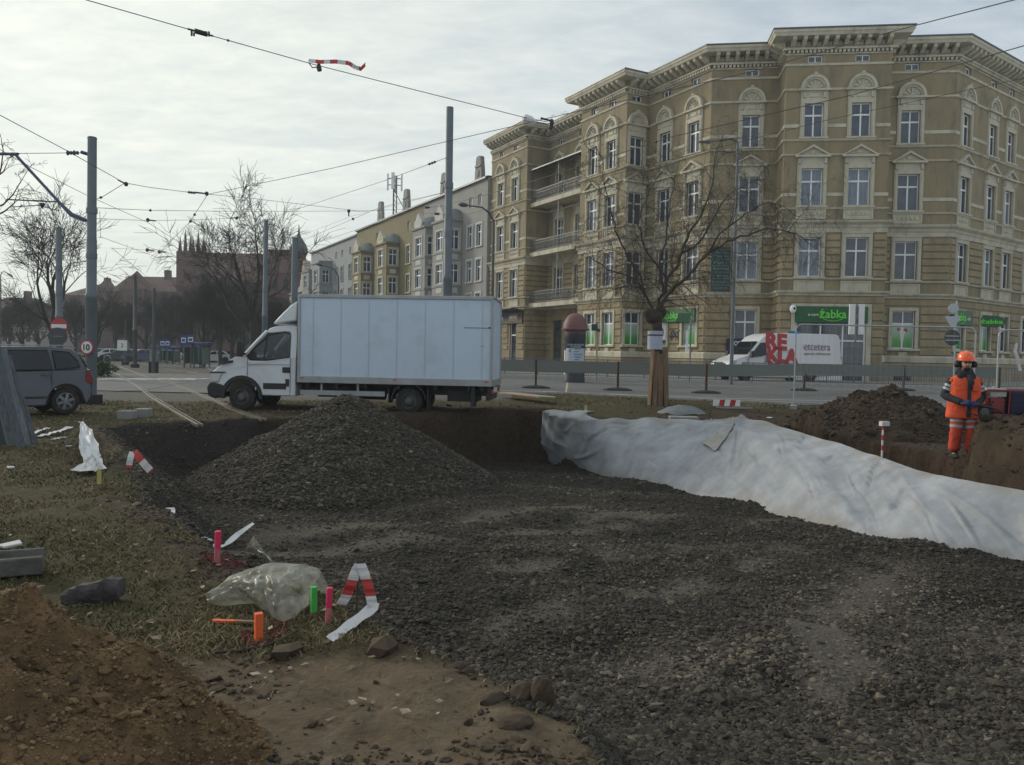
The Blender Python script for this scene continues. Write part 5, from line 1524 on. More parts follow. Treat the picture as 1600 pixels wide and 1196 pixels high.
    g = MB(); g.box(xb1 - .75, xb1 - .12, -1.066, -1.06, 2.335, 2.35); g.box(xb1 - .10, xb1 - .03, -1.07, -1.06, 2.33, 2.37); g.box(xb1 - .32, xb1 - .2, -1.066, -1.06, 1.86, 1.87); g.build('scrape', M_BLKP, bo, M)
    for x in (xb0 + .1, xb0 + 2.65, xb1 - .12):
        g = MB(); g.box(x - .05, x + .05, -1.11, -1.10, .90, .95); g.build('side_marker', M_ORAN, t, M)
    # chassis and running gear
    g = MB()
    for y in (-.42, .42): g.box(.5, xb1 - .1, y - .05, y + .05, .52, .78)
    for x in (1.8, 2.6, 3.4, 4.3, 5.3, 6.2, xb1 - .3): g.box(x, x + .08, -1.0, 1.0, .68, .80)
    g.cyl((WB, -.9, .36), (WB, .9, .36), .07); g.ell((WB, 0, .36), (.2, .22, .2)); g.box(1.7, 2.6, .3, .9, .35, .72); g.cyl((2.9, -.6, .52), (3.9, -.6, .52), .16); g.box(5.6, 6.4, -.6, .5, .36, .66); g.box(xb1 - .15, xb1 - .05, -.95, .95, .42, .56)
    g.box(xb1 - .55, xb1 - .45, -.95, -.5, .25, .8); g.box(xb1 - .1, xb1 - .02, -1.0, -.9, .5, .8)
    g.build('chassis', M_BLKP, t, M)
    g = MB(); g.box(xb0 + .02, WB - .65, -1.0, -.96, .47, .60); 
    for x in (2.2, 3.2): g.box(x, x + .05, -.98, -.9, .5, .8)
    g.build('side_guard', M_ALU, t, M)
    g = MB(); g.box(WB + .5, WB + .53, -1.0, -.55, .16, .70); g.box(WB - .56, WB - .53, -1.0, -.55, .30, .7)
    A = arc(WB, .37, .45, 0.05, PI - .05, 12); Bq = arc(WB, .37, .48, 0.05, PI - .05, 12)
    for i in range(12):
        g.add([(A[i][0], -1.02, A[i][1]), (Bq[i][0], -1.02, Bq[i][1]), (Bq[i + 1][0], -1.02, Bq[i + 1][1]), (A[i + 1][0], -1.02, A[i + 1][1]), (A[i][0], -.55, A[i][1]), (Bq[i][0], -.55, Bq[i][1]), (Bq[i + 1][0], -.55, Bq[i + 1][1]), (A[i + 1][0], -.55, A[i + 1][1])], [(0, 1, 2, 3), (1, 5, 6, 2), (0, 3, 7, 4), (4, 7, 6, 5)])
    g.build('mudguard', M_BLKP, t, M)
    for s in (-1, 1):
        g = MB(); g.box(xb1 - .02, xb1 + .02, s * .85 - .12, s * .85 + .12, .6, .72); g.build('tail_light', M_REDL, t, M)
    for x, dual in ((0, 0), (WB, 1)):
        for s in (1, -1):
            Mw = M @ T(x, -.99, .36) if s == 1 else M @ T(x, .99, .36) @ RZ(PI)
            wheel(t, Mw, .36, .42 if dual else .24, .215, steel=True)
lorry()

def van():
    p0 = zz(1164, 598, .42); a = rad(19)
    M = T(p0.x, p0.y, p0.z) @ RZ(a) @ T(0, .9, 0)
    t = thing('panel_van', 'white high roof panel van with big red capitals, parked behind the railing', 'van', (p0.x, p0.y, p0.z), rz=a)
    def hw(x, z):
        w = .98 if z < 1.25 else .98 - (z - 1.25) * .105
        return w * (1 - max(0, -.2 - x) ** 2 * .25)
    WBv = 4.25; xe = 6.25
    pts = [(-1.0, .38), (-1.04, .62), (-1.02, .92), (-.92, 1.10), (-.35, 1.33), (.10, 1.45), (.86, 2.24), (1.15, 2.50), (1.6, 2.66), (2.2, 2.72), (xe - .25, 2.74), (xe - .08, 2.66), (xe, 2.40), (xe + .03, 1.2), (xe + .03, .45)] + [(WBv + .52, .32)] + arc(WBv, .34, .42, .05, PI - .05) + [(WBv - .5, .28), (.5, .28)] + arc(0, .34, .42, .05, PI - .05) + [(-.5, .32)]
    c = MB(); side_body(c, pts, hw); c.build('body', M_VANW, t, M, bevel=.05, smooth=True)
    g = MB(); g.add([(.13, -.84, 1.50), (.13, .84, 1.50), (.82, .80, 2.20), (.82, -.80, 2.20)], [(0, 1, 2, 3)]); g.M = T(-.03, 0, .035); g.v = [(x - .035, y, z + .035) for x, y, z in g.v]; g.build('windscreen', M_CARGL, t, M)
    for s in (-1, 1):
        y = lambda x, z: s * (hw(x, z) + .006)
        q = [(.22, 1.36), (.95, 1.42), (1.30, 1.52), (1.30, 2.12), (1.15, 2.18), (.90, 2.14), (.40, 1.62)]
        g = MB(); g.add([(x, y(x, z), z) for x, z in q], [tuple(range(len(q)))]); g.build('side_window', M_CARGL, t, M)
        g = MB(); g.rbox((.22, s * 1.12, 1.52), (.12, .2, .36)); g.box(.2, .28, *sorted((s * .9, s * 1.06)), 1.42, 1.48); g.build('mirror', M_BLKP, t, M, bevel=.04)
        g = MB(); g.box(1.16, 1.36, *sorted((s * .975, s * 1.0)), 1.12, 1.17); g.build('door_handle', M_BLKP, t, M)
        g = MB(); g.box(.55, WBv - .5, *sorted((s * .96, s * 1.0)), .62, .72); g.build('side_strip', M_BLKP, t, M)
        g = MB(); g.prism([(-.99, .95), (-.86, 1.14), (-.52, 1.24), (-.62, 1.0), (-.97, .84)], *sorted((s * .62, s * .93))); g.build('headlight', M_LAMP, t, M, bevel=.02)
        g = MB(); g.box(xe - .02, xe + .045, *sorted((s * .78, s * .955)), .95, 1.5); g.build('tail_light', M_REDL, t, M)
        g = MB(); g.box(1.40, 1.412, *sorted((s * .95, s * .985)), .42, 1.26); g.box(.12, .13, *sorted((s * .95, s * .985)), .8, 1.3); g.build('shut_line', M_BLKP, t, M)
    g = MB(); g.prism([(-1.05, .38), (-1.09, .6), (-1.04, .82), (-.5, .72), (-.5, .36)], -.9, .9); g.build('front_bumper', M_BLKP, t, M, bevel=.04)
    g = MB(); g.box(-1.055, -1.0, -.5, .5, .86, 1.02); g.build('grille', M_BLKP, t, M)
    # lettering on the flank
    red = mat('red_vinyl', (.40, .018, .022), .4, .06, 3)
    tilt = RX(math.atan(-.105))
    def flank(x, z): return M @ T(x, -hw(2.5, z) - .012, z) @ tilt
    for s, x, z, w, h in (('RE', 1.95, 2.26, 1.40, .84), ('KLA', 2.35, 1.50, 2.05, .78), ('MA', 2.2, .84, 1.6, .58)):
        me_s = h / .73
        text(s, me_s, red, t, flank(x, z) @ RY(rad(4)), .006, .055 * me_s, w)
    text('etcetera', .62, mat('plum_vinyl', (.20, .07, .09), .5, .1, 3), t, flank(4.65, 1.98), .004, -.004, 1.75)
    text('agencja reklamowa', .2, mat('plum_vinyl', (.20, .07, .09)), t, flank(4.65, 1.62), .004, 0, 1.75, name='small_lettering')
    g = MB(); g.box(-.38, .38, -.01, .01, -.13, .12); g.build('roof_board', mat('blue_board', (.02, .16, .42), .45, .1, 2), t, M @ T(3.15, -.80, 2.73))
    for x in (0, WBv):
        for s in (1, -1):
            wheel(t, M @ T(x, -.96, .34) if s == 1 else M @ T(x, .96, .34) @ RZ(PI), .34, .24, .21, steel=True)
M_VANW = mat('white_van_paint', (.62, .63, .64), .35, .03, 2, coat=.3, dirt=((.45, .45, .44), .4, 1.0))
van()

def car(name, label, M, paint, kind='minivan', detail=True, group=None, loc=None):
    t = thing(name, label, 'car', M.to_translation()[:], group)
    if kind == 'minivan':
        WBc, r, W2, xf, xr = 2.68, .315, .90, -.88, 3.47
        low = [(xf, .28), (xf - .03, .55), (xf + .06, .76), (-.30, .95), (.18, 1.04), (3.16, 1.12), (3.25, 1.02), (3.31, .80), (3.32, .45), (3.24, .30)]
        roof = [(.15, 1.02), (.95, 1.54), (1.35, 1.63), (2.3, 1.65), (2.85, 1.60), (3.00, 1.52), (3.22, 1.06)]
        wins = [[(.62, 1.10), (.98, 1.46), (1.28, 1.54), (1.38, 1.54), (1.38, 1.09)], [(1.48, 1.09), (1.48, 1.55), (2.30, 1.56), (2.38, 1.10)], [(2.48, 1.11), (2.42, 1.55), (2.78, 1.52), (2.98, 1.30), (3.02, 1.15)]]
    else:
        WBc, r, W2, xf, xr = 2.6, .31, .87, -.85, 3.4
        low = [(xf, .26), (xf - .02, .5), (xf + .06, .68), (-.2, .86), (.35, .94), (3.0, .98), (3.32, .92), (3.42, .7), (3.40, .35), (3.3, .28)]
        roof = [(.35, .92), (1.05, 1.36), (1.4, 1.43), (2.2, 1.43), (2.6, 1.36), (3.15, .95)]
        wins = [[(.75, .99), (1.12, 1.30), (1.6, 1.37), (1.62, .99)], [(1.72, .99), (1.70, 1.37), (2.3, 1.34), (2.72, 1.02)]]
    def hw(x, z):
        w = W2 if z < .95 else W2 - (z - .95) * .28
        return w * (1 - max(0, -.1 - x) ** 2 * .22) * (1 - max(0, x - 2.75) ** 2 * .36)
    c = MB(); bot = [(WBc + .46, .22)] + arc(WBc, r + .01, r + .07, .12, PI - .12, 10) + [(WBc - .44, .20), (.44, .20)] + arc(0, r + .01, r + .07, .12, PI - .12, 10) + [(-.46, .22)]
    side_body(c, low + bot, hw); c.build('body', paint, t, M, bevel=.045, smooth=True)
    c = MB(); side_body(c, roof, hw); c.build('roof', paint, t, M, bevel=.05, smooth=True)
    if not detail:
        g = MB()
        for s in (-1, 1):
            for q in wins: g.add([(x, s * (hw(x, z) + .008), z) for x, z in q], [tuple(range(len(q)))])
        (xa, za), (xb, zb) = roof[0], roof[1]
        g.add([(xa + .04, -.7, za + .06), (xa + .04, .7, za + .06), (xb - .04, .6, zb), (xb - .04, -.6, zb)], [(0, 1, 2, 3)]); g.v = [(x - .0, y, z) for x, y, z in g.v]
        g.build('window', M_CARGL, t, M)
    else:
        for s in (-1, 1):
            for q in wins:
                g = MB(); g.add([(x, s * (hw(x, z) + .003), z) for x, z in q], [tuple(range(len(q)))]); o = g.build('window', M_CARGL, t, M)
                g = MB()
                for (xa, za), (xb, zb) in zip(q, q[1:] + q[:1]): g.cyl((xa, s * (hw(xa, za) + .004), za), (xb, s * (hw(xb, zb) + .004), zb), .014, n=5)
                g.build('frame', M_BLKP, o, M)
            g = MB(); g.rbox((.62, s * 1.0, 1.12), (.16, .18, .13)); g.build('mirror', paint, t, M, bevel=.03)
            for x in (1.15, 2.15):
                g = MB(); g.box(x, x + .2, *sorted((s * .895, s * .925)), .95, .985); g.build('door_handle', paint, t, M)
            g = MB(); g.box(.42, WBc - .42, *sorted((s * .89, s * .912)), .40, .45); g.build('side_strip', M_BLKP, t, M)
            g = MB()
            for x in (1.43, 2.36): g.box(x, x + .008, *sorted((s * .88, s * .904)), .35, 1.06)
            g.build('shut_line', M_BLKP, t, M)
            g = MB(); g.prism([(3.16, 1.02), (3.21, 1.10), (3.32, .82), (3.32, .72), (3.14, .80)], *sorted((s * .66, s * .835))); g.build('tail_light', M_REDL, t, M)
            g = MB(); g.prism([(xf - .02, .6), (-.5, .88), (-.45, .72)], *sorted((s * .55, s * .88))); g.build('headlight', M_LAMP, t, M)
            g = MB(); g.tube([(1.1, s * .70, 1.60), (1.2, s * .70, 1.67), (2.8, s * .70, 1.68), (2.95, s * .69, 1.62)], .016, 6); g.build('roof_rail', M_ALU, t, M)
            A = arc(0, 0, r + .065, -.1, PI + .1, 12); B = arc(0, 0, r + .10, -.1, PI + .1, 12)
        g = MB(); g.add([(.32, -.68, 1.16), (.32, .68, 1.16), (.88, .60, 1.51), (.88, -.60, 1.51)], [(0, 1, 2, 3)]); g.v = [(x - .03, y, z + .035) for x, y, z in g.v]; g.build('windscreen', M_CARGL, t, M)
        g = MB(); g.add([(3.02, -.6, 1.48), (3.02, .6, 1.48), (3.22, .68, 1.14), (3.22, -.68, 1.14)], [(0, 1, 2, 3)]); g.v = [(x + .02, y, z + .01) for x, y, z in g.v]; g.build('rear_window', M_CARGL, t, M)
        g = MB(); g.box(3.18, 3.335, -.68, .68, .34, .58); g.build('rear_bumper', paint, t, M, bevel=.05)
    for x in (0, WBc):
        for s in (1, -1):
            Mw = M @ T(x, -W2 + .03, r) if s == 1 else M @ T(x, W2 - .03, r) @ RZ(PI)
            if detail: wheel(t, Mw, r, .21, .215, 6, mat('grey_alloy', (.22, .22, .225), .4, .2, 5, metal=.5))
            else:
                g = MB(); g.lathe([(0, -.01), (r * .6, 0), (r * .65, -.02), (r, .02), (r, .2), (0, .2)], 14, R=RX(-PI / 2)); g.build('wheel', M_TYRE, t, Mw)
    return t
pc = zz(103, 648, 0); a = rad(47)
M_GREYCAR = mat('grey_metallic_paint', (.065, .075, .095), .38, .06, 4, metal=.35, coat=.4, dirt=((.09, .085, .08), .5, 2.0))
Mc = T(pc.x, pc.y, 0.01) @ RZ(a) @ T(-2.68, .87, 0)
car('minivan', 'grey metallic minivan parked on the grass beside the thick tram pole', Mc, M_GREYCAR)
# parked cars far down the square
paints = [mat('car_white', (.55, .56, .57), .35, .03, 2), mat('car_silver', (.30, .31, .32), .35, .05, 2, metal=.4), mat('car_dark', (.035, .038, .045), .3, .1, 2), mat('car_blue', (.05, .08, .15), .3, .1, 2), mat('car_red', (.16, .02, .02), .35, .1, 2)]
cars = [(158, 563, 0, 0, 'silver car just right of the thick tram pole at the far kerb', 1), (170, 564, 0, 0, 'white car second along the far row beyond the rails', 0), (187, 565, 20, 0, 'dark car in the far row between two pale cars', 2), (201, 564, 0, 0, 'white car in front of the narrow pole base at the far kerb', 0),
        (222, 566, 15, 0, 'blue car right of the far narrow pole', 3), (228, 564, 160, 0, 'white car with a sloping nose left of the grey switch cabinet', 0), (258, 566, 0, 0, 'silver car behind the tram stop', 1), (334, 567, 12, 0, 'white car behind the two trunks just left of the lorry nose', 0), (349, 567, 5, 0, 'red car right behind the lorry bonnet', 4), (318, 566, 0, 0, 'dark car beyond the glass shelter', 2)]
for u, v, ang, _, lab, pi_ in cars:
    p = zz(u, v, 0)
    car('parked_car', lab, T(p.x, p.y, .03) @ RZ(rad(ang + 8)) @ T(-1.3, 0, 0), paints[pi_], 'hatch', False, 'cars parked far down the square')
# ================================================================== POLES, WIRES, STREET FURNITURE
M_POLE = mat('blue_grey_pole_paint', (.12, .145, .165), .6, .12, 1.2, dirt=((.08, .085, .085), .5, 2.5))
M_POLED = mat('dark_pole_paint', (.07, .075, .08), .6, .15, 2)
M_WIRE = mat('weathered_wire', (.045, .042, .04), .6, .1, 4)
M_PORC = mat('brown_insulator', (.05, .035, .03), .35, .2, 6)
M_BLKB = mat('black_concrete_base', (.022, .022, .023), .9, .3, 3, .3)
M_BLUEARM = mat('dark_blue_arm', (.035, .045, .10), .5, .15, 3)
def mast(u_top, v_top, u_base, Y, r, label, cap=True, base=0.0, stepped=True, m=None, tilt=None, nm='tram_mast', z0=None):
    zt = yy(u_top, v_top, Y).z; x = yy(u_base, 560, Y).x; xt = yy(u_top, v_top, Y).x
    g = float(ground0(x, Y)) if z0 is None else z0
    t = thing(nm, label, 'tram pole' if nm == 'tram_mast' else 'pole', (x, Y, g))
    b = MB(); h = zt - g
    def P(f): return (x + (xt - x) * f, Y, g + h * f)
    if stepped:
        b.tube([P(-.02), P(.40), P(.402), P(.415), P(.42), P(.62), P(.625), P(1)], [r * 1.12, r * 1.12, r * 1.2, r * 1.2, r, r, r * .92, r * .88], 20)
        for f in (.55, .72): b.tube([P(f), P(f + .02)], r * 1.08, 20)
    else: b.tube([P(-.02), P(1)], [r * 1.1, r * .8], 14)
    b.build('shaft', m or M_POLE, t, smooth=True)
    if cap:
        c = MB(); c.tube([P(1), P(1.006)], [r * .96, r * .8], 16); c.build('cap', M_POLED, t)
    if base:
        c = MB(); c.box(x - base, x + base, Y - base, Y + base, g - .3, g + base * 1.15); c.build('base_block', M_BLKB, t, bevel=.03)
    return t, P
LM, LMP = mast(144, 217, 142, 23.4, .142, 'thick blue grey tram pole with a bracket arm and round speed sign', base=.24)
# bracket arm
Yp = 23.4
def at(u, v, Y): return yy(u, v, Y)
b = MB()
b.tube([at(135, 345, Yp), at(112, 336, Yp + .1), at(94, 318, Yp + .2), at(26, 244, Yp + .6)], [.05, .07, .045, .045], 8); b.tube([at(28, 241, Yp + .6), at(-40, 240.5, Yp + 1)], .045, 8)
b.build('bracket_arm', M_BLUEARM, LM, smooth=True)
b = MB(); b.tube([at(136, 239, Yp), at(28, 240, Yp + .6)], .010, 5)
for k in range(4): b.ell(at(106 + 5 * k, 239.2, Yp + .1), (.05, .05, .06 if k % 2 else .08), 8)
b.tube([at(137, 241, Yp), at(127, 238, Yp)], .05, 8); b.build('tie_rod', M_BLUEARM, LM)
b = MB(); b.tube([at(94, 316, Yp + .25), at(10, 312, Yp + .5)], .022, 6); b.tube([at(66, 318, Yp + .3), at(66, 326, Yp + .3)], [.09, .02], 6); b.tube([at(92, 330, Yp + .3), at(60, 321, Yp + .35), at(14, 324, Yp + .5)], .014, 5); b.build('steady_arm', M_BLUEARM, LM)
# round speed sign
M_SIGNRED = mat('sign_red', (.38, .02, .03), .45, .1, 3); M_SIGNW = mat('sign_white', (.66, .67, .66), .45, .06, 3); M_SIGNBACK = mat('sign_back_grey', (.05, .052, .055), .6, .25, 5, .1)
sp = at(135.5, 543, Yp - .24)
t = thing('speed_sign', 'round white sign with red rim reading 10 on the thick tram pole', 'sign', sp[:])
SMs = T(*sp) @ RZ(rad(-8)); r_ = 11.4 / FOC * Yp
b = MB(SMs); b.lathe([(0, 0), (r_, 0), (r_, .02), (0, .02)], 28, R=RX(-PI / 2)); b.build('disc', M_SIGNRED, t)
b = MB(SMs); b.lathe([(0, -.006), (r_ * .80, -.006), (r_ * .80, .0), (0, 0)], 28, R=RX(-PI / 2)); b.build('face', M_SIGNW, t)
text('10', r_ * 1.15, M_DARK, t, SMs @ T(0, -.009, 0), .002, .006)
b = MB(SMs); b.box(-.05, .05, .02, .1, -.04, .04); b.build('clamp', M_IRON, t)
# thinner poles
m2_, P2 = mast(92, 357, 93, 42, .165, 'blue grey tram pole behind the red no entry sign')
mast(703, 168, 698, 30.5, .155, 'tallest grey tram pole rising behind the lorry cargo box', cap=False, z0=.1)
mast(416, 345, 413, 43, .13, 'slim blue grey pole right of the bare tree behind the lorry cab')
mast(461, 373, 459, 40, .175, 'stout blue pole with a bare top in front of the onion turret', stepped=False)
mast(211, 430, 211, 66, .15, 'narrow pole beside the tram rails in the distance', base=.26, m=M_POLED)
mast(241, 452, 240, 53, .12, 'dark pole rising from the grey switch cabinet', m=M_POLED, base=.0, stepped=False)
mast(196, 500, 196, 75, .10, 'far thin pole with a small square sign between the rails', m=M_POLED, base=.25, stepped=False)
# switch cabinet at the foot of the dark pole
p = zz(240, 583, 0)
t = thing('switch_cabinet', 'grey switch cabinet on a black base beside the tram rails', 'cabinet', p[:])
b = MB(T(p.x, p.y, 0)); b.box(-.2, .2, -.2, .2, .75, 1.55); b.build('body', M_CONC, t, bevel=.02)
b = MB(T(p.x, p.y, 0)); b.box(-.23, .23, -.23, .23, -.1, .75); b.build('base', M_BLKB, t); b = MB(T(p.x, p.y, 0)); b.box(-.22, .22, -.22, .22, 1.55, 1.6); b.build('lid', M_IRON, t)
p = zz(191, 541, .0) if False else at(191, 540, 70)
t = thing('square_sign', 'small pale square sign on the far thin pole', 'sign', p[:]); b = MB(T(*p)); b.box(-.42, .42, -.03, .03, -.45, .45); b.build('plate', M_SIGNW, t)
text('2', .5, M_DARK, t, T(p.x, p.y - .04, p.z), .004)
# no-entry sign with the dark back of another below it
p = at(92, 511, 41.6); r_ = 13.6 / FOC * 41.6
t = thing('no_entry_sign', 'round red no entry sign with a white bar on the pole behind the minivan', 'sign', p[:])
b = MB(T(*p)); b.lathe([(0, 0), (r_, 0), (r_, .03), (0, .03)], 28, R=RX(-PI / 2)); b.build('disc', M_SIGNRED, t)
b = MB(T(*p)); b.box(-r_ * .86, r_ * .86, -.012, -.002, -.07, .13); b.build('bar', M_SIGNW, t)
b = MB(T(*p)); b.box(-.06, .06, .03, .3, -.05, .05); b.build('clamp', M_IRON, t)
p = at(90, 526, 41.4)
t = thing('round_sign_back', 'dark back of a round sign just below the red no entry sign', 'sign', p[:])
b = MB(T(*p) @ RZ(.2)); b.lathe([(0, 0), (r_ * 1.02, 0), (r_ * 1.02, .03), (0, .03)], 24, R=RX(-PI / 2)); b.build('disc', M_SIGNBACK, t); b = MB(T(*p)); b.box(-.3, .3, -.04, 0, -.03, .03); b.build('brace', M_IRON, t)
# small traffic light box cluster on the left
# bus stop shelters with blue signs
M_GLS = mat('shelter_glass', (.13, .17, .16), .15, .15, 2, spec=.8)
M_TEAL = mat('teal_frame', (.08, .16, .15), .5, .15, 3)
M_BLUES = mat('bus_sign_blue', (.02, .05, .20), .45, .1, 3)
def shelter(u0, u1, vt, Y, label, people=()):
    a, b_ = yy(u0, vt, Y), yy(u1, vt, Y); h = a.z
    t = thing('tram_shelter', label, 'shelter', ((a.x + b_.x) / 2, Y, 0))
    q = MB(); w = b_.x - a.x
    for x in (a.x, a.x + w / 2, b_.x):
        for y in (Y, Y + 1.4): q.box(x - .05, x + .05, y - .05, y + .05, 0, h)
    for z in (.3, 1.1): q.box(a.x, b_.x, Y + 1.37, Y + 1.43, z, z + .06)
    q.build('frame', M_TEAL, t)
    q = MB(); q.box(a.x, b_.x, Y + 1.39, Y + 1.41, .35, h - .2); q.box(b_.x - .02, b_.x, Y + .1, Y + 1.3, .35, h - .2); q.box(a.x, a.x + .02, Y + .1, Y + 1.3, .35, h - .2); q.build('glass_wall', M_GLS, t)
    q = MB(); q.prism([(Y - .5, h), (Y + 1.7, h + .1), (Y + 1.7, h + .25), (Y - .5, h + .18)], a.x - .3, b_.x + .3, axis='x'); q.build('roof', M_BLUES, t)
    q = MB(); q.box(a.x + .3, b_.x - .3, Y + .9, Y + 1.2, .42, .48); q.build('bench', M_TEAL, t)
shelter(288, 318, 539, 70, 'glazed tram shelter with green frame right of the rails, nearest the lorry')
shelter(250, 272, 545, 84, 'farther glazed tram shelter half hidden by the grey cabinet pole')
for i, (u, v, w, lab) in enumerate(((287, 532, 1.0, 'blue bus stop sign left of the pair over the near shelter'), (298, 531, 1.1, 'blue bus stop sign right of the pair over the near shelter'), (254, 537, 1.0, 'blue stop sign over the far shelter, beside the cabinet pole'), (262, 537, 1.0, 'blue stop sign over the far shelter, away from the cabinet pole'))):
    Y = 70 if i < 2 else 83
    p = at(u, v, Y - .6)
    t = thing('stop_sign', lab, 'sign', (p.x, p.y, 0), 'blue tram stop signs'); b = MB(T(p.x, p.y, p.z)); b.box(-w * .28, w * .28, -.03, .03, -.42, .42); b.build('plate', M_BLUES, t)
    b = MB(T(p.x, p.y, p.z)); b.box(-w * .2, w * .2, -.04, -.03, -.2, .22); b.build('pictogram', M_SIGNW, t); b = MB(T(p.x, p.y, p.z)); b.box(-w * .14, w * .14, -.047, -.04, -.12, .1); b.build('pictogram_window', M_BLUES, t)
    b = MB(); b.cyl((p.x, p.y + .05, 0), (p.x, p.y + .05, p.z + .4), .04, n=6); b.build('post', M_IRON, t)

# curved street lamps
def lamp(u_base, v_top, Y, u_head, v_head, Yh, label):
    a = yy(u_base, v_top, Y); hd = yy(u_head, v_head, Yh); g = float(ground0(a.x, Y))
    t = thing('street_lamp', label, 'street lamp', (a.x, Y, g))
    b = MB(); m_ = a.lerp(hd, .45); m_.z += .35
    b.tube([(a.x, Y, g), (a.x, Y, a.z - 1.0), a, a.lerp(m_, .5) + Vector((0, 0, .12)), m_, hd], [.10, .075, .06, .05, .045, .04], 10); b.build('post', M_POLED, t, smooth=True)
    d = (hd - m_).normalized(); e = hd + d * .75
    b = MB(); b.tube([hd - d * .1, hd + d * .1, hd + d * .5, e], [.04, .11, .12, .03], 10); b.build('lamp_head', M_POLED, t, smooth=True)
lamp(771.5, 345, 44.5, 729, 321, 42, 'curved arm street lamp in front of the left end of the ochre house')
lamp(529, 432, 75, 503, 415, 73, 'smaller curved street lamp seen above the lorry roof before the pale tenement')
lamp(1, 430, 95, 12, 428, 95, 'thin distant street lamp at the left edge beyond the bare tree')

# ---- overhead wires
def wire(px, r, label, ins=(), extra=None, sag=0.0):
    """px: (u, v, depth) points; ins: fractions along the wire carrying insulators"""
    P = [yy(*q) for q in px]
    t = thing('overhead_wire', label, 'wire', P[0][:])
    pts = []
    for a, b_ in zip(P[:-1], P[1:]):
        for k in range(8):
            f = k / 8; q = a.lerp(b_, f); q.z -= sag * 4 * f * (1 - f); pts.append(q)
    pts.append(P[-1])
    b = MB(); b.tube(pts, r * .8, 5); b.build('strand', M_WIRE, t)
    for f, n in ins:
        k = f * (len(pts) - 1); i = min(int(k), len(pts) - 2); c = pts[i].lerp(pts[i + 1], k - i); d = (pts[i + 1] - pts[i]).normalized()
        b = MB()
        sz = .036 * c.y / 20
        for j in range(n):
            e = c + d * (j - (n - 1) / 2) * sz * 2.6
            b.lathe([(0, -sz), (sz * .7, -sz * .6), (sz, 0), (sz * .7, sz * .6), (0, sz)], 8, e, R=d.to_track_quat('Z', 'Y').to_matrix().to_4x4())
        b.tube([c - d * sz * n * 1.6, c + d * sz * n * 1.6], sz * .35, 5); b.build('insulator', M_PORC, t)
    return t, pts
def clampon(t, p, d, L_=.5, s=.07, up=0):
    b = MB(); b.ell(p, (s, s, s * 1.1), 8); b.tube([p + Vector((0, 0, up)), p + d.normalized() * L_ + Vector((0, 0, up))], s * .38, 6); b.build('clamp', M_BLKP, t)
t1, w1 = wire([(120, -4, 14), (310, 50.5, 15.5), (490, 101, 17), (820, 184, 20), (856, 191, 20.3)], .011, 'long span wire across the upper left sky carrying a red and white ribbon', [(.31, 1)])
c = yy(313, 51, 15.5); d = (w1[12] - w1[6]).normalized()
b = MB()
for k in (-.22, -.16, .16, .22): b.box(c.x + d.x * k - .012, c.x + d.x * k + .012, c.y - .02, c.y + .02, c.z + d.z * k - .07, c.z + d.z * k + .02)
b.tube([c - d * .24, c + d * .24], .018, 6); b.tube([c - d * .12, c + d * .12], .05, 8); b.build('turnbuckle', M_BLKP, t1)
wire([(325, 304, 27), (520, 263, 24), (700, 221, 22), (850, 186.5, 20.3), (1180, 111, 17), (1400, 48, 14), (1620, -9, 11)], .011, 'thick contact wire rising from the left junction over the ochre house roof')
wire([(1620, 66, 14), (1330, 149, 17), (1050, 214, 20), (840, 281, 24), (740, 310, 27), (706, 318, 30)], .012, 'contact wire crossing the ochre facade between its top windows', [(.42, 1)])
wire([(1620, 118, 18), (1300, 186, 21), (1000, 262, 25), (720, 338, 33), (560, 384, 45)], .009, 'thin lower wire crossing the ochre facade above the street tree')
wire([(697, 247, 30.4), (600, 283, 33), (440, 335, 40), (400, 352, 44)], .012, 'span wire with chain insulators from the tallest pole to the far tree', [(.07, 3)])
wire([(694, 301, 30.4), (620, 318, 36), (590, 326, 40), (440, 390, 55), (398, 408, 60)], .012, 'sloping span wire from the tallest pole past the roof antenna', [(.55, 1)])
wire([(694, 322, 30.4), (640, 327, 32), (560, 330, 35), (400, 311, 30), (306, 302, 27)], .010, 'cross span wire between the tallest pole and the left junction', [(.12, 2)])
wire([(696, 335, 30.4), (655, 333, 33), (600, 345, 40), (480, 385, 60)], .012, 'short drooping feeder wire at the collar of the tallest pole', [(.1, 3)])
t2, w2 = wire([(-10, 175, 16), (105, 236, 19), (194, 286, 22), (236, 293.5, 24), (306, 302, 26), (325, 304, 27)], .011, 'span wire running from the left edge over the thick tram pole to the junction', [(.78, 3)])
clampon(t2, yy(197, 288, 22), Vector((-.4, 0, .2)), .25, .06)
clampon(t2, yy(323, 303, 27), Vector((-1, 0, .1)), .42, .07)
wire([(-10, 228, 22), (45, 260, 23.5), (135, 305, 27), (231, 348, 32), (283, 381, 38)], .011, 'contact wire sloping down behind the thick tram pole to the far rails')
wire([(152, 311, 23.4), (160, 308, 23.3), (194, 287, 22)], .011, 'short stay wire from the thick tram pole up to the junction', [(.35, 1)])
t3, w3 = wire([(151, 325, 23.4), (235, 329, 28), (400, 331, 38), (545, 330, 46), (575, 331, 48)], .011, 'level cross wire from the thick tram pole over the square', [(.25, 1)])
clampon(t3, yy(545, 330, 46), Vector((0, 0, -1)), .3, .1)
t4, w4 = wire([(151, 342, 23.4), (232, 345, 30), (300, 344, 33), (370, 341, 36)], .009, 'second level wire just below the cross wire at the thick pole')
clampon(t4, yy(231, 344, 30), Vector((1, 0, -.1)), .3, .07); clampon(t4, yy(370, 341, 36), Vector((-1, 0, 0)), .3, .07)
wire([(324, 305, 27), (305, 334, 30), (297, 347, 32), (242, 402, 42), (229, 426, 48)], .012, 'slanting wire with two insulators falling from the junction to the left roofs', [(.28, 1), (.48, 2)])
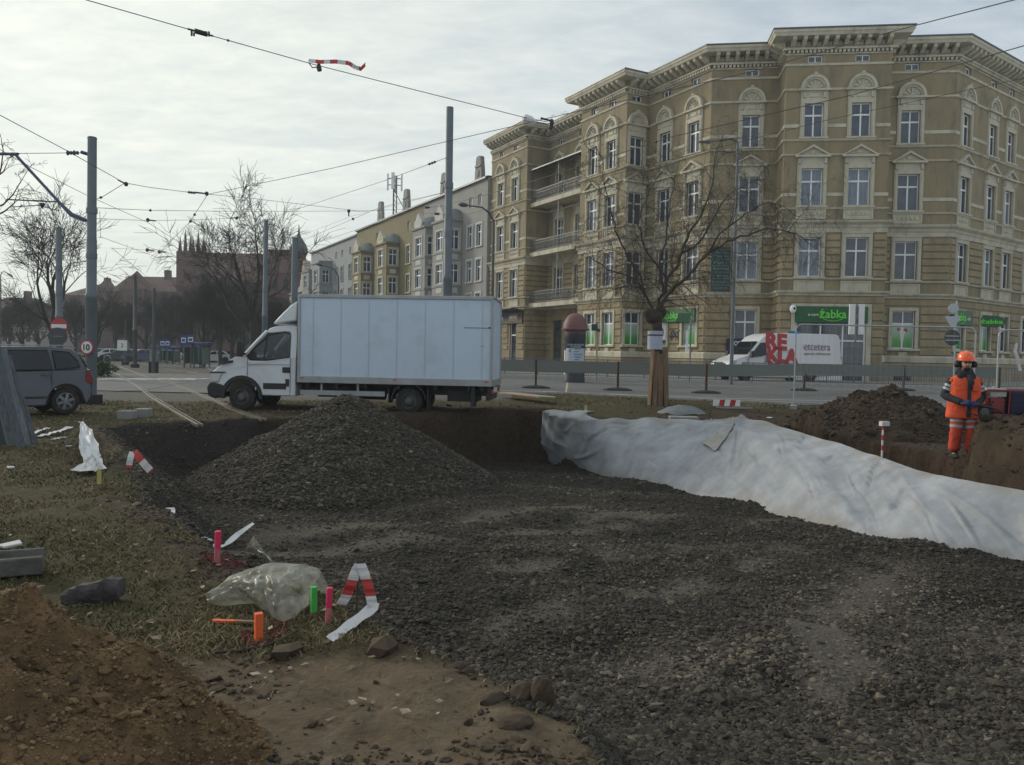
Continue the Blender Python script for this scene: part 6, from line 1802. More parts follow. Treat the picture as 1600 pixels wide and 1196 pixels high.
wire([(156, 370, 30), (231, 397, 40), (263, 409, 45), (330, 425, 60)], .011, 'low contact wire over the brick school roof')
t5, w5 = wire([(172, 388, 40), (232, 391, 45), (310, 391, 52)], .010, 'short faint cross wire in front of the pinnacled turrets')
clampon(t5, yy(230, 391, 45), Vector((1, 0, 0)), .4, .1); clampon(t5, yy(249, 394, 46), Vector((1, 0, 0)), .4, .1)
wire([(175, 388, 40), (215, 421, 60), (245, 445, 80)], .014, 'thin far wire slanting down to the brick school gable')
wire([(440, 380, 60), (550, 338, 46), (700, 300, 34), (860, 250, 28)], .008, 'hair thin wire between the roof antenna and the ochre house')
wire([(156, 330, 24), (157, 372, 24)], .008, 'vertical drop wire hanging beside the thick tram pole')
# brackets where wires meet
b_ = yy(862, 192, 20.4)
t = thing('wire_bracket', 'black crossing bracket on the wires before the ochre house roof', 'bracket', b_[:])
b = MB(); b.ell(b_, (.06, .06, .10), 10); b.tube([b_ + Vector((0, 0, .04)), b_ + Vector((-.28, 0, .11))], .025, 6); b.tube([b_ + Vector((0, 0, -.08)), b_ + Vector((-.03, 0, -.16))], .05, 6); b.build('casting', M_BLKP, t)
b_ = yy(826, 186, 20.1)
t = thing('wire_wrapping', 'white plastic wrapped round the crossing of two wires', 'wrapping', b_[:])
b = MB(); b.tube([b_ + Vector((-.13, 0, .06)), b_ + Vector((-.10, 0, .03)), b_ + Vector((.05, 0, -.01)), b_ + Vector((.14, 0, -.05)), b_ + Vector((.19, 0, -.08))], [.05, .095, .085, .05, .01], 8); b.build('film', mat('white_film', (.62, .62, .63), .5, .15, 12), t)
# ribbon fluttering on the span wire
M_RIBW = mat('ribbon_white', (.58, .57, .57), .5, .1, 8); M_RIBR = mat('ribbon_red', (.42, .035, .03), .5, .1, 8)
def ribbon(name, P, w, label, wv=(0, 0, 1), seglen=.22, start=0, cat='ribbon', group=None, twist=None):
    """striped barrier tape along P"""
    P = [Vector(p) for p in P]
    t = thing(name, label, cat, P[0][:], group)
    pts = []
    for a, b_ in zip(P[:-1], P[1:]):
        for k in range(8): pts.append(a.lerp(b_, k / 8))
    pts.append(P[-1])
    mb = MB(); Ls = 0.0
    for i in range(len(pts) - 1):
        a, c = pts[i], pts[i + 1]
        n = Vector(wv).normalized()
        if twist:
            f0, f1 = i / len(pts), (i + 1) / len(pts)
        q0 = n * w / 2; q1 = n * w / 2
        if twist:
            d = (c - a).normalized(); q0 = Matrix.Rotation(twist * f0, 3, d) @ q0; q1 = Matrix.Rotation(twist * f1, 3, d) @ q1
        o = Vector((0, .004 * math.sin(i), 0))
        mb.add([a - q0 + o, c - q1, c + q1, a + q0 + o], [(0, 1, 2, 3)], int((Ls / seglen) + start) % 2)
        Ls += (c - a).length
    mb.build('tape', [M_RIBW, M_RIBR], t, weld=True, solid=.002)
    return t
Yr = 17
ribbon('barrier_ribbon', [yy(482, 95, Yr), yy(500, 97, Yr - .05), yy(525, 96.5, Yr - .1), yy(545, 99, Yr - .1), yy(556, 106, Yr), yy(564, 108, Yr), yy(571, 101, Yr)], .085, 'red and white ribbon fluttering from the long span wire in the sky', (0, .25, 1), .16, 0, twist=.9)
b_ = yy(498, 105, Yr)
t = thing('wire_clip', 'black clip hanging under the fluttering ribbon on the span wire', 'clip', b_[:])
b = MB(); b.tube([b_ + Vector((0, 0, .07)), b_, b_ + Vector((.02, 0, -.08))], [.03, .055, .05], 8); b.tube([yy(483, 99, Yr), yy(488, 106, Yr), b_], .012, 5); b.build('casting', M_BLKP, t)

# ---- road works barriers: posts on rubber feet carrying long grey boards
M_RUST_ = mat('rusty_post', (.07, .042, .03), .85, .3, 5)
M_BOARD = mat('grey_green_board', (.155, .165, .15), .75, .12, 2, dirt=((.11, .11, .10), .5, 2))
M_RUBB = mat('black_rubber_foot', (.03, .028, .026), .9, .3, 6, .3)
posts_px = [(760, 605, 'behind the lorry tail'), (837, 608, 'left of the poster column'), (965, 611.5, 'right of the poster column'), (1103, 616, 'left of the white van nose'), (1256, 608, 'before the big red capitals'), (1411, 612, 'behind the brown earth mound'), (1560, 616, 'behind the red machine')]
PP = []
for i, (u, v, wh) in enumerate(posts_px):
    p = gp(u, v)
    if i == 4: p = gp(u, 612)
    PP.append(p)
    t = thing('barrier_post', 'rusty barrier post on a flat black foot ' + wh, 'barrier post', p[:], 'barrier posts along the street')
    b = MB(); b.box(p.x - .045, p.x + .045, p.y - .045, p.y + .045, p.z + .05, p.z + 1.20); b.build('post', M_RUST_, t, bevel=.008)
    b = MB(); b.lathe([(.40, .02), (.52, .03), (.50, .08), (.30, .13), (.12, .15), (0, .15)], 10, p); b.v = [(p.x + (x - p.x) * 1.15, p.y + (y - p.y) * .6, z) for x, y, z in b.v]; b.build('foot', M_RUBB, t)
nm_ = ['at the lorry tail', 'below the round poster column', 'behind the wrapped tree trunk', 'in front of the white van nose', 'under the red capitals of the van', 'behind the worker']
for i in range(6):
    a, c = PP[i], PP[i + 1]
    t = thing('barrier_board', 'long grey barrier board ' + nm_[i], 'barrier board', ((a + c) / 2)[:], 'barrier boards along the street')
    d = (c - a); ang = math.atan2(d.y, d.x); L_ = d.xy.length
    M = T(a.x, a.y, a.z) @ RZ(ang)
    b = MB(M); zc = 1.02; dz = c.z - a.z
    b.prism([(.05, .70), (L_ - .05, .70 + dz), (L_ - .05, 1.14 + dz), (.05, 1.14)], -.075, -.05); b.prism([(.05, 1.14), (L_ - .05, 1.14 + dz), (L_ - .05, 1.17 + dz), (.05, 1.17)], -.08, -.045); b.build('board', M_BOARD, t)
    b = MB(M); b.prism([(.05, .69), (L_ - .05, .69 + dz), (L_ - .05, .71 + dz), (.05, .71)], -.085, -.042); b.build('lower_edge', M_IRON, t)
ps_ = yy(801, 573, PP[1].y - .3)

# ---- pedestrian railing along the far kerb, one panel after another
RAIL = [(28, 39.9), (20, 40.9), (12.8, 42.7), (7.4, 45.1), (-0.5, 48.6), (-5.9, 53.7)]
def railing_panel():
    L_ = 2.0
    p = MB()
    for x in (.03,): p.box(x - .03, x + .03, -.03, .03, 0, 1.12)
    p.box(0, L_, -.02, .02, 1.06, 1.11); p.box(0, L_, -.018, .018, .14, .18)
    for k in range(1, 16): p.box(k * L_ / 16 - .014, k * L_ / 16 + .014, -.009, .009, .18, 1.06)
    return p
pm_ = railing_panel(); first = None; idx = 0
words_ = ['beyond the lorry tail', 'near the poster column', 'between column and tree', 'behind the wrapped tree', 'by the white van nose', 'before the white van', 'behind the van rear', 'left of the worker', 'behind the worker', 'right of the worker']
for a, c in zip(RAIL[:-1], RAIL[1:]):
    a = Vector(a); c = Vector(c); n = max(1, round((c - a).length / 2.0)); st = (c - a) / n
    for k in range(n):
        e = a + st * (k + 1); ang = math.atan2(-st.y, -st.x)
        z = float(ground0(e.x, e.y)) + .02
        MR = T(e.x, e.y, z) @ RZ(ang) @ SCL(st.length / 2.0, 1, 1)
        if first is None:
            first = pm_.build('pedestrian_railing', M_IRON, None, MR); o = first
        else: o = again(first, 'pedestrian_railing', None, MR)
        tag(o, 'grey pedestrian railing panel of upright bars along the far kerb', 'railing', 'railing panels along the far kerb')

# ---- mesh site fence panels
M_GALV = mat('galvanised_tube', (.36, .38, .40), .45, .12, 5, metal=.5)
def site_fence(p, q, h, label, r=.022):
    """tube frame with rounded top corners and welded mesh"""
    p = Vector(p); q = Vector(q); d = q - p; L_ = d.xy.length; ang = math.atan2(d.y, d.x); dz = q.z - p.z
    t = thing('site_fence_panel', label, 'fence', p[:], 'mesh fence panels round the works')
    M = T(*p) @ RZ(ang)
    def S(x, z): return (x, 0, z + dz * x / L_)
    b = MB(M); cr = .18
    pts = [S(0, -.05)] + [S(0, h - cr)] + [S(cr - cr * math.cos(a), h - cr + cr * math.sin(a)) for a in (.4, .8, 1.2)] + [S(cr, h), S(L_ - cr, h)] + [S(L_ - cr + cr * math.sin(a), h - cr + cr * math.cos(a)) for a in (.4, .8, 1.2)] + [S(L_, h - cr), S(L_, -.05)]
    b.tube(pts, r, 8); b.tube([S(0, .18), S(L_, .18)], r * .8, 6); b.build('frame', M_GALV, t, smooth=True)
    b = MB(M)
    for k in range(1, int(L_ / .16)): b.cyl(S(k * .16, .18), S(k * .16, h - .02), .0022, n=3)
    for k in range(1, 8): b.cyl(S(0, .18 + k * (h - .2) / 8), S(L_, .18 + k * (h - .2) / 8), .0022, n=3)
    b.build('mesh', M_GALV, t)
    for x in (0, L_):
        b = MB(M @ T(x, 0, 0)); b.box(-.1, .1, -.32, .32, -.05 + dz * x / L_, .09 + dz * x / L_); b.build('foot', M_CONC, t, bevel=.02)
fa = gp(1240, 638); fb = yy(1520, 640, 23.0); fb.z = float(ground0(fb.x, fb.y))
hF = yy(1240, 507, fa.y).z - fa.z
site_fence(fa, fb, hF, 'tube framed mesh fence panel from the mound to the worker')
fc = yy(1556, 640, 22.6); fc.z = float(ground0(fc.x, fc.y)); fd = yy(1830, 650, 21.5); fd.z = fc.z
site_fence(fc, fd, hF * .98, 'tube framed mesh fence panel at the right edge with a knotted ribbon')
fe = yy(1412, 620, 30); fe.z = float(ground0(fe.x, fe.y))
b0 = yy(1560, 566, 22.4)
ribbon('barrier_ribbon', [yy(1589, 536, 22.3), yy(1586, 548, 22.3), yy(1590, 560, 22.3), yy(1594, 580, 22.3)], .09, 'pale ribbon tied to the fence at the right edge', (1, .3, 0), .9, 0, twist=1.2)

# ---- street signs on the right
p = yy(1490, 600, 34); g = float(ground0(p.x, 34))
t = thing('sign_post', 'grey post with a clear disc and a dark cracked round sign above the worker', 'sign', (p.x, 34, g))
zt = yy(1490, 470, 34).z
b = MB(); b.cyl((p.x, 34, g), (p.x, 34, zt), .035, n=10); b.build('post', M_GALV, t)
c = yy(1488, 528, 33.9); r_ = 12.5 / FOC * 34
b = MB(T(*c)); b.lathe([(0, 0), (r_, 0), (r_, .02), (0, .02)], 24, R=RX(-PI / 2)); b.build('dark_disc', M_SIGNBACK, t)
b = MB(T(*c)); b.box(-r_ * .9, r_ * .8, -.03, 0, .05, .09); b.box(-r_ * .85, r_ * .95, -.03, 0, -.13, -.09); b.build('brace', M_GALV, t)
c = yy(1490, 483, 33.9); b = MB(T(*c)); r2_ = 8.2 / FOC * 34; b.lathe([(r2_ * .74, -.01), (r2_, 0), (r2_, .03), (r2_ * .74, .03)], 22, R=RX(-PI / 2)); b.build('clear_disc', M_GALV, t)
c = yy(1489, 501, 33.9); b = MB(T(*c)); b.prism([(-.36, .18), (.36, .18), (.08, -.28), (-.08, -.28)], -.01, .02); b.build('triangle_plate', M_GALV, t)
# city direction board, text too weathered to read but for scraps
p = gp(1142, 602); g = p.z
t = thing('direction_board', 'tall dark green board of white place lines on a grey street post', 'sign', p[:])
zt = yy(1142, 222, p.y).z
b = MB(); b.tube([(p.x, p.y, g), (p.x + .0, p.y, yy(1142, 455, p.y).z), (p.x, p.y, zt)], [.10, .085, .06], 12); b.build('post', M_POLE, t, smooth=True)
ca = yy(1112, 385, p.y - .12); cb = yy(1140, 456, p.y - .12)
M_DGREEN = mat('dark_green_board', (.012, .045, .045), .5, .15, 3)
b = MB(); b.box(ca.x, cb.x, p.y - .14, p.y - .09, cb.z, ca.z); b.build('board', M_DGREEN, t, bevel=.01)
M_PALEP = mat('pale_green_print', (.20, .28, .27), .6, .1, 4)
lines = ['Centrum', 'Dworzec', 'Port', 'Szpital', 'Stadion', 'Lotnisko', 'Lubczyna']
hh = (ca.z - cb.z) / len(lines)
for i, s in enumerate(lines):
    text(s, hh * .62, M_PALEP, t, T((ca.x + cb.x) / 2, p.y - .145, ca.z - hh * (i + .5)), .004, 0, (cb.x - ca.x) * (.72 + .12 * (i % 2)), name='lettering')
b = MB()
for i in range(1, len(lines)): b.box(ca.x + .03, cb.x - .03, p.y - .146, p.y - .14, ca.z - hh * i - .012, ca.z - hh * i + .012)
b.build('divider', M_PALEP, t)
b = MB(); hd = yy(1108, 222, p.y - 1.0); b.tube([(p.x, p.y, zt), (p.x - .3, p.y, zt + .15), hd], [.05, .045, .04], 8); b.tube([hd, hd + (hd - Vector((p.x, p.y, zt))).normalized() * .7], [.10, .04], 8); b.build('lamp_arm', M_POLED, t)
# green tilted panel and its post
p = gp(1077, 600); c = yy(1068, 497.5, p.y); g = p.z + .1
t = thing('tilted_panel', 'dark green tilted panel on a slim post before a green window', 'panel', (p.x, p.y, g))
b = MB(); b.cyl((p.x, p.y, g), (p.x, p.y, c.z - .3), .04, n=8); b.build('post', M_POLE, t)
b = MB(); w_ = .40; b.add([(c.x - w_ * 1.05, p.y - .25, c.z - .22), (c.x + w_ * .6, p.y - .25, c.z - .22), (c.x + w_ * 1.15, p.y + .35, c.z + .25), (c.x - w_ * .5, p.y + .35, c.z + .25)], [(0, 1, 2, 3)]); b.build('panel', M_GREEN, t, solid=.05)
b = MB(); b.box(p.x - .25, p.x - .12, p.y - .06, p.y - .02, c.z - 1.7, c.z - .6); b.build('strip', M_WHITEP, t)
# small street name plate on a pale post by the column
p = gp(931.5, 597); g = p.z
t = thing('stop_post', 'pale post with a small dark green plate right of the poster column', 'sign', p[:])
b = MB(); b.cyl((p.x, p.y, g), (p.x, p.y, yy(931, 512, p.y).z), .045, n=8); b.build('post', mat('cream_post', (.30, .27, .23), .7, .15, 4), t)
c = yy(930, 511, p.y); b = MB(T(c.x, p.y - .05, c.z)); b.box(-.2, .12, -.03, .02, -.2, .14); b.build('plate', M_DGREEN, t); b = MB(T(c.x, p.y - .05, c.z)); b.box(.1, .26, -.03, .02, -.25, -.1); b.build('small_plate', M_DGREEN, t)
# white twin panel in front of the shop
p = yy(1335, 600, 44.3); g = float(ground0(p.x, 44.3)) + .13
t = thing('twin_pylon', 'two narrow white upright panels on one post in front of the green shop sign', 'pylon', (p.x, 44.3, g))
zt = yy(1335, 475.5, 44.3).z; zb = yy(1335, 523, 44.3).z
for s_ in (-1, 1):
    b = MB(T(p.x, 44.3, 0)); b.box(s_ * .26 - .16, s_ * .26 + .16, -.05, .05, zb, zt); b.build('panel', M_SIGNW, t, bevel=.015)
b = MB(T(p.x, 44.3, 0)); b.cyl((0, 0.06, g), (0, .06, zt), .05, n=8); b.box(-.3, .3, .05, .1, zt - .4, zt - .3); b.build('post', M_IRON, t)
# round-headed poster column
p = gp(897, 598.5); p.z += .1
t = thing('poster_column', 'round poster column with a dusky red domed cap and pale poster', 'advertising column', p[:])
rC = 16.2 / FOC * p.y; zt = yy(897, 522, p.y).z - p.z; zd = yy(897, 494, p.y).z - p.z
M_DOME = mat('dusky_red_paint', (.16, .065, .062), .6, .15, 2, dirt=((.10, .05, .05), .5, 3))
M_CHAR = mat('charcoal_sheet', (.03, .035, .042), .6, .15, 3)
b = MB(T(*p)); b.lathe([(rC * 1.02, -.1), (rC * 1.02, .15), (rC, .17), (rC, zt - .35), (rC * 1.03, zt - .33), (rC * 1.03, zt)], 28); b.build('drum', M_CHAR, t, smooth=True)
b = MB(T(*p)); b.lathe([(rC * 1.0, zt), (rC * 1.0, zt + .16), (rC * 1.34, zt + .18), (rC * 1.36, zt + .24), (rC * 1.20, zt + .28), (rC * 1.15, zt + .45), (rC * .98, zt + .68), (rC * .7, zt + .88), (rC * .35, zt + .98), (0, zt + 1.0)], 28); b.build('dome', M_DOME, t, smooth=True)
def curved(z0, z1, a0, a1, rr, n=12):
    g_ = MB(T(*p)); g_.grid([[(rr * math.sin(a0 + (a1 - a0) * k / n), -rr * math.cos(a0 + (a1 - a0) * k / n), z) for k in range(n + 1)] for z in (z0, z1)]); return g_
M_POST = mat('pale_blue_poster', (.40, .45, .52), .6, .08, 6)
curved(.45, zt - .70, -1.05, 1.1, rC + .008).build('poster', M_POST, t)
curved(.30, zt - .80, -1.5, -1.15, rC + .006).build('poster', M_SIGNW, t)
g_ = MB(T(*p))
for k in range(13):
    z = .75 + k * .13
    for a0, a1 in ((-.1, .55 + .25 * math.sin(k * 2.1)),):
        for j in range(4):
            b0_, b1_ = a0 + (a1 - a0) * j / 4, a0 + (a1 - a0) * (j + .8) / 4
            rr = rC + .011
            g_.add([(rr * math.sin(b0_), -rr * math.cos(b0_), z), (rr * math.sin(b1_), -rr * math.cos(b1_), z), (rr * math.sin(b1_), -rr * math.cos(b1_), z + .035), (rr * math.sin(b0_), -rr * math.cos(b0_), z + .035)], [(0, 1, 2, 3)])
for z, r0 in ((1.9, .07), (1.45, .05), (2.15, .09)):
    a = -.55; c_ = ((rC + .012) * math.sin(a), -(rC + .012) * math.cos(a), z)
    g_.tube([(c_[0] + r0 * math.cos(q) * math.cos(a), c_[1] + r0 * math.cos(q) * math.sin(a), c_[2] + r0 * math.sin(q)) for q in [2 * PI * k / 12 for k in range(13)]], .012, 4, cap=False)
g_.build('print', M_INK, t)
for i, (s, w_) in enumerate((('LUDZIE NA MOŚCIE', .78), ('W CENTRUM', .5))):
    text(s, .11, M_SIGNW, t, T(p.x, p.y - rC * 1.04, p.z + zt - .52 - .12 * i), .003, 0, w_)
# ================================================================== TREES
def bark(name, c, c2): return mat(name, c, .95, .3, 6, .6, 40, col2=c2)
M_BARK = bark('dark_bark', (.032, .026, .021), (.085, .068, .052))
M_BARKF = bark('far_bark', (.035, .031, .028), (.06, .053, .047))
def resample(P, n):
    P = [Vector(p) for p in P]; d = [0.0]
    for a, b_ in zip(P[:-1], P[1:]): d.append(d[-1] + (b_ - a).length)
    out = []; j = 0
    for i in range(n):
        s = d[-1] * i / (n - 1)
        while j < len(d) - 2 and d[j + 1] < s: j += 1
        out.append(P[j].lerp(P[j + 1], (s - d[j]) / max(1e-9, d[j + 1] - d[j])))
    return out
class Tree:
    def __init__(s, seed): s.r = random.Random(seed); s.V = []; s.F = []
    def tube(s, pts, r0, r1, n=5):
        b = len(s.V); prev = None; m = len(pts)
        for i, p in enumerate(pts):
            d = pts[min(i + 1, m - 1)] - pts[max(i - 1, 0)]; d = d.normalized() if d.length > 1e-9 else Vector((0, 0, 1))
            a = d.cross(Vector((0, 0, 1))) if prev is None else prev - d * prev.dot(d)
            if a.length < 1e-4: a = d.cross(Vector((1, 0, 0)))
            a.normalize(); prev = a; c = d.cross(a); r = r0 + (r1 - r0) * i / (m - 1)
            for k in range(n):
                t = 2 * PI * k / n; q = p + (a * math.cos(t) + c * math.sin(t)) * r; s.V.append((q.x, q.y, q.z))
        for i in range(m - 1):
            for k in range(n):
                k2 = (k + 1) % n; s.F.append((b + i * n + k, b + i * n + k2, b + (i + 1) * n + k2, b + (i + 1) * n + k))
    def grow(s, p, d, L_, r, lev, maxlev, droop=0.0, wig=.22, kids=(3, 5), shrink=.62, up=.15, rmin=.004):
        R = s.r; n = 5 if lev < 2 else 4 if lev < maxlev else 3
        pts = [p.copy()]; q = p.copy(); dd = d.normalized(); k = n
        for i in range(k):
            dd = dd + Vector((R.gauss(0, wig), R.gauss(0, wig), R.gauss(0, wig) + up * (1 if lev < maxlev - 1 else 0) - droop * (lev / maxlev) * (i / k)))
            dd.normalize(); q = q + dd * (L_ / k); pts.append(q.copy())
        r1 = max(rmin * .6, r * (.45 if lev < maxlev else .4))
        s.tube(pts, r, r1, 6 if lev == 0 else 5 if lev == 1 else 3)
        if lev >= maxlev: return
        nk = R.randint(*kids)
        for j in range(nk + (2 if lev >= maxlev - 2 else 0)):
            f = R.uniform(.30, 1.0) if j else 1.0
            i = min(int(f * k), k - 1); base = pts[i].lerp(pts[i + 1], f * k - i)
            ax = (pts[i + 1] - pts[i]).normalized()
            side = ax.cross(Vector((R.gauss(0, 1), R.gauss(0, 1), R.gauss(0, 1))))
            if side.length < 1e-3: continue
            side.normalize(); a = R.uniform(.35, .95) if j else R.uniform(.05, .35)
            nd = ax * math.cos(a) + side * math.sin(a)
            s.grow(base, nd, L_ * shrink * R.uniform(.7, 1.2), max(rmin, r1 * R.uniform(.6, .95)), lev + 1, maxlev, droop, wig, kids, shrink, up, rmin)
    def mesh(s, name, m):
        return np_mesh(name, np.array(s.V), np.array(s.F), m, None, True, 4)
# the street tree with its trunk boarded up
B = zz(1028, 632, .22); TY = B.y
t = thing('street_tree', 'bare twiggy street tree with a plank wrapped trunk and paper notice before the ochre house', 'tree', B[:])
tb = Tree(3)
def at2(u, v, dy=0): return yy(u, v, TY + dy)
tb.tube([B - Vector((0, 0, .2)), at2(1027, 600), at2(1026, 540), at2(1026, 508), at2(1025, 494), at2(1024, 484)], .19, .16, 12)
put(tb.mesh('trunk', M_BARK), t, Matrix())
kb = MB(); kb.ell(at2(1021, 495), (.30, .28, .24), 12); kb.ell(at2(1032, 488, .1), (.2, .2, .2), 10); kb.ell(at2(1013, 489, -.1), (.16, .16, .16), 10)
kb.build('burr', M_BARK, t, smooth='all')
cr = Tree(11)
limbs = [([(1028, 488), (1036, 470), (1044, 440), (1060, 405), (1078, 370), (1094, 335), (1108, 290), (1118, 245), (1122, 214)], 0, .085, .6),
         ([(1036, 472), (1052, 452), (1075, 430), (1100, 404), (1132, 382), (1170, 368), (1205, 358), (1240, 362), (1268, 385)], -.5, .075, -.8),
         ([(1020, 488), (1012, 470), (1003, 450), (985, 432), (962, 425), (935, 410), (912, 400)], .4, .07, 1.0),
         ([(1030, 478), (1033, 450), (1030, 420), (1042, 385), (1046, 350), (1052, 310), (1060, 262)], .6, .07, .8),
         ([(1010, 462), (998, 430), (982, 405), (968, 372), (955, 330), (944, 290), (938, 245)], -.4, .055, -.9),
         ([(1062, 402), (1088, 380), (1110, 345), (1140, 310), (1172, 285), (1205, 272)], .5, .05, .9),
         ([(1042, 440), (1020, 405), (1005, 380), (1000, 345), (1010, 300), (1005, 262)], -.6, .05, -.7),
         ([(1100, 404), (1130, 360), (1160, 335), (1200, 318), (1235, 330)], -.8, .045, -1.0)]
for px, d0, r0, d1 in limbs:
    n = len(px); r0 *= .72
    P = [at2(u + cr.r.gauss(0, 3), v + cr.r.gauss(0, 3), d0 + (d1 * 2.0 - d0) * i / (n - 1)) for i, (u, v) in enumerate(px)]
    m_ = resample(P, n * 3); m_ = [q + Vector((cr.r.gauss(0, .025), cr.r.gauss(0, .03), cr.r.gauss(0, .025))) if 0 < k < len(m_) - 1 else q for k, q in enumerate(m_)]
    cr.tube(m_, r0, .007, 6)
    for i in range(1, n):
        for q_ in range(9):
            f = cr.r.random(); p = P[i - 1].lerp(P[i], f); ax = (P[i] - P[i - 1]).normalized()
            sd = ax.cross(Vector((cr.r.gauss(0, 1), cr.r.gauss(0, 1), cr.r.gauss(0, 1)))).normalized(); a = cr.r.uniform(.5, 1.3)
            big = q_ < 3
            cr.grow(p, ax * math.cos(a) + sd * math.sin(a) - Vector((0, 0, .15)), cr.r.uniform(.8, 1.5) if big else cr.r.uniform(.4, .9), (max(.010, r0 * .3 * (1 - .5 * i / n)) if big else .005), 0, 3 if big else 2, 1.0 if big else 1.5, .27, (2, 3) if big else (1, 3), .6, .0, .0029)
put(cr.mesh('crown', M_BARK), t, Matrix())
# planks round the trunk
M_PLANK = mat('raw_pine_planks', (.13, .078, .046), .9, .35, 2.2, .8, 20, col2=(.27, .185, .12), stretch=(7, 7, .7), dirt=((.06, .036, .025), .9, 1.8))
zt_ = yy(1028, 546, TY).z
for k in range(11):
    a = 2 * PI * k / 11 + .2; w_ = .15; rb, rt_ = .30 + .03 * math.sin(k * 2.3), .225
    b = MB(); ca_, sa_ = math.cos(a), math.sin(a); tx, ty = -sa_, ca_
    top = zt_ - .12 * (k % 3) * .6
    pts = []
    for z, r in ((B.z - .1, rb), (top, rt_)):
        for o_, q in ((-w_ / 2, 0), (w_ / 2, 0), (w_ / 2, .03), (-w_ / 2, .03)):
            pts.append((B.x + ca_ * (r + q) + tx * o_, B.y + sa_ * (r + q) + ty * o_, z))
    b.add(pts, [(0, 1, 2, 3), (4, 7, 6, 5), (0, 4, 5, 1), (1, 5, 6, 2), (2, 6, 7, 3), (3, 7, 4, 0)])
    o = b.build('trunk_plank', M_PLANK, None); tag(o, 'raw brown plank tied upright round the street tree trunk', 'plank', 'planks wrapped round the street tree')
pn = yy(1025, 531, TY - .24)
o = MB(T(pn.x, TY, pn.z)); o.grid([[(.245 * math.sin(a_), -.245 * math.cos(a_), z) for a_ in [-1.25 + 2.5 * k / 10 for k in range(11)]] for z in (-.30, .27)])
nt_o = o.build('paper_notice', mat('notice_paper', (.40, .42, .52), .7, .12, 10), None, solid=.004); tag(nt_o, 'pale paper notice wrapped round the tree trunk above the planks', 'notice')
b = MB(); b.lathe([(.255, -.02), (.255, .02)], 20, (pn.x, TY, pn.z + .14)); b.build('strap', M_BLKP, nt_o)
# generic bare trees
def bare_tree(name, seed, base, H, spread, label, maxlev=4, group=None, m=None, r0=.2, lean=0.0, fork=.35, rmin=.012, kids=(3, 4)):
    t = thing(name, label, 'tree', base[:], group)
    tr = Tree(seed); b0 = Vector(base); top = b0 + Vector((lean * H, 0, H * fork))
    tr.tube([b0 - Vector((0, 0, .2)), b0.lerp(top, .5) + Vector((.03 * H * (tr.r.random() - .5), 0, 0)), top], r0, r0 * .75, 9)
    put(tr.mesh('trunk', m or M_BARKF), t, Matrix())
    c = Tree(seed + 500); n = c.r.randint(4, 6)
    for j in range(n):
        a = 2 * PI * j / n + c.r.uniform(-.4, .4); tilt = c.r.uniform(.25, .75) * spread if j else .05
        c.grow(top - Vector((0, 0, H * .08 * (j % 3))), Vector((math.cos(a) * math.sin(tilt), math.sin(a) * math.sin(tilt), math.cos(tilt))), H * .30 * c.r.uniform(.85, 1.15), r0 * .55, 0, maxlev, .05, .16, kids, .70, .12, rmin)
    put(c.mesh('crown', m or M_BARKF), t, Matrix())
    return t
def tree_at(u, v_top, Y, seed, label, spread=1.0, r0=.2, maxlev=4, group=None, rmin=.012, **k):
    p = yy(u, 560, Y); p.z = float(ground0(p.x, Y)); H = yy(u, v_top, Y).z - p.z
    return bare_tree('bare_tree', seed, p, H, spread, label, maxlev, group, None, r0, rmin=rmin, **k)
tree_at(86, 300, 50, 21, 'wide bare tree behind the second tram pole at the left', 1.25, .26, 4, rmin=.014)
tree_at(395, 305, 58, 33, 'tall bare tree with a forked trunk behind the lorry cab', 1.05, .30, 4, rmin=.016)
tree_at(345, 425, 66, 45, 'thin bare tree between the lorry nose and the gothic hall', .9, .17, 4, rmin=.016)
tree_at(318, 425, 72, 47, 'slender bare tree just right of the glass shelter', .8, .19, 4, rmin=.017)
near_ = tree_at(150, 445, 75, 51, 'bare tree behind the thick tram pole base', 1.2, .2, 3, rmin=.02)
proto = [tree_at(300, 462, 95, 61, 'bare tree straight behind the near tram shelter', 1.1, .22, 4, 'bare trees in front of the brick school', rmin=.022),
         tree_at(265, 466, 105, 63, 'bare tree left of the gothic hall corner', 1.2, .24, 4, 'bare trees in front of the brick school', rmin=.022)]
def W2(o): return WM[o].to_translation()
for i, (u, Y, sc, k, lab) in enumerate(((205, 100, .95, 0, 'bare tree under the tall brick gable'), (228, 112, 1.05, 1, 'bare tree just left of the dark cabinet pole'), (283, 118, 1.1, 1, 'bare tree against the pinnacled turrets'), (325, 88, 1.0, 1, 'bare tree against the brick hall wall, left of the lorry nose'),
        (362, 92, 1.05, 0, 'bare tree over the lorry bonnet'), (380, 104, 1.15, 1, 'bare tree against the brick hall beside the forked trunk'), (430, 98, 1.1, 0, 'bare tree above the lorry wind deflector'), (180, 120, 1.0, 0, 'bare tree right of the thick tram pole before the school'), (445, 110, 1.0, 1, 'bare tree close to the stout blue pole'), (60, 110, 1.0, 1, 'bare tree before the distant buff house'), (15, 105, .9, 0, 'bare tree at the left edge before the distant roofs'), (118, 112, 1.1, 0, 'bare tree between the second and the thick tram pole'), (36, 90, .8, 1, 'smaller bare tree above the minivan roof'), (340, 125, 1.2, 0, 'bare tree directly under the gothic hall roof slope'), (250, 130, 1.1, 0, 'bare tree behind the cabinet pole against the school'), (408, 120, 1.2, 0, 'bare tree behind the slim pole, above the cab'))):
    src = proto[k]; q = yy(u, 560, Y); s0 = W2(src)
    c_ = copy_tree(src, T(q.x, q.y, 0) @ RZ(1.3 * i + .5) @ SCL(sc, sc, sc) @ T(-s0.x, -s0.y, 0)); c_['label'] = lab
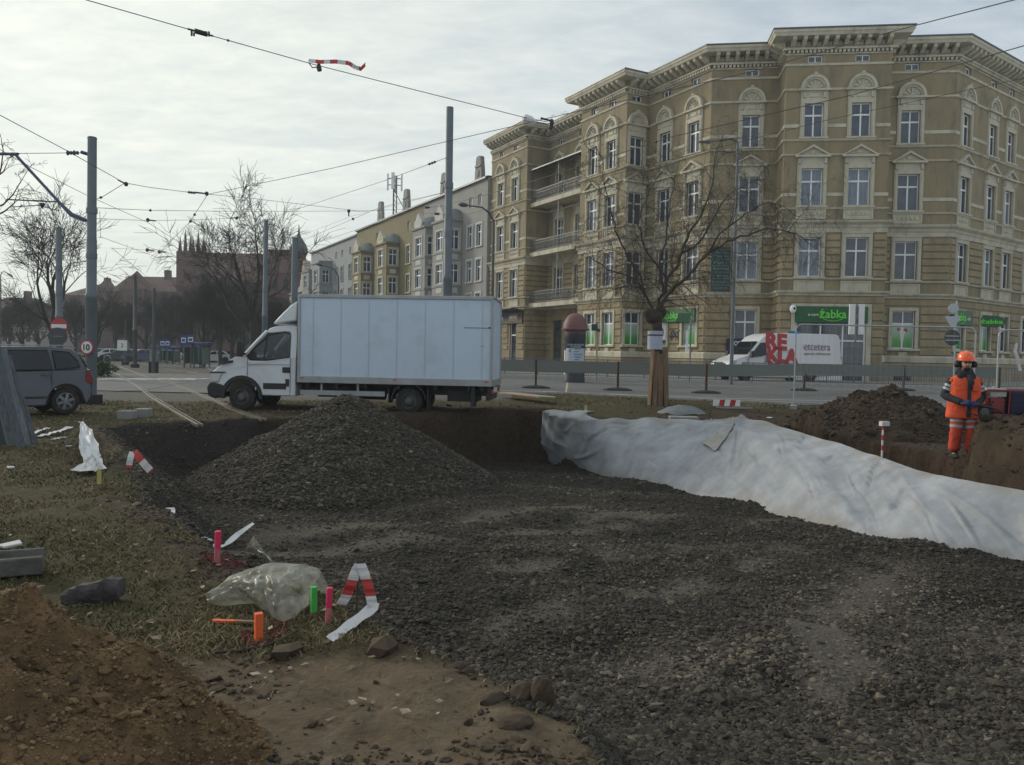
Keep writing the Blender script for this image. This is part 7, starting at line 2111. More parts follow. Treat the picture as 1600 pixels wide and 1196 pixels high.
# tree just outside the left edge: planks and a few twigs reach into view
p = Vector((-9.35, 13.6, 0)); 
t = thing('boarded_tree', 'tree at the left edge with only thin twigs and its trunk guard in view', 'tree', p[:])
tr = Tree(77); tr.tube([p - Vector((0, 0, .2)), p + Vector((-.05, 0, 2.5)), p + Vector((-.15, 0, 4.2))], .22, .15, 9); put(tr.mesh('trunk', M_BARK), t, Matrix())
tr = Tree(78)
for px in ([(-20, 330), (5, 320), (20, 305), (30, 288), (40, 272)], [(-10, 300), (2, 262), (5, 235), (3, 225)], [(-20, 345), (8, 330), (22, 318), (28, 300)], [(-10, 280), (6, 268), (12, 252)]):
    P = [yy(u, v, 13.4) for u, v in px]; tr.tube(P, .018, .005, 4)
    for i in range(1, len(P)): tr.grow(P[i], (P[i] - P[i - 1]) + Vector((.05, 0, .05)), .22, .006, 1, 3, .1, .3, (1, 3), .6, .05, .0035)
put(tr.mesh('crown', M_BARK), t, Matrix())
M_GPL = mat('weathered_grey_planks', (.055, .063, .072), .9, .25, 2, .5, 18, col2=(.115, .128, .14), stretch=(8, 8, .6), dirt=((.06, .065, .07), .7, 2.5))
pl = [((4, 545), (44, 708), 13.1, .10), ((13, 556), (53, 692), 13.35, .075), ((-6, 540), (33, 702), 12.95, .11), ((-20, 540), (19, 700), 13.15, .10), ((17, 572), (59, 684), 13.7, .055), ((-34, 545), (6, 692), 13.4, .10), ((-2, 552), (26, 684), 13.8, .08), ((-44, 548), (-4, 700), 13.2, .10)]
M_GPL2 = mat('pale_grey_planks', (.10, .112, .125), .9, .25, 2, .5, 18, col2=(.19, .205, .22), stretch=(8, 8, .6), dirt=((.06, .065, .07), .7, 2.5))
for i, (a_, b_, Y, w_) in enumerate(pl):
    top, bot = yy(*a_, Y + .35), yy(*b_, Y); bot.z = -.03
    q = MB(); d = (top - bot); L_ = d.length; R = d.to_track_quat('Z', 'Y').to_matrix().to_4x4()
    K = T(*bot) @ R @ RZ(.4 * math.sin(i * 2.1)); q.M = K; n = 6
    q.grid([[(x * (1 + .05 * math.sin(k)), y + .02 * math.sin(k * 1.3 + i), L_ * k / n) for x, y in ((-w_ / 2, -.016), (w_ / 2, -.016), (w_ / 2, .016), (-w_ / 2, .016))] for k in range(n + 1)], closed_u=True)
    q.add([(-w_ / 2, -.016, L_), (w_ / 2, -.016, L_), (w_ / 2, .016, L_), (-w_ / 2, .016, L_)], [(0, 1, 2, 3)])
    o = q.build('guard_plank', M_GPL if i % 3 else M_GPL2, None); tag(o, 'weathered grey plank leaning on the tree at the left edge', 'plank', 'grey planks leaning at the left edge')
# far evergreen shrubs / hedge strip beside the rails
def shrub(u, v, Y, w, h, label):
    p = yy(u, v, Y); p.z = 0
    n = 900; a = rng.random((n, 3)) * 2 - 1; a = a[(a ** 2).sum(1) < 1]
    P = a * np.array([w / 2, w / 2, h / 2]) + np.array([p.x, p.y, h / 2]); s_ = .10
    V = []; 
    e1 = rng.normal(0, s_, (len(P), 3)); e2 = rng.normal(0, s_, (len(P), 3))
    V = np.stack([P, P + e1, P + e2], 1).reshape(-1, 3); F = np.arange(len(V)).reshape(-1, 3)
    tn = np.repeat(rng.random(len(P)), 3); cc = np.stack([tn, tn, tn, tn * 0 + 1], -1)
    t = thing('shrub', label, 'shrub', p[:]); put(np_mesh('foliage', V, F, M_SHRUB, {'tone': cc}), t, Matrix())
M_SHRUB = tone_mat('dark_shrub_leaf', (.012, .022, .008), (.03, .05, .016), (.06, .085, .03))
shrub(158, 580, 44, 1.7, .9, 'low green shrub right of the thick tram pole'); shrub(128, 580, 46, 3.0, 1.3, 'low dark green shrub between the minivan and the thick tram pole')
# ================================================================== GEOTEXTILE, PERSON, SITE ODDMENTS
def fabric():
    n, m = 300, 70
    # common parameter: matched knots of the two edges
    tk = [zz(u, v, z) for u, v, z in FAB_TOP_PX]; bk_ = FAB_BOT
    A = []; Bt = []
    ku = len(tk)
    for i in range(n):
        f = i / (n - 1) * (ku - 1); j = min(int(f), ku - 2); w = f - j
        w2 = w * w * (3 - 2 * w) * .3 + w * .7
        A.append(tk[j].lerp(tk[j + 1], w2)); Bt.append(bk_[j].lerp(bk_[j + 1], w2))
    s = np.arange(n) / (n - 1) * (ku - 1)
    A = np.array([a[:] for a in A]); Bt = np.array([b_[:] for b_ in Bt])
    k = np.ones(9) / 9
    for q in range(3):
        A[:, q] = np.convolve(np.pad(A[:, q], 4, 'reflect', reflect_type='odd'), k, 'valid'); Bt[:, q] = np.convolve(np.pad(Bt[:, q], 4, 'reflect', reflect_type='odd'), k, 'valid')
    tang = np.gradient(A, axis=0); tang /= np.linalg.norm(tang, axis=1)[:, None]
    down = Bt - A
    nr = np.cross(tang, down); nr /= np.linalg.norm(nr, axis=1)[:, None]
    nr *= np.sign(-(nr[:, 1] * 1.0 - nr[:, 2] * .3))[:, None]
    al = np.cumsum(np.r_[0, np.linalg.norm(np.diff(A, axis=0), axis=1)])
    t = np.linspace(-.12, 1.06, m)
    V = np.zeros((n, m, 3))
    S, Tt = np.meshgrid(al, t, indexing='ij'); K = np.broadcast_to(s[:, None], S.shape)
    tc_ = np.clip(Tt, 0, 1)
    bul = .04 + .24 * np.exp(-((K - 9.2) / 2.0) ** 2) + .12 * np.exp(-((K - 14.5) / 1.5) ** 2) + .10 * np.exp(-((K - 6) / 1.0) ** 2)
    disp = bul * np.sin(PI * np.clip(tc_, 0, 1)) ** .8
    def ridge(x, y, sd): return (1 - np.abs(2 * fbm(x, y, 3, sd) - 1) * 1.6).clip(0) ** 2
    L_ = np.linalg.norm(down, axis=1)[:, None]
    y_ = Tt * L_
    env = np.sin(PI * np.clip(tc_ * .9 + .08, 0, 1)) ** .6
    disp = disp + env * (.20 * (fbm(S * .30 + y_ * .35, y_ * .45 - S * .12, 2, 201) - .5) + .12 * (ridge(S * .34 - y_ * .55, y_ * .5 + S * .16, 205) - .3) + .015 * (ridge(S * 1.5 + y_ * 1.3, y_ * .6 - S * .5, 207) - .3) + .010 * (fbm(S * 6, y_ * 6, 3, 209) - .5))
    # pulled creases: narrow folds running between two points of the cloth
    cr_ = random.Random(5)
    Lm = float(L_.mean())
    for q in range(60):
        s0 = cr_.uniform(0, al[-1]); t0 = cr_.uniform(.0, .8); an_ = cr_.choice((-1, 1)) * cr_.uniform(.35, 1.35); ln = cr_.uniform(.6, 2.4); wd_ = cr_.uniform(.016, .06); am = cr_.uniform(.018, .065) * cr_.choice((1, 1, -1))
        du, dv = S - s0, (Tt - t0) * L_
        a1_ = du * math.cos(an_) + dv * math.sin(an_); b1_ = -du * math.sin(an_) + dv * math.cos(an_) + .12 * np.sin(a1_ * 2.2 + q)
        disp = disp + am * np.exp(-(b1_ / wd_) ** 2) * sst(0, .35, a1_) * sst(ln, ln * .4, a1_) * np.clip(env * 1.5, 0, 1)
    # folds hanging from the stakes at the far end
    fan = np.exp(-((K - 2.5) / 2.2) ** 2)
    disp = disp + fan * .055 * np.sin(S * 7.5 + y_ * 2.2 + 3 * fbm(S * .8, y_ * .5, 2, 213)) * np.clip(1.1 - tc_, 0, 1)
    # overlap seam near the middle
    seam = np.exp(-((K - 7.2 - .9 * (1 - tc_)) / .10) ** 2) * .10 * np.clip(1.2 - tc_ * 1.3, 0, 1); disp = disp + seam
    P = A[:, None] + down[:, None] * Tt[..., None]
    # the top hem rolls back over the bank
    back = np.clip(-Tt / .12, 0, 1)
    P = np.where((Tt < 0)[..., None], A[:, None] + (-nr[:, None] * .85 * back[..., None]) + np.array([0, 0, 1.0]) * (.05 * np.sin(back * PI) - .20 * back ** 2)[..., None], P)
    P = P + nr[:, None] * disp[..., None]
    P[..., 2] += .02 * (fbm(S * 1.1, S * 0 + 2, 3, 217) - .5)
    i = np.arange(n - 1)[:, None] * m + np.arange(m - 1)[None]
    F = np.stack([i, i + m, i + m + 1, i + 1], -1).reshape(-1, 4)
    mt = bpy.data.materials.new('grey_geotextile'); mt.use_nodes = True; nt = mt.node_tree; b = nt.nodes['Principled BSDF']; b.inputs['Roughness'].default_value = .62
    b.inputs['Sheen Weight'].default_value = .15
    at = N(nt, 'ShaderNodeVertexColor', layer_name='wear'); sp = N(nt, 'ShaderNodeSeparateColor'); L(nt, at, sp)
    tc = N(nt, 'ShaderNodeTexCoord'); n1 = N(nt, 'ShaderNodeTexNoise', ins={'Scale': 1.7, 'Detail': 6.0, 'Roughness': .65}); L(nt, tc, n1, 3, 0)
    n2 = N(nt, 'ShaderNodeTexNoise', ins={'Scale': 90.0, 'Detail': 3.0}); L(nt, tc, n2, 3, 0)
    m1 = N(nt, 'ShaderNodeMix', data_type='RGBA'); r1 = N(nt, 'ShaderNodeMapRange', ins={1: .35, 2: .7}); L(nt, n1, r1); nt.links.new(r1.outputs[0], m1.inputs[0]); m1.inputs[6].default_value = (.325, .34, .365, 1); m1.inputs[7].default_value = (.18, .19, .21, 1)
    m2_ = N(nt, 'ShaderNodeMix', data_type='RGBA'); mm = N(nt, 'ShaderNodeMath', operation='MULTIPLY'); nt.links.new(sp.outputs[0], mm.inputs[0]); r2 = N(nt, 'ShaderNodeMapRange', ins={1: .4, 2: .62, 3: .1}); L(nt, n1, r2); nt.links.new(r2.outputs[0], mm.inputs[1])
    nt.links.new(mm.outputs[0], m2_.inputs[0]); nt.links.new(m1.outputs[2], m2_.inputs[6]); m2_.inputs[7].default_value = (.22, .19, .14, 1)
    nt.links.new(m2_.outputs[2], b.inputs['Base Color'])
    bp = N(nt, 'ShaderNodeBump', ins={'Strength': .25, 'Distance': .01}); nt.links.new(n2.outputs[0], bp.inputs['Height']); L(nt, bp, b, 0, b.inputs.find('Normal'))
    wear = np.clip(.75 * np.exp(-((tc_ - .02) / .13) ** 2) + .7 * np.exp(-((tc_ - 1.0) / .06) ** 2) + .5 * np.exp(-((K - 11.5) / .25) ** 2) * tc_, 0, 1)
    C = np.stack([wear, wear, wear, np.ones_like(wear)], -1)
    # folded flap of the overlap, laid on the sheet near its middle
    def on(u, v, up=.05):
        X = P.reshape(-1, 3) - np.array([0, 0, EYE]); w_ = X @ np.array(_f[:]); uu = 800 + FOC * (X @ np.array(_R[:])) / w_; vv = 598 - FOC * (X @ np.array(_U[:])) / w_
        j = int(np.argmin((uu - u) ** 2 + (vv - v) ** 2)); return Vector(P.reshape(-1, 3)[j] + np.repeat(nr, m, 0)[j] * up)
    fl = MB(); rows = []
    for q in range(10):
        f = q / 9; uc, vc = 1146 - 40 * f ** 1.2, 658 + 40 * f; wd_ = 4 + 13 * f
        rows.append([on(uc - wd_ * .6, vc - 2, .02), on(uc - wd_ * .1, vc + 1, .05 + .02 * f), on(uc + wd_ * .5, vc + 5 * f + 2, .05 + .012 * math.sin(q)), on(uc + wd_ * .6, vc + 9 * f + 3, .03)])
    fl.grid(rows)
    o = np_mesh('geotextile_sheet', P.reshape(-1, 3), F, mt, {'wear': C.reshape(-1, 4)}, True, 4)
    md = o.modifiers.new('solid', 'SOLIDIFY'); md.thickness = .006; md.offset = 0
    put(o, None, Matrix()); tag(o, 'long pale grey geotextile sheet draped down the right bank of the pit', 'geotextile')
    fl.build('overlap_flap', mat('stained_geotextile', (.31, .30, .265), .8, .2, 6, dirt=((.2, .18, .14), .5, 5)), o, Matrix(), smooth='all', solid=.006, sub=1)
fabric()

M_PLW = mat('white_sheet_scrap', (.52, .53, .55), .6, .12, 6, dirt=((.30, .28, .25), .5, 4))
def patch(name, rows, m, label, cat, n=18, k=14, wr=.015, seed=1, thick=.004, group=None):
    """crumpled sheet through rows of world points"""
    R_ = [resample(r, k) for r in rows]
    G = []
    for j in range(k): 
        G.append(resample([R_[i][j] for i in range(len(R_))], n))
    P = np.array([[p[:] for p in col] for col in G])
    jj, ii = np.meshgrid(np.arange(k), np.arange(n), indexing='ij')
    P[..., 2] += wr * 2 * (fbm(jj * .45, ii * .45, 3, seed) - .4); P[..., 1] += wr * 2 * (fbm(jj * .5, ii * .5, 3, seed + 3) - .5); P[..., 0] += wr * (fbm(jj * .5, ii * .5, 3, seed + 5) - .5)
    i = np.arange(k - 1)[:, None] * n + np.arange(n - 1)[None]
    F = np.stack([i, i + n, i + n + 1, i + 1], -1).reshape(-1, 4)
    o = np_mesh(name, P.reshape(-1, 3), F, m, None, False, 4)
    md = o.modifiers.new('solid', 'SOLIDIFY'); md.thickness = thick; md.offset = 0
    put(o, None, Matrix()); tag(o, label, cat, group); return o
# white scrap hung over the far left corner of the pit
patch('white_scrap', [[tp(123, 667, .10), tp(129, 668, .10)], [tp(126, 684, .22), tp(145, 686, .12)], [tp(123, 702, .20), tp(154, 707, .05)], [tp(124, 722, .12), tp(162, 730, .02)], [tp(133, 736, .06), tp(168, 737, .02)]], M_PLW, 'crumpled white sheet hanging over the far left corner of the pit', 'sheet', 24, 12, .05, 301)
patch('grey_scrap', [[tp(145, 722, .10), tp(152, 727, .08)], [tp(130, 732, .08), tp(156, 735, .06)], [tp(110, 743, .05), tp(150, 744, .05)]], mat('grey_sheet_scrap', (.30, .31, .33), .7, .15, 5), 'small grey sheet corner beside the yellow stake', 'sheet', 12, 10, .03, 305)
def stake(u, v, vt, w, m, label, mid=None, z=0.0, lean=(0, 0), round_=False, sawn=None, frac=.45, name='survey_stake'):
    p = tp(u, v, z); h = (v - vt) / FOC * p.y * 1.02
    t = thing(name, label, 'stake', p[:], 'marker stakes on the grass')
    w = w / FOC * p.y
    e = p + Vector((lean[0], lean[1], h)); s0 = p - Vector((0, 0, .06)); s1 = p.lerp(e, frac)
    def seg(a, c, mm, nm, k=1.0):
        b = MB(); d = (c - a); b.M = T(*a) @ d.to_track_quat('Z', 'Y').to_matrix().to_4x4() @ RZ(.5)
        if round_: b.lathe([(w / 2 * k, 0), (w / 2 * k, d.length - .004), (w / 2 * k - .004, d.length)], 14)
        else: b.box(-w / 2 * k, w / 2 * k, -w / 2 * k, w / 2 * k, 0, d.length)
        b.build(nm, mm, t, bevel=.002)
    seg(s0, s1, mid or m, 'lower_end', .97); seg(s1, e, m, 'painted_end')
    return t
M_PINK = mat('fluorescent_pink', (.62, .025, .10), .55, .12, 14); M_PINK2 = mat('faded_pink_wood', (.40, .12, .13), .8, .3, 20, stretch=(3, 3, .5))
M_FORAN = mat('fluorescent_orange', (.78, .12, .03), .55, .12, 14); M_FGREEN = mat('fluorescent_green', (.05, .40, .07), .55, .15, 14)
M_WOOD = mat('weathered_wood', (.20, .13, .075), .85, .3, 12, .3, 40, stretch=(3, 3, .4))
stake(339, 880, 830, 10, M_PINK, 'round pink stake farther back beside the white strip', M_PINK2, lean=(.008, 0), round_=True)
stake(404, 1001, 958, 12, M_FORAN, 'square orange stake in a red paint ring, nearest the sand', M_FORAN, lean=(0, 0))
stake(490, 962, 917, 9, M_FGREEN, 'square stake with a green face at the plastic sheet', M_WOOD, lean=(0, 0), frac=.12)
stake(512, 974, 918, 10, M_PINK, 'round pink stake between the green stake and the ribboned rod', M_PINK2, lean=(.012, 0), round_=True)
stake(155, 762, 733, 6, mat('yellow_stake', (.45, .40, .12), .8, .2, 9), 'thin yellowish stake under the white sheet at the far pit corner', M_WOOD, frac=.2)
a = tp(332, 974, .015); c = tp(401, 977.5, .02); d = (c - a)
t = thing('fallen_stake', 'orange tipped stake lying flat on the grass left of the standing orange stake', 'stake', a[:])
for nm, f0, f1, mm in (('painted_end', 0, .55, M_FORAN), ('bare_end', .55, 1, M_WOOD)):
    b = MB(T(*a.lerp(c, f0)) @ d.to_track_quat('Z', 'Y').to_matrix().to_4x4()); b.box(-.014, .014, -.008, .008, 0, d.length * (f1 - f0)); b.build(nm, mm, t, bevel=.002)
# sprayed paint round the stakes
def spray(u, v, r, label, m, ring=0.0, n=900, ar=1.0):
    p = tp(u, v, 0); a = rng.uniform(0, 2 * PI, n); q = np.sqrt(rng.uniform(ring, 1, n)) * r * (1 + .25 * np.sin(a * 3))
    x, y = p.x + np.cos(a) * q * ar, p.y + np.sin(a) * q; z = terr(x, y) + .006
    h = rng.uniform(.002, .014, n); w_ = .003; b_ = rng.uniform(0, 2 * PI, n); o = rng.uniform(-.016, .016, (2, n))
    V = np.stack([np.stack([x - np.cos(b_) * w_, y - np.sin(b_) * w_, z], -1), np.stack([x + np.cos(b_) * w_, y + np.sin(b_) * w_, z], -1), np.stack([x + o[0], y + o[1], z + h], -1)], 1).reshape(-1, 3)
    tn = np.repeat(rng.random(n), 3)
    o_ = put(np_mesh('paint_mark', V, np.arange(3 * n).reshape(-1, 3), m, {'tone': np.stack([tn, tn, tn, tn * 0 + 1], -1)}), None, Matrix()); tag(o_, label, 'paint mark', kind=None)
M_SPRAY = tone_mat('sprayed_red_pink', (.09, .02, .022), (.20, .03, .04), (.36, .06, .075))
spray(360, 877, .20, 'pink paint sprayed on the soil beside the far round pink stake', M_SPRAY, 0, 1500, 1.25)
spray(408, 998, .115, 'ring of red paint sprayed round the orange stake', M_SPRAY, .45, 1100)
spray(440, 975, .06, 'small dash of red paint under the near edge of the plastic sheet', M_SPRAY, 0, 260, 1.4)
# ribboned rods
def rod(u, v, vt, label, r=.006, z=0.0):
    p = tp(u, v, z); e = yy(u + 2, vt, p.y); t = thing('iron_rod', label, 'rod', p[:]); b = MB(); b.cyl(p - Vector((0, 0, .2)), e, r, n=8); b.build('shaft', M_RUST_, t); return p, e
p, e = rod(557, 972, 868, 'rusty rod with a red and white ribbon in the near centre', z=-.03)
Yr_ = p.y
ribbon('barrier_tape', [yy(562, 882, Yr_ - .01), yy(556, 893, Yr_ - .02), yy(548, 915, Yr_ - .03), yy(541, 932, Yr_ - .02), yy(533, 945, Yr_ - .01)], .062, 'short ribbon end hanging left of the near rusty rod', (.9, .3, -.2), .098, 0)
ribbon('barrier_tape', [yy(563, 881, Yr_ - .015), yy(568, 893, Yr_ - .02), yy(576, 918, Yr_ - .02), yy(581, 940, Yr_ - .03), yy(582, 951, Yr_ - .05)], .060, 'ribbon falling right of the near rusty rod to a sharp bend', (1, .25, 0), .098, 0)
b0, b1, b2 = yy(582, 950, Yr_ - .05), tp(550, 982, .03), tp(515, 1004, .015)
M_RW2 = M_RIBW
t = thing('white_tape', 'white tape tail running from the ribbon bend down to the sand', 'tape', b1[:])
b = MB(); PT = resample([yy(583, 943, Yr_ - .04), b0, b1, b2], 16)
rows = []
for i, q in enumerate(PT):
    dn = PT[min(i + 1, 15)] - PT[max(i - 1, 0)]; sd = dn.cross(Vector((.2, -.5, 1))).normalized(); w_ = .036 * (1 - .25 * (i / 15))
    rows.append([q + sd * w_ + Vector((0, 0, .004 * math.sin(i))), q, q - sd * w_ + Vector((0, 0, .004 * math.cos(i * 1.3)))])
b.grid(rows); b.build('tape', M_RIBW, t, solid=.002)
p, e = rod(205, 762, 708, 'dark rod with a short red and white ribbon in the far left of the pit', z=-.25)
Yq = p.y
ribbon('barrier_tape', [yy(207, 706, Yq), yy(204, 715, Yq - .05), yy(201, 731, Yq - .05)], .07, 'white ribbon end left of the rod in the far pit corner', (1, .2, -.1), .16, 0)
ribbon('barrier_tape', [yy(209, 706, Yq), yy(217, 715, Yq - .05), yy(226, 726, Yq - .06), yy(236, 737, Yq - .05)], .085, 'red and white ribbon end right of the rod in the far pit corner', (.7, .2, .7), .16, 1)
# white strip along the near pit edge
def strip_px(px, w, label, m=M_PLW, nm='white_strip', lift=.02):
    PT = resample([tp(u, v, z) for u, v, z in px], 36); t = thing(nm, label, 'strip', PT[0][:]); rows = []
    for i, q in enumerate(PT):
        dn = PT[min(i + 1, 35)] - PT[max(i - 1, 0)]; sd = dn.cross(Vector((0, -.25 + .3 * math.sin(i * .4), 1))).normalized(); k = w * (.55 + .6 * vnoise(np.array(i * .35), np.array(w * 10 + 1.0)))
        rows.append([q + sd * k * .5 + Vector((0, 0, lift + .01 * math.sin(i * .9))), q + Vector((0, 0, lift)), q - sd * k * .5 + Vector((0, 0, lift - .012 * math.sin(i * .7)))])
    b = MB(); b.grid(rows); b.build('film', m, t, solid=.003); return t
strip_px([(293, 821, 0), (315, 838, -.02), (335, 854, -.02), (352, 857, .02), (372, 850, .10), (396, 841, .16)], .10, 'thin white strip drooping behind the far round pink stake')
strip_px([(60, 684, 0), (78, 681, .02), (95, 676, .02), (110, 671, .03)], .16, 'white strip on the grass leading to the hanging white sheet', nm='white_strip')
strip_px([(52, 680, 0), (63, 676, .03), (76, 672, .02)], .10, 'short white strip just right of the leaning grey planks')
strip_px([(80, 689, 0), (92, 687, .01), (103, 685, 0)], .07, 'small pale strip below the long strip near the hanging sheet')
patch('white_scrap', [[tp(258, 796, 0.02), tp(272, 796, .04)], [tp(264, 800, .05), tp(274, 801, .05)], [tp(270, 805, .02), tp(273, 807, .02)]], M_PLW, 'tiny white scrap lying at the edge of the dark gravel', 'sheet', 8, 6, .012, 311)
def film_plastic():
    m = bpy.data.materials.new('milky_plastic_film'); m.use_nodes = True; nt = m.node_tree; nt.nodes.remove(nt.nodes['Principled BSDF']); out = nt.nodes['Material Output']
    df = N(nt, 'ShaderNodeBsdfDiffuse', ins={0: (.62, .62, .56, 1)}); tl = N(nt, 'ShaderNodeBsdfTranslucent', ins={0: (.62, .60, .52, 1)}); gl = N(nt, 'ShaderNodeBsdfGlossy', ins={0: (.7, .7, .7, 1), 1: .32}); tr = N(nt, 'ShaderNodeBsdfTransparent', ins={0: (.93, .93, .9, 1)})
    a1 = N(nt, 'ShaderNodeMixShader', ins={0: .5}); L(nt, df, a1, 0, 1); L(nt, tl, a1, 0, 2)
    fr = N(nt, 'ShaderNodeFresnel', ins={0: 1.45}); a2 = N(nt, 'ShaderNodeMixShader'); L(nt, fr, a2, 0, 0); L(nt, a1, a2, 0, 1); L(nt, gl, a2, 0, 2)
    tc = N(nt, 'ShaderNodeTexCoord'); n = N(nt, 'ShaderNodeTexNoise', ins={'Scale': 9.0, 'Detail': 4.0}); L(nt, tc, n, 3, 0); r = N(nt, 'ShaderNodeMapRange', ins={1: .3, 2: .7, 3: .14, 4: .62}); L(nt, n, r)
    a3 = N(nt, 'ShaderNodeMixShader'); L(nt, r, a3, 0, 0); L(nt, tr, a3, 0, 1); L(nt, a2, a3, 0, 2); L(nt, a3, out); return m
M_FILMP = film_plastic()
def plastic_sheet():
    top = [(331, 926), (345, 914), (362, 901), (390, 890), (415, 882), (440, 880), (458, 882), (480, 883), (500, 889), (505, 896)]
    bot = [(333, 948), (350, 951), (378, 947), (398, 946), (412, 956), (428, 968), (442, 975), (462, 966), (484, 948), (494, 935)]
    n = 46; k = 26
    Tp = resample([yy(u, v, tp(u, 950, 0).y + .22) for u, v in top], n); Bo = resample([tp(u, v, .01) for u, v in bot], n)
    P = np.zeros((n, k, 3))
    for i in range(n):
        for j in range(k):
            f = j / (k - 1); q = Bo[i].lerp(Tp[i], f)
            bulge = math.sin(PI * f) * .07
            P[i, j] = (q.x, q.y - bulge, q.z + bulge * .35)
    I, J = np.meshgrid(np.arange(n), np.arange(k), indexing='ij')
    def ridge(x, y, sd): return (1 - np.abs(2 * fbm(x, y, 3, sd) - 1) * 1.7).clip(0) ** 1.5
    e = np.sin(PI * np.clip(J / (k - 1), .02, .98)) ** .5
    w_ = ridge(I * .10 + J * .05, J * .12, 401) * .05 + ridge(I * .25, J * .2 - I * .1, 405) * .040 + ridge(I * .5, J * .5, 407) * .017
    P[..., 1] -= w_ * e; P[..., 2] += w_ * .5 * e; P[..., 0] += (fbm(I * .2, J * .2, 3, 411) - .5) * .03
    # second lobe in front: a fold dividing the heap
    P[..., 1] += .06 * np.exp(-((I - 18 - J * .25) / 1.6) ** 2) * e
    i = np.arange(n - 1)[:, None] * k + np.arange(k - 1)[None]; F = np.stack([i, i + k, i + k + 1, i + 1], -1).reshape(-1, 4)
    # back half falling to the ground
    Pb = P.copy(); Pb[..., 1] = P[:, -1:, 1] + (1 - np.linspace(0, 1, k))[None] * .28; Pb[..., 2] = P[:, -1:, 2] * np.linspace(0, 1, k)[None] ** .7; Pb[..., 0] = P[:, -1:, 0]
    V = np.concatenate([P.reshape(-1, 3), Pb.reshape(-1, 3)]); F = np.concatenate([F, F + n * k])
    o = put(np_mesh('plastic_sheet', V, F, M_FILMP, None, True, 4), None, Matrix()); tag(o, 'crumpled milky clear plastic sheet heaped behind the orange stake', 'plastic sheet')
plastic_sheet()
patch('plastic_flap', [[tp(385, 866, .02), tp(402, 869, .02)], [yy(384, 855, 6.3), yy(412, 862, 6.2)], [yy(394, 838, 6.35), yy(425, 878, 6.0)], [tp(420, 884, .02), tp(436, 886, .02)]], M_FILMP, 'upright corner of milky plastic behind the crumpled sheet', 'plastic sheet', 14, 14, .02, 321)
# log, gutter stone, kerb stones, branch
M_LOG = mat('dark_log_bark', (.035, .030, .030), .95, .4, 10, .8, 25, col2=(.10, .09, .09)); M_LOGT = mat('pale_bark_top', (.16, .15, .15), .95, .4, 12, .6, 30)
a = tp(100, 948, .06); c = tp(188, 938, .085)
t = thing('log', 'short dark log lying on the grass behind the sand heap', 'log', a[:])
b = MB(); n = 14; rows = []
for i in range(n):
    q = a.lerp(c, i / (n - 1)); rr_ = (.055 + .030 * i / (n - 1)) * (1 + .08 * math.sin(i * 1.9))
    if i in (0, n - 1): rr_ *= .8
    rows.append([(q.x + .02 * math.sin(i), q.y + rr_ * math.cos(2 * PI * k / 12) * (1 + .1 * math.sin(k * 2.7 + i)), q.z + rr_ * math.sin(2 * PI * k / 12) * (1 + .08 * math.cos(k * 3.1))) for k in range(12)])
b.grid(rows, closed_u=True); b.add(rows[0], [tuple(range(12))]); b.add(rows[-1], [tuple(range(12))]); b.build('bark', M_LOG, t, smooth=True)
a = tp(66, 905, 0); a0 = tp(-60, 909, 0)
t = thing('gutter_stone', 'weathered channel stone cut by the left edge above the sand heap', 'stone', a[:])
d = (a - a0); M = T(*a0) @ RZ(math.atan2(d.y, d.x)); L_ = d.length
b = MB(M); b.prism([(0, 0), (.22, 0), (.22, .15), (.17, .155), (.15, .10), (.07, .095), (.05, .13), (0, .125)], 0, L_, axis='x'); b.build('block', mat('mossy_concrete', (.10, .095, .085), .95, .35, 6, .6, 25, dirt=((.045, .04, .035), .8, 5)), t, bevel=.012)
for i, (u0, u1, v, lab) in enumerate(((182, 208, 655, 'loose kerb stone on the grass left of the rails, its left half'), (209, 231, 653, 'loose kerb stone on the grass left of the rails, its right half'))):
    a, c = tp(u0, v, 0), tp(u1, v, 0); b = MB(T(a.x, a.y, 0) @ RZ(.04 * i)); L_ = c.x - a.x
    b.box(0, L_ - .02, 0, .3, -.05, .17 + .02 * i); o = b.build('kerb_block', M_CONC, None, bevel=.02); tag(o, lab, 'kerb stone')
PT = [tp(330, 1023, .01), tp(375, 1021, .015), tp(415, 1013, .015), tp(445, 1002, .02), tp(470, 988, .025), tp(482, 980, .02)]
t = thing('branch', 'bent dark stick lying on the grass in front of the orange stake', 'branch', PT[0][:]); b = MB(); b.tube(resample(PT, 20), [.010 - .0003 * i for i in range(20)], 7); b.build('stick', M_BARK, t, smooth=True)
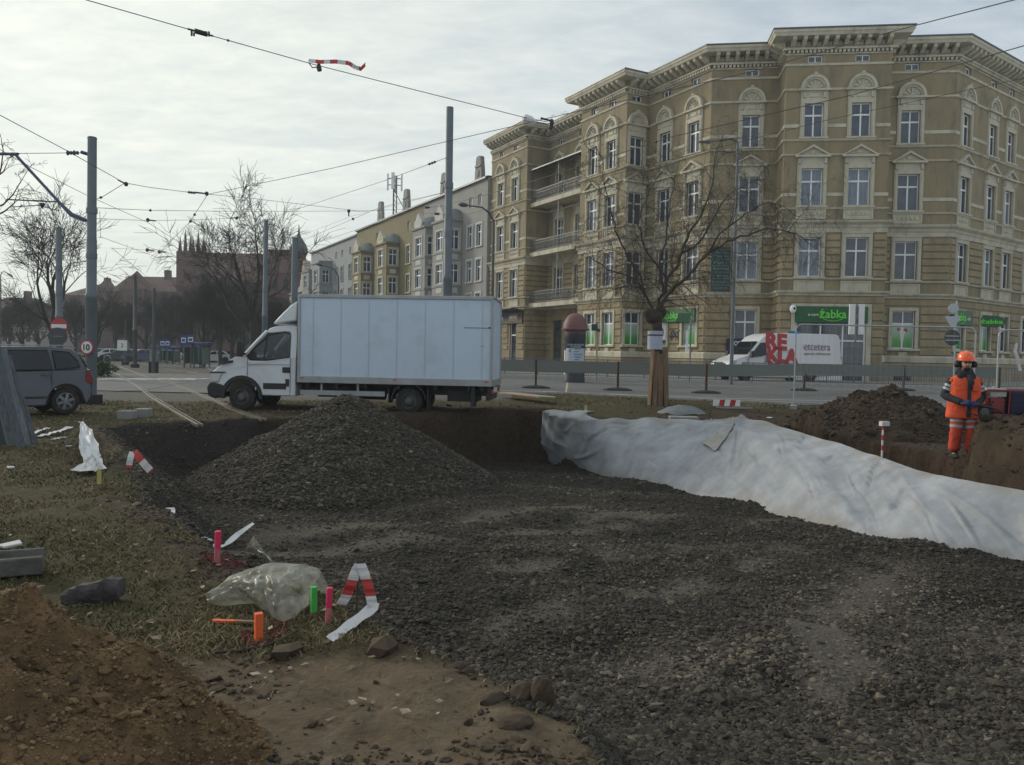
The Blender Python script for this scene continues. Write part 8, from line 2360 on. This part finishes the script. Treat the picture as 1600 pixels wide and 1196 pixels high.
# chunks of turf and stone at the near edge of the pit
for i, (u, v, sx, sy, sz, rot, lab, mm) in enumerate(((742, 1050, .050, .04, .035, .2, 'rounded brown stone at the tape side of the pit rim', M_CLOD), (795, 1100, .075, .05, .035, .6, 'flat earth chunk left of the upright chunk on the pit rim', M_CLOD), (843, 1092, .085, .06, .05, 1.2, 'broad earth chunk in the middle of the rim chunks', M_CLOD), (874, 1100, .06, .05, .09, .3, 'upright brown earth chunk at the brink of the pit', M_CLOD), (730, 1045, .03, .03, .02, .9, 'small dark stone touching the rounded rim stone', M_STONE), (830, 1135, .09, .06, .03, .5, 'crumbling dark sod just below the rim chunks', M_CLOD))):
    p = zz(u - 26, v, 0); V = np.concatenate([ICO_V]); bm = bmesh.new(); bmesh.ops.create_icosphere(bm, subdivisions=3, radius=1)
    for w_ in bm.verts:
        k = 1 + .45 * (float(fbm(np.array(w_.co.x * 1.6 + i * 7), np.array(w_.co.y * 1.6 + w_.co.z * 1.3), 4, 500 + i)) - .5); w_.co *= k
        w_.co = Vector((w_.co.x * sx, w_.co.y * sy, w_.co.z * sz))
    me = bpy.data.meshes.new('earth_chunk'); bm.to_mesh(me); bm.free(); me.materials.append(mm)
    ca_ = me.color_attributes.new('tone', 'FLOAT_COLOR', 'POINT')
    for q in ca_.data: q.color = (.55, .55, .55, 1)
    o = put(bpy.data.objects.new('earth_chunk', me), None, T(p.x, p.y, sz * .55) @ RZ(rot)); tag(o, lab, 'earth chunk')
# things on the far rim of the pit
p = gp(1068, 660); b = MB(T(p.x, p.y, p.z) @ RZ(-.05)); b.box(-.36, .36, -.2, .2, .02, .15); o = b.build('concrete_slab', M_CONC, None, bevel=.02); tag(o, 'small concrete slab on the soil behind the geotextile sheet', 'slab')
p = gp(1066, 645); b = MB(); n = 10
rows = [[(p.x + .55 * f * math.cos(2 * PI * k / 16) * 1.25, p.y + .5 * f * math.sin(2 * PI * k / 16), p.z + .20 * (1 - f ** 2) + .03 * math.sin(k * 2.3 + j)) for k in range(16)] for j, f in enumerate((.05, .35, .6, .85, 1.05))]
b.grid(rows, closed_u=True); o = b.build('tarpaulin_bundle', mat('grey_tarpaulin', (.16, .17, .175), .7, .2, 5, .3), None, smooth='all'); tag(o, 'low grey bundle of tarpaulin by the foot of the street tree', 'bundle')
p = gp(1135, 638); M = T(p.x, p.y, p.z) @ RZ(-.08)
t = thing('striped_barrier', 'low red and white striped barrier beam behind the geotextile sheet', 'barrier', p[:])
b = MB(M)
for k in range(5):
    x0 = -.40 + k * .16; b.prism([(x0, .06), (x0 + .16, .06), (x0 + .20 if k < 4 else x0 + .16, .25), (x0 + (.04 if k else 0), .25)], -.02, .02, k % 2)
b.build('beam', [M_SIGNW, M_SIGNRED], t)
b = MB(M); b.box(-.28, -.20, -.12, .12, 0, .08); b.box(.20, .28, -.12, .12, 0, .08); b.box(-.2, .75, -.25, -.1, .0, .04); b.build('foot', M_CONC, t)
a, c = zz(782, 624, .22), zz(873, 634, .08); a = gp(790, 622); c = gp(868, 633)
t = thing('plank', 'long pale wooden board lying behind the lorry tail', 'plank', a[:]); d = (c - a); d.z = -.02
M = T(a.x, a.y, a.z + .14) @ d.to_track_quat('X', 'Z').to_matrix().to_4x4()
b = MB(M); b.prism([(0, -.28), (d.length - .5, -.28), (d.length, 0), (d.length - .3, .2), (0, .22)], -.0, .05, axis='z'); b.build('board', mat('pale_timber', (.33, .27, .20), .85, .2, 3, .3, 30, stretch=(.6, 6, 6)), t, bevel=.006)
b = MB(M); b.box(.3, d.length - .7, -.29, -.28, .0, .02); b.build('red_edge', M_SIGNRED, t)
for u, v, vt, w_, lab in ((884, 655, 628, 5, 'thin pale lath at the far corner of the geotextile sheet'), (915, 650, 640, 3, 'tiny yellow peg in the grass behind the geotextile'), (985, 660, 646, 4, 'short red striped lath on the rim of the geotextile'), (738, 652, 643, 4, 'tiny pale peg in the grass under the lorry tail')):
    stake(u, v, vt, w_, mat('pale_lath', (.45, .40, .33), .8, .15, 8) if 'pale' in lab else M_SIGNRED if 'red' in lab else mat('yellow_stake', (.45, .40, .12), .8, .2, 9), lab, M_RIBW, z=.1, frac=.4, lean=(.08 if 'lath at' in lab else 0, 0), name='marker_lath')
p = zz(1378, 712, .05); e = yy(1380, 664, p.y)
t = thing('striped_marker', 'leaning lath wound with red and white tape before the brown mound', 'marker', p[:])
for k in range(6):
    b = MB(); b.cyl(p.lerp(e, k / 6) - Vector((0, 0, .25 if k == 0 else 0)), p.lerp(e, (k + 1) / 6), .018, n=8); b.build('tape_band', M_RIBR if k % 2 else M_RIBW, t)
b = MB(); b.rbox(e + Vector((.02, 0, .02)), (.16, .08, .08), RZ(.3)); b.build('cap_scrap', M_RIBW, t)
for i, (u, v, s_) in enumerate(((1160, 655, .10), (1202, 655, .12), (505, 663, .06), (150, 1060, .03), (20, 858, .11), (17, 735, .07), (108, 701, .05))):
    p = gp(u, v) if v < 700 else zz(u, v, 0); b = MB(T(p.x, p.y, p.z + .03) @ RZ(i * 1.1)); b.prism([(-s_, -s_ * .5), (s_ * .8, -s_ * .6), (s_, s_ * .4), (-s_ * .3, s_ * .6)], 0, .02, axis='z')
    o = b.build('paper_scrap', M_PLW, None, bevel=.005); tag(o, ['white scrap on the soil right of the concrete slab', 'white scrap on the soil beside the striped barrier beam', 'small white scrap on the soil in front of the lorry', 'pale chip at the sand heap foot', 'pale stone chip on the grass above the channel stone', 'pale chip on the grass below the leaning planks', 'pale chip near the hanging white sheet'][i], 'scrap')

# ------------------------------------------------------------------ red machine behind the worker
M_MRED = mat('machine_red', (.20, .022, .022), .5, .15, 5, dirt=((.06, .035, .03), .6, 5)); M_NAVY = mat('navy_radiator', (.012, .016, .045), .6, .3, 30)
pm_ = yy(1569, 648, 13.5)
t = thing('red_generator', 'red framed engine set with pale tank standing on the earth bank right of the worker', 'machine', pm_[:])
M = T(pm_.x, pm_.y, pm_.z - .06) @ RZ(-.15)
b = MB(M)
for y in (-.2, .2):
    b.tube([(-.36, y, .02), (-.36, y, .44), (-.33, y, .47), (.42, y, .47), (.45, y, .44), (.45, y, .02)], .018, 7); b.tube([(-.36, y, .06), (.45, y, .06)], .018, 6)
    b.tube([(-.02, y, .06), (.0, y, .47)], .016, 6); b.tube([(.25, y, .06), (.25, y, .47)], .016, 6)
for x in (-.36, .45): b.tube([(x, -.2, .45), (x, .2, .45)], .018, 6)
b.build('frame', M_MRED, t, smooth=True)
b = MB(M); b.box(-.30, -.04, -.17, .17, .36, .50); b.cyl((-.17, 0, .50), (-.17, 0, .53), .04); b.build('fuel_tank', mat('cream_tank', (.42, .40, .36), .5, .15, 5), t, bevel=.03, smooth=True)
b = MB(M); b.box(-.30, -.06, -.16, .16, .06, .34); b.cyl((-.18, -.19, .2), (-.18, .19, .2), .10, n=16)
for k in range(5): b.box(-.30, -.06, -.185, .185, .10 + k * .045, .12 + k * .045)
b.build('engine', M_MRED, t, bevel=.01)
b = MB(M); b.prism([(-.0, .08), (.22, .08), (.24, .46), (.02, .47)], -.22, .18); 
for k in range(9): b.box(.01, .23, -.235, -.22, .10 + k * .04, .115 + k * .04)
b.build('radiator', M_NAVY, t, bevel=.008)
b = MB(M); b.box(.27, .43, -.16, .16, .08, .40); b.build('alternator', M_MRED, t, bevel=.02)
wheel(t, M @ T(-.40, -.24, .10), .13, .07, .08, 5)

# ------------------------------------------------------------------ the worker
def worker():
    base = zz(1503, 717, .06)
    ht = yy(1505, 549, base.y).z - base.z          # helmet top above the feet
    k = ht / 1.93
    M = T(*base) @ RZ(rad(-14)) @ SCL(k, k, k)
    M_SKIN = mat('face_skin', (.46, .26, .18), .6, .12, 14); M_VEST = mat('fluorescent_vest', (.66, .078, .022), .8, .14, 5, .9, 14, dirt=((.34, .06, .03), .5, 3.5)); M_JKT = mat('black_jacket', (.016, .017, .020), .85, .3, 8)
    M_TRS = mat('orange_trousers', (.56, .06, .025), .85, .2, 5, .9, 14, dirt=((.22, .06, .03), .6, 5)); M_REFL = mat('grey_reflective_tape', (.30, .31, .32), .4, .1, 6); M_GLV = mat('blue_glove', (.025, .045, .16), .8, .25, 12); M_BOOT = mat('muddy_boot', (.030, .024, .018), .9, .3, 8)
    J = {'pel': (0, 0, .95, .13), 'sp': (0, 0, 1.14, .13), 'ch': (0, .005, 1.33, .15), 'nk': (0, -.005, 1.50, .060), 'hd0': (.0, -.02, 1.60, .075), 'hd': (0, -.025, 1.69, .092), 'hdt': (0, -.015, 1.80, .072),
         'shl': (-.19, .01, 1.42, .065), 'ell': (-.315, .02, 1.13, .048), 'wrl': (-.10, -.25, 1.02, .034), 'hal': (-.03, -.29, 1.005, .03), 'shr': (.19, .01, 1.42, .065), 'elr': (.285, .02, 1.12, .048), 'wrr': (.15, -.24, .985, .034), 'har': (.09, -.29, .985, .03),
         'hil': (-.095, 0, .88, .095), 'knl': (-.125, -.03, .49, .062), 'anl': (-.13, .02, .09, .045), 'tol': (-.16, -.13, .04, .035), 'hir': (.095, 0, .88, .095), 'knr': (.135, -.03, .49, .062), 'anr': (.145, .02, .09, .045), 'tor': (.18, -.12, .04, .035)}
    E_ = [('pel', 'sp'), ('sp', 'ch'), ('ch', 'nk'), ('nk', 'hd0'), ('hd0', 'hd'), ('hd', 'hdt'), ('ch', 'shl'), ('shl', 'ell'), ('ell', 'wrl'), ('wrl', 'hal'), ('ch', 'shr'), ('shr', 'elr'), ('elr', 'wrr'), ('wrr', 'har'), ('pel', 'hil'), ('hil', 'knl'), ('knl', 'anl'), ('anl', 'tol'), ('pel', 'hir'), ('hir', 'knr'), ('knr', 'anr'), ('anr', 'tor')]
    ks = list(J); me = bpy.data.meshes.new('person'); me.from_pydata([J[q][:3] for q in ks], [(ks.index(a), ks.index(c)) for a, c in E_], []); me.materials.append(M_SKIN)
    o = bpy.data.objects.new('person', me); put(o, None, M)
    md = o.modifiers.new('skin', 'SKIN')
    sv = me.skin_vertices[0].data
    for i, q in enumerate(ks): sv[i].radius = (J[q][3], J[q][3] * (.8 if q in ('ch', 'sp', 'pel') else 1)); sv[i].use_root = (q == 'pel')
    md.use_smooth_shade = True
    s2 = o.modifiers.new('sub', 'SUBSURF'); s2.levels = 2; s2.render_levels = 2
    tag(o, 'worker in orange vest, trousers and helmet standing in the gap between two earth heaps', 'person')
    def loft(rings, n=20, flat=1.0):
        b = MB(); rows = []
        for c, rx, ry in rings:
            rows.append([(c[0] + rx * math.copysign(abs(math.cos(2 * PI * j / n)) ** flat, math.cos(2 * PI * j / n)), c[1] + ry * math.copysign(abs(math.sin(2 * PI * j / n)) ** flat, math.sin(2 * PI * j / n)), c[2] + (c[3] if len(c) > 3 else 0) * math.cos(2 * PI * j / n)) for j in range(n)])
        b.grid(rows, closed_u=True); return b
    def limb(pts, rs, n=12): b = MB(); b.tube(resample(pts, 14), list(np.interp(np.linspace(0, 1, 14), np.linspace(0, 1, len(rs)), rs)), n); return b
    # vest
    b = loft([((0, 0, .74), .285, .20), ((0, 0, .76), .295, .205), ((0, 0, .92), .275, .20), ((0, 0, 1.10), .262, .195), ((0, 0, 1.28), .262, .19), ((0, .01, 1.38), .262, .175), ((0, .01, 1.45), .235, .15), ((0, .01, 1.495), .15, .115), ((0, 0, 1.52), .10, .095)], 28, .85)
    V = np.array(b.v); an = np.arctan2(V[:, 1], V[:, 0]); w_ = 1 + .035 * np.sin(an * 5 + V[:, 2] * 14) + .05 * (fbm(an * 2 + 9, V[:, 2] * 9, 3, 601) - .5); b.v = [(x * q, y * q, z) for (x, y, z), q in zip(V, w_)]
    ve = b.build('vest', M_VEST, o, M, smooth='all', sub=1)
    for s in (-1, 1):
        b = MB(); b.ell((s * .215, .01, 1.40), (.065, .10, .06), 12, R=RY(s * .5)); b.build('shoulder_cap', M_VEST, ve, M, smooth='all')
    b = MB(); b.grid([[(x * (1 + .2 * (z < 1.0)) + .02, -.197 - .012 + (.05 if z > 1.4 else .0) * (z - 1.4) * 10, z) for x in (-.028, 0, .028)] for z in (.76, .9, 1.05, 1.2, 1.34, 1.42)]); b.v = [(x, y - (.006 if .8 < z < 1.3 else 0), z) for x, y, z in b.v]; b.build('front_opening', M_JKT, ve, M, solid=.02)
    b = MB(); b.box(.07, .18, -.212, -.19, 1.22, 1.33); b.build('pocket', M_VEST, ve, M, bevel=.01)
    # sleeves, gloves
    for sd, (s_, e_, w__, h_) in (('l', ('shl', 'ell', 'wrl', 'hal')), ('r', ('shr', 'elr', 'wrr', 'har'))):
        P = [Vector(J[q][:3]) for q in (s_, e_, w__)]
        sl = limb([P[0], P[0].lerp(P[1], .5) + Vector((0, .012, 0)), P[1], P[1].lerp(P[2], .5), P[2]], [.088, .082, .078, .066, .054]).build('sleeve', M_JKT, o, M, smooth='all')
        for f in (.42, .62):
            c = P[0].lerp(P[1], f); d = (P[1] - P[0]).normalized(); b = MB(); b.tube([c - d * .022, c + d * .022], .090, 14); b.build('reflective_band', M_REFL, sl, M, smooth=True)
        # glove: palm and five curled fingers round the handle
        d = (Vector(J[h_][:3]) - P[2]).normalized(); hc = Vector(J[h_][:3]); g = MB()
        g.tube([P[2] - d * .02, P[2] + d * .03, hc, hc + d * .03], [.042, .044, .05, .042], 10)
        side = d.cross(Vector((0, 0, 1))).normalized(); up_ = side.cross(d).normalized(); sg = 1 if sd == 'l' else -1
        for q in range(4):
            b0 = hc + d * .03 + up_ * (.036 - .024 * q); ln = (.052, .060, .055, .044)[q]
            g.tube([b0, b0 + d * ln * .55 + side * sg * .006, b0 + d * ln * .70 + side * sg * -.030, b0 + d * ln * .30 - side * sg * .05], [.0125, .0125, .0115, .010], 7)
        th = hc + up_ * .042; g.tube([th - d * .02, th + up_ * .018 + d * .02, th + d * .055 + up_ * .008], [.015, .014, .011], 7)
        g.build('glove', M_GLV, o, M, smooth='all')
    # trousers, bands, boots
    for s, (h_, k_, a_) in ((-1, ('hil', 'knl', 'anl')), (1, ('hir', 'knr', 'anr'))):
        H_, K_, A_ = (Vector(J[q][:3]) for q in (h_, k_, a_))
        tr = limb([H_ + Vector((0, 0, .04)), H_.lerp(K_, .5), K_, K_.lerp(A_, .5) + Vector((0, .01, 0)), A_ + Vector((0, 0, .06))], [.125, .112, .098, .100, .098], 16)
        V = np.array(tr.v); q = 1 + .0; tr.v = [(x + .008 * math.sin(z * 40 + y * 20), y + .008 * math.cos(z * 37), z) for x, y, z in V]
        tr = tr.build('trouser_leg', M_TRS, o, M, smooth='all')
        for f in (.50, .76):
            c = H_.lerp(K_, f); d = (K_ - H_).normalized(); b = MB(); b.tube([c - d * .025, c + d * .025], .118 - .012 * f, 16); b.build('reflective_band', M_REFL, tr, M, smooth=True)
        b = MB(); b.tube([A_ + Vector((0, 0, .12)), A_ + Vector((0, 0, .0)), A_ + Vector((0, -.02, -.045))], [.068, .062, .06], 12); b.ell(A_ + Vector((s * .015, -.09, -.045)), (.055, .145, .05), 14, R=RZ(-s * .2)); b.build('boot', M_BOOT, o, M, smooth='all')
    # collar, hood and scarf
    b = loft([((0, 0, 1.44), .15, .13), ((0, -.005, 1.50), .135, .125), ((0, -.01, 1.56), .115, .115), ((0, -.01, 1.60), .105, .108), ((0, .0, 1.60), .09, .09)], 20); V = np.array(b.v); b.v = [(x, y + (.02 if z > 1.55 and y < 0 else 0), z + .012 * math.sin(9 * math.atan2(y, x))) for x, y, z in V]; b.build('hood', M_JKT, o, M, smooth='all', sub=1)
    b = MB(); b.ell((0, .05, 1.55), (.16, .12, .10), 14); b.ell((-.09, -.07, 1.47), (.07, .07, .09), 10); b.ell((.09, -.07, 1.47), (.07, .07, .09), 10); b.tube([(.03, -.12, 1.50), (.05, -.18, 1.38), (.03, -.205, 1.24)], [.05, .055, .03], 10); b.build('scarf', M_JKT, o, M, smooth='all')
    # face: balaclava, beard line, nose, glasses
    b = MB(); b.ell((0, .01, 1.70), (.108, .112, .125), 18); b.build('balaclava', M_JKT, o, M, smooth='all')
    b = MB(); b.ell((0, -.066, 1.70), (.080, .070, .098), 18); b.ell((0, -.132, 1.690), (.014, .020, .024), 10); b.ell((-.030, -.118, 1.675), (.026, .018, .022), 8); b.ell((.030, -.118, 1.675), (.026, .018, .022), 8); b.build('face', M_SKIN, o, M, smooth='all')
    b = MB(); b.ell((0, -.084, 1.620), (.058, .050, .034), 14); b.ell((0, -.132, 1.658), (.026, .010, .006), 8); b.build('beard', mat('dark_beard', (.022, .017, .014), .9, .3, 30), o, M, smooth='all')
    b = MB(); b.ell((0, -.128, 1.640), (.022, .010, .006), 8); b.build('mouth', mat('lip', (.22, .09, .08), .6, 0), o, M, smooth='all')
    b = MB()
    for s in (-1, 1): b.ell((s * .034, -.130, 1.728), (.026, .010, .016), 12)
    b.box(-.012, .012, -.134, -.126, 1.722, 1.728)
    for s in (-1, 1): b.tube([(s * .06, -.118, 1.724), (s * .098, -.03, 1.728)], .004, 5)
    b.build('glasses', M_BLKP, o, M, smooth=True)
    for s in (-1, 1):
        b = MB(); b.lathe([(.0, .055), (.05, .05), (.058, .02), (.055, -.02), (.03, -.03)], 14, (s * .128, -.005, 1.695), R=RY(s * PI / 2)); b.build('ear_muff', M_BLKP, o, M, smooth='all')
        b = MB(); b.tube([(s * .135, 0, 1.74), (s * .142, 0, 1.80), (s * .135, 0, 1.84)], .009, 6); b.build('muff_arm', M_BLKP, o, M)
    # helmet
    M_HELM = mat('orange_helmet', (.85, .13, .035), .35, .05, 4, coat=.3)
    b = MB(); b.lathe([(.142, 0), (.141, .03), (.134, .075), (.115, .115), (.085, .140), (.045, .153), (0, .156)], 26, (0, -.005, 1.775)); V = np.array(b.v); b.v = [(x, y * 1.12, z) for x, y, z in V]; hm = b.build('helmet', M_HELM, o, M, smooth='all')
    b = MB(); b.lathe([(.140, .006), (.158, 0), (.160, .006), (.140, .014)], 26, (0, -.005, 1.772)); V = np.array(b.v); b.v = [(x, y * 1.1 - (.045 if y < -.06 else 0) * min(1, (-y - .06) / .08), z - (.012 if y < -.1 else 0)) for x, y, z in V]; b.build('peak', M_HELM, hm, M, smooth='all')
    b = MB(); b.tube([(0, -.15, 1.85), (0, -.09, 1.915), (0, .0, 1.934), (0, .09, 1.915)], .012, 6); b.build('ridge', M_HELM, hm, M, smooth='all')
    # the lance he holds
    t = thing('hand_lance', 'dark hose and lance held across the waist by the worker', 'tool', (M @ Vector((0, -.3, 1.0)))[:])
    b = MB(M); b.tube([(-.14, -.30, 1.0), (.03, -.325, .995), (.16, -.32, .99), (.42, -.30, .93), (.62, -.26, .80)], [.018, .02, .02, .016, .016], 8); b.tube([(-.05, -.315, .99), (-.04, -.33, .86), (.25, -.36, .76), (.7, -.28, .74)], .012, 6); b.build('hose', M_BLKP, t, smooth='all')
worker()

# ------------------------------------------------------------------ haze: the damp winter air of the square
hb = MB(); hb.box(-1300, 1300, -220, 1100, -4.0, 46.0)
hm_ = bpy.data.materials.new('winter_haze'); hm_.use_nodes = True; nt = hm_.node_tree; nt.nodes.clear()
out = N(nt, 'ShaderNodeOutputMaterial'); pv = N(nt, 'ShaderNodeVolumePrincipled'); pv.inputs['Color'].default_value = (.80, .88, .96, 1); pv.inputs['Density'].default_value = HAZE_D; pv.inputs['Anisotropy'].default_value = .25
nt.links.new(pv.outputs[0], out.inputs['Volume'])
ho = hb.build('haze', hm_); ho['kind'] = 'stuff'; ho['label'] = 'thin bluish winter haze over the whole square'
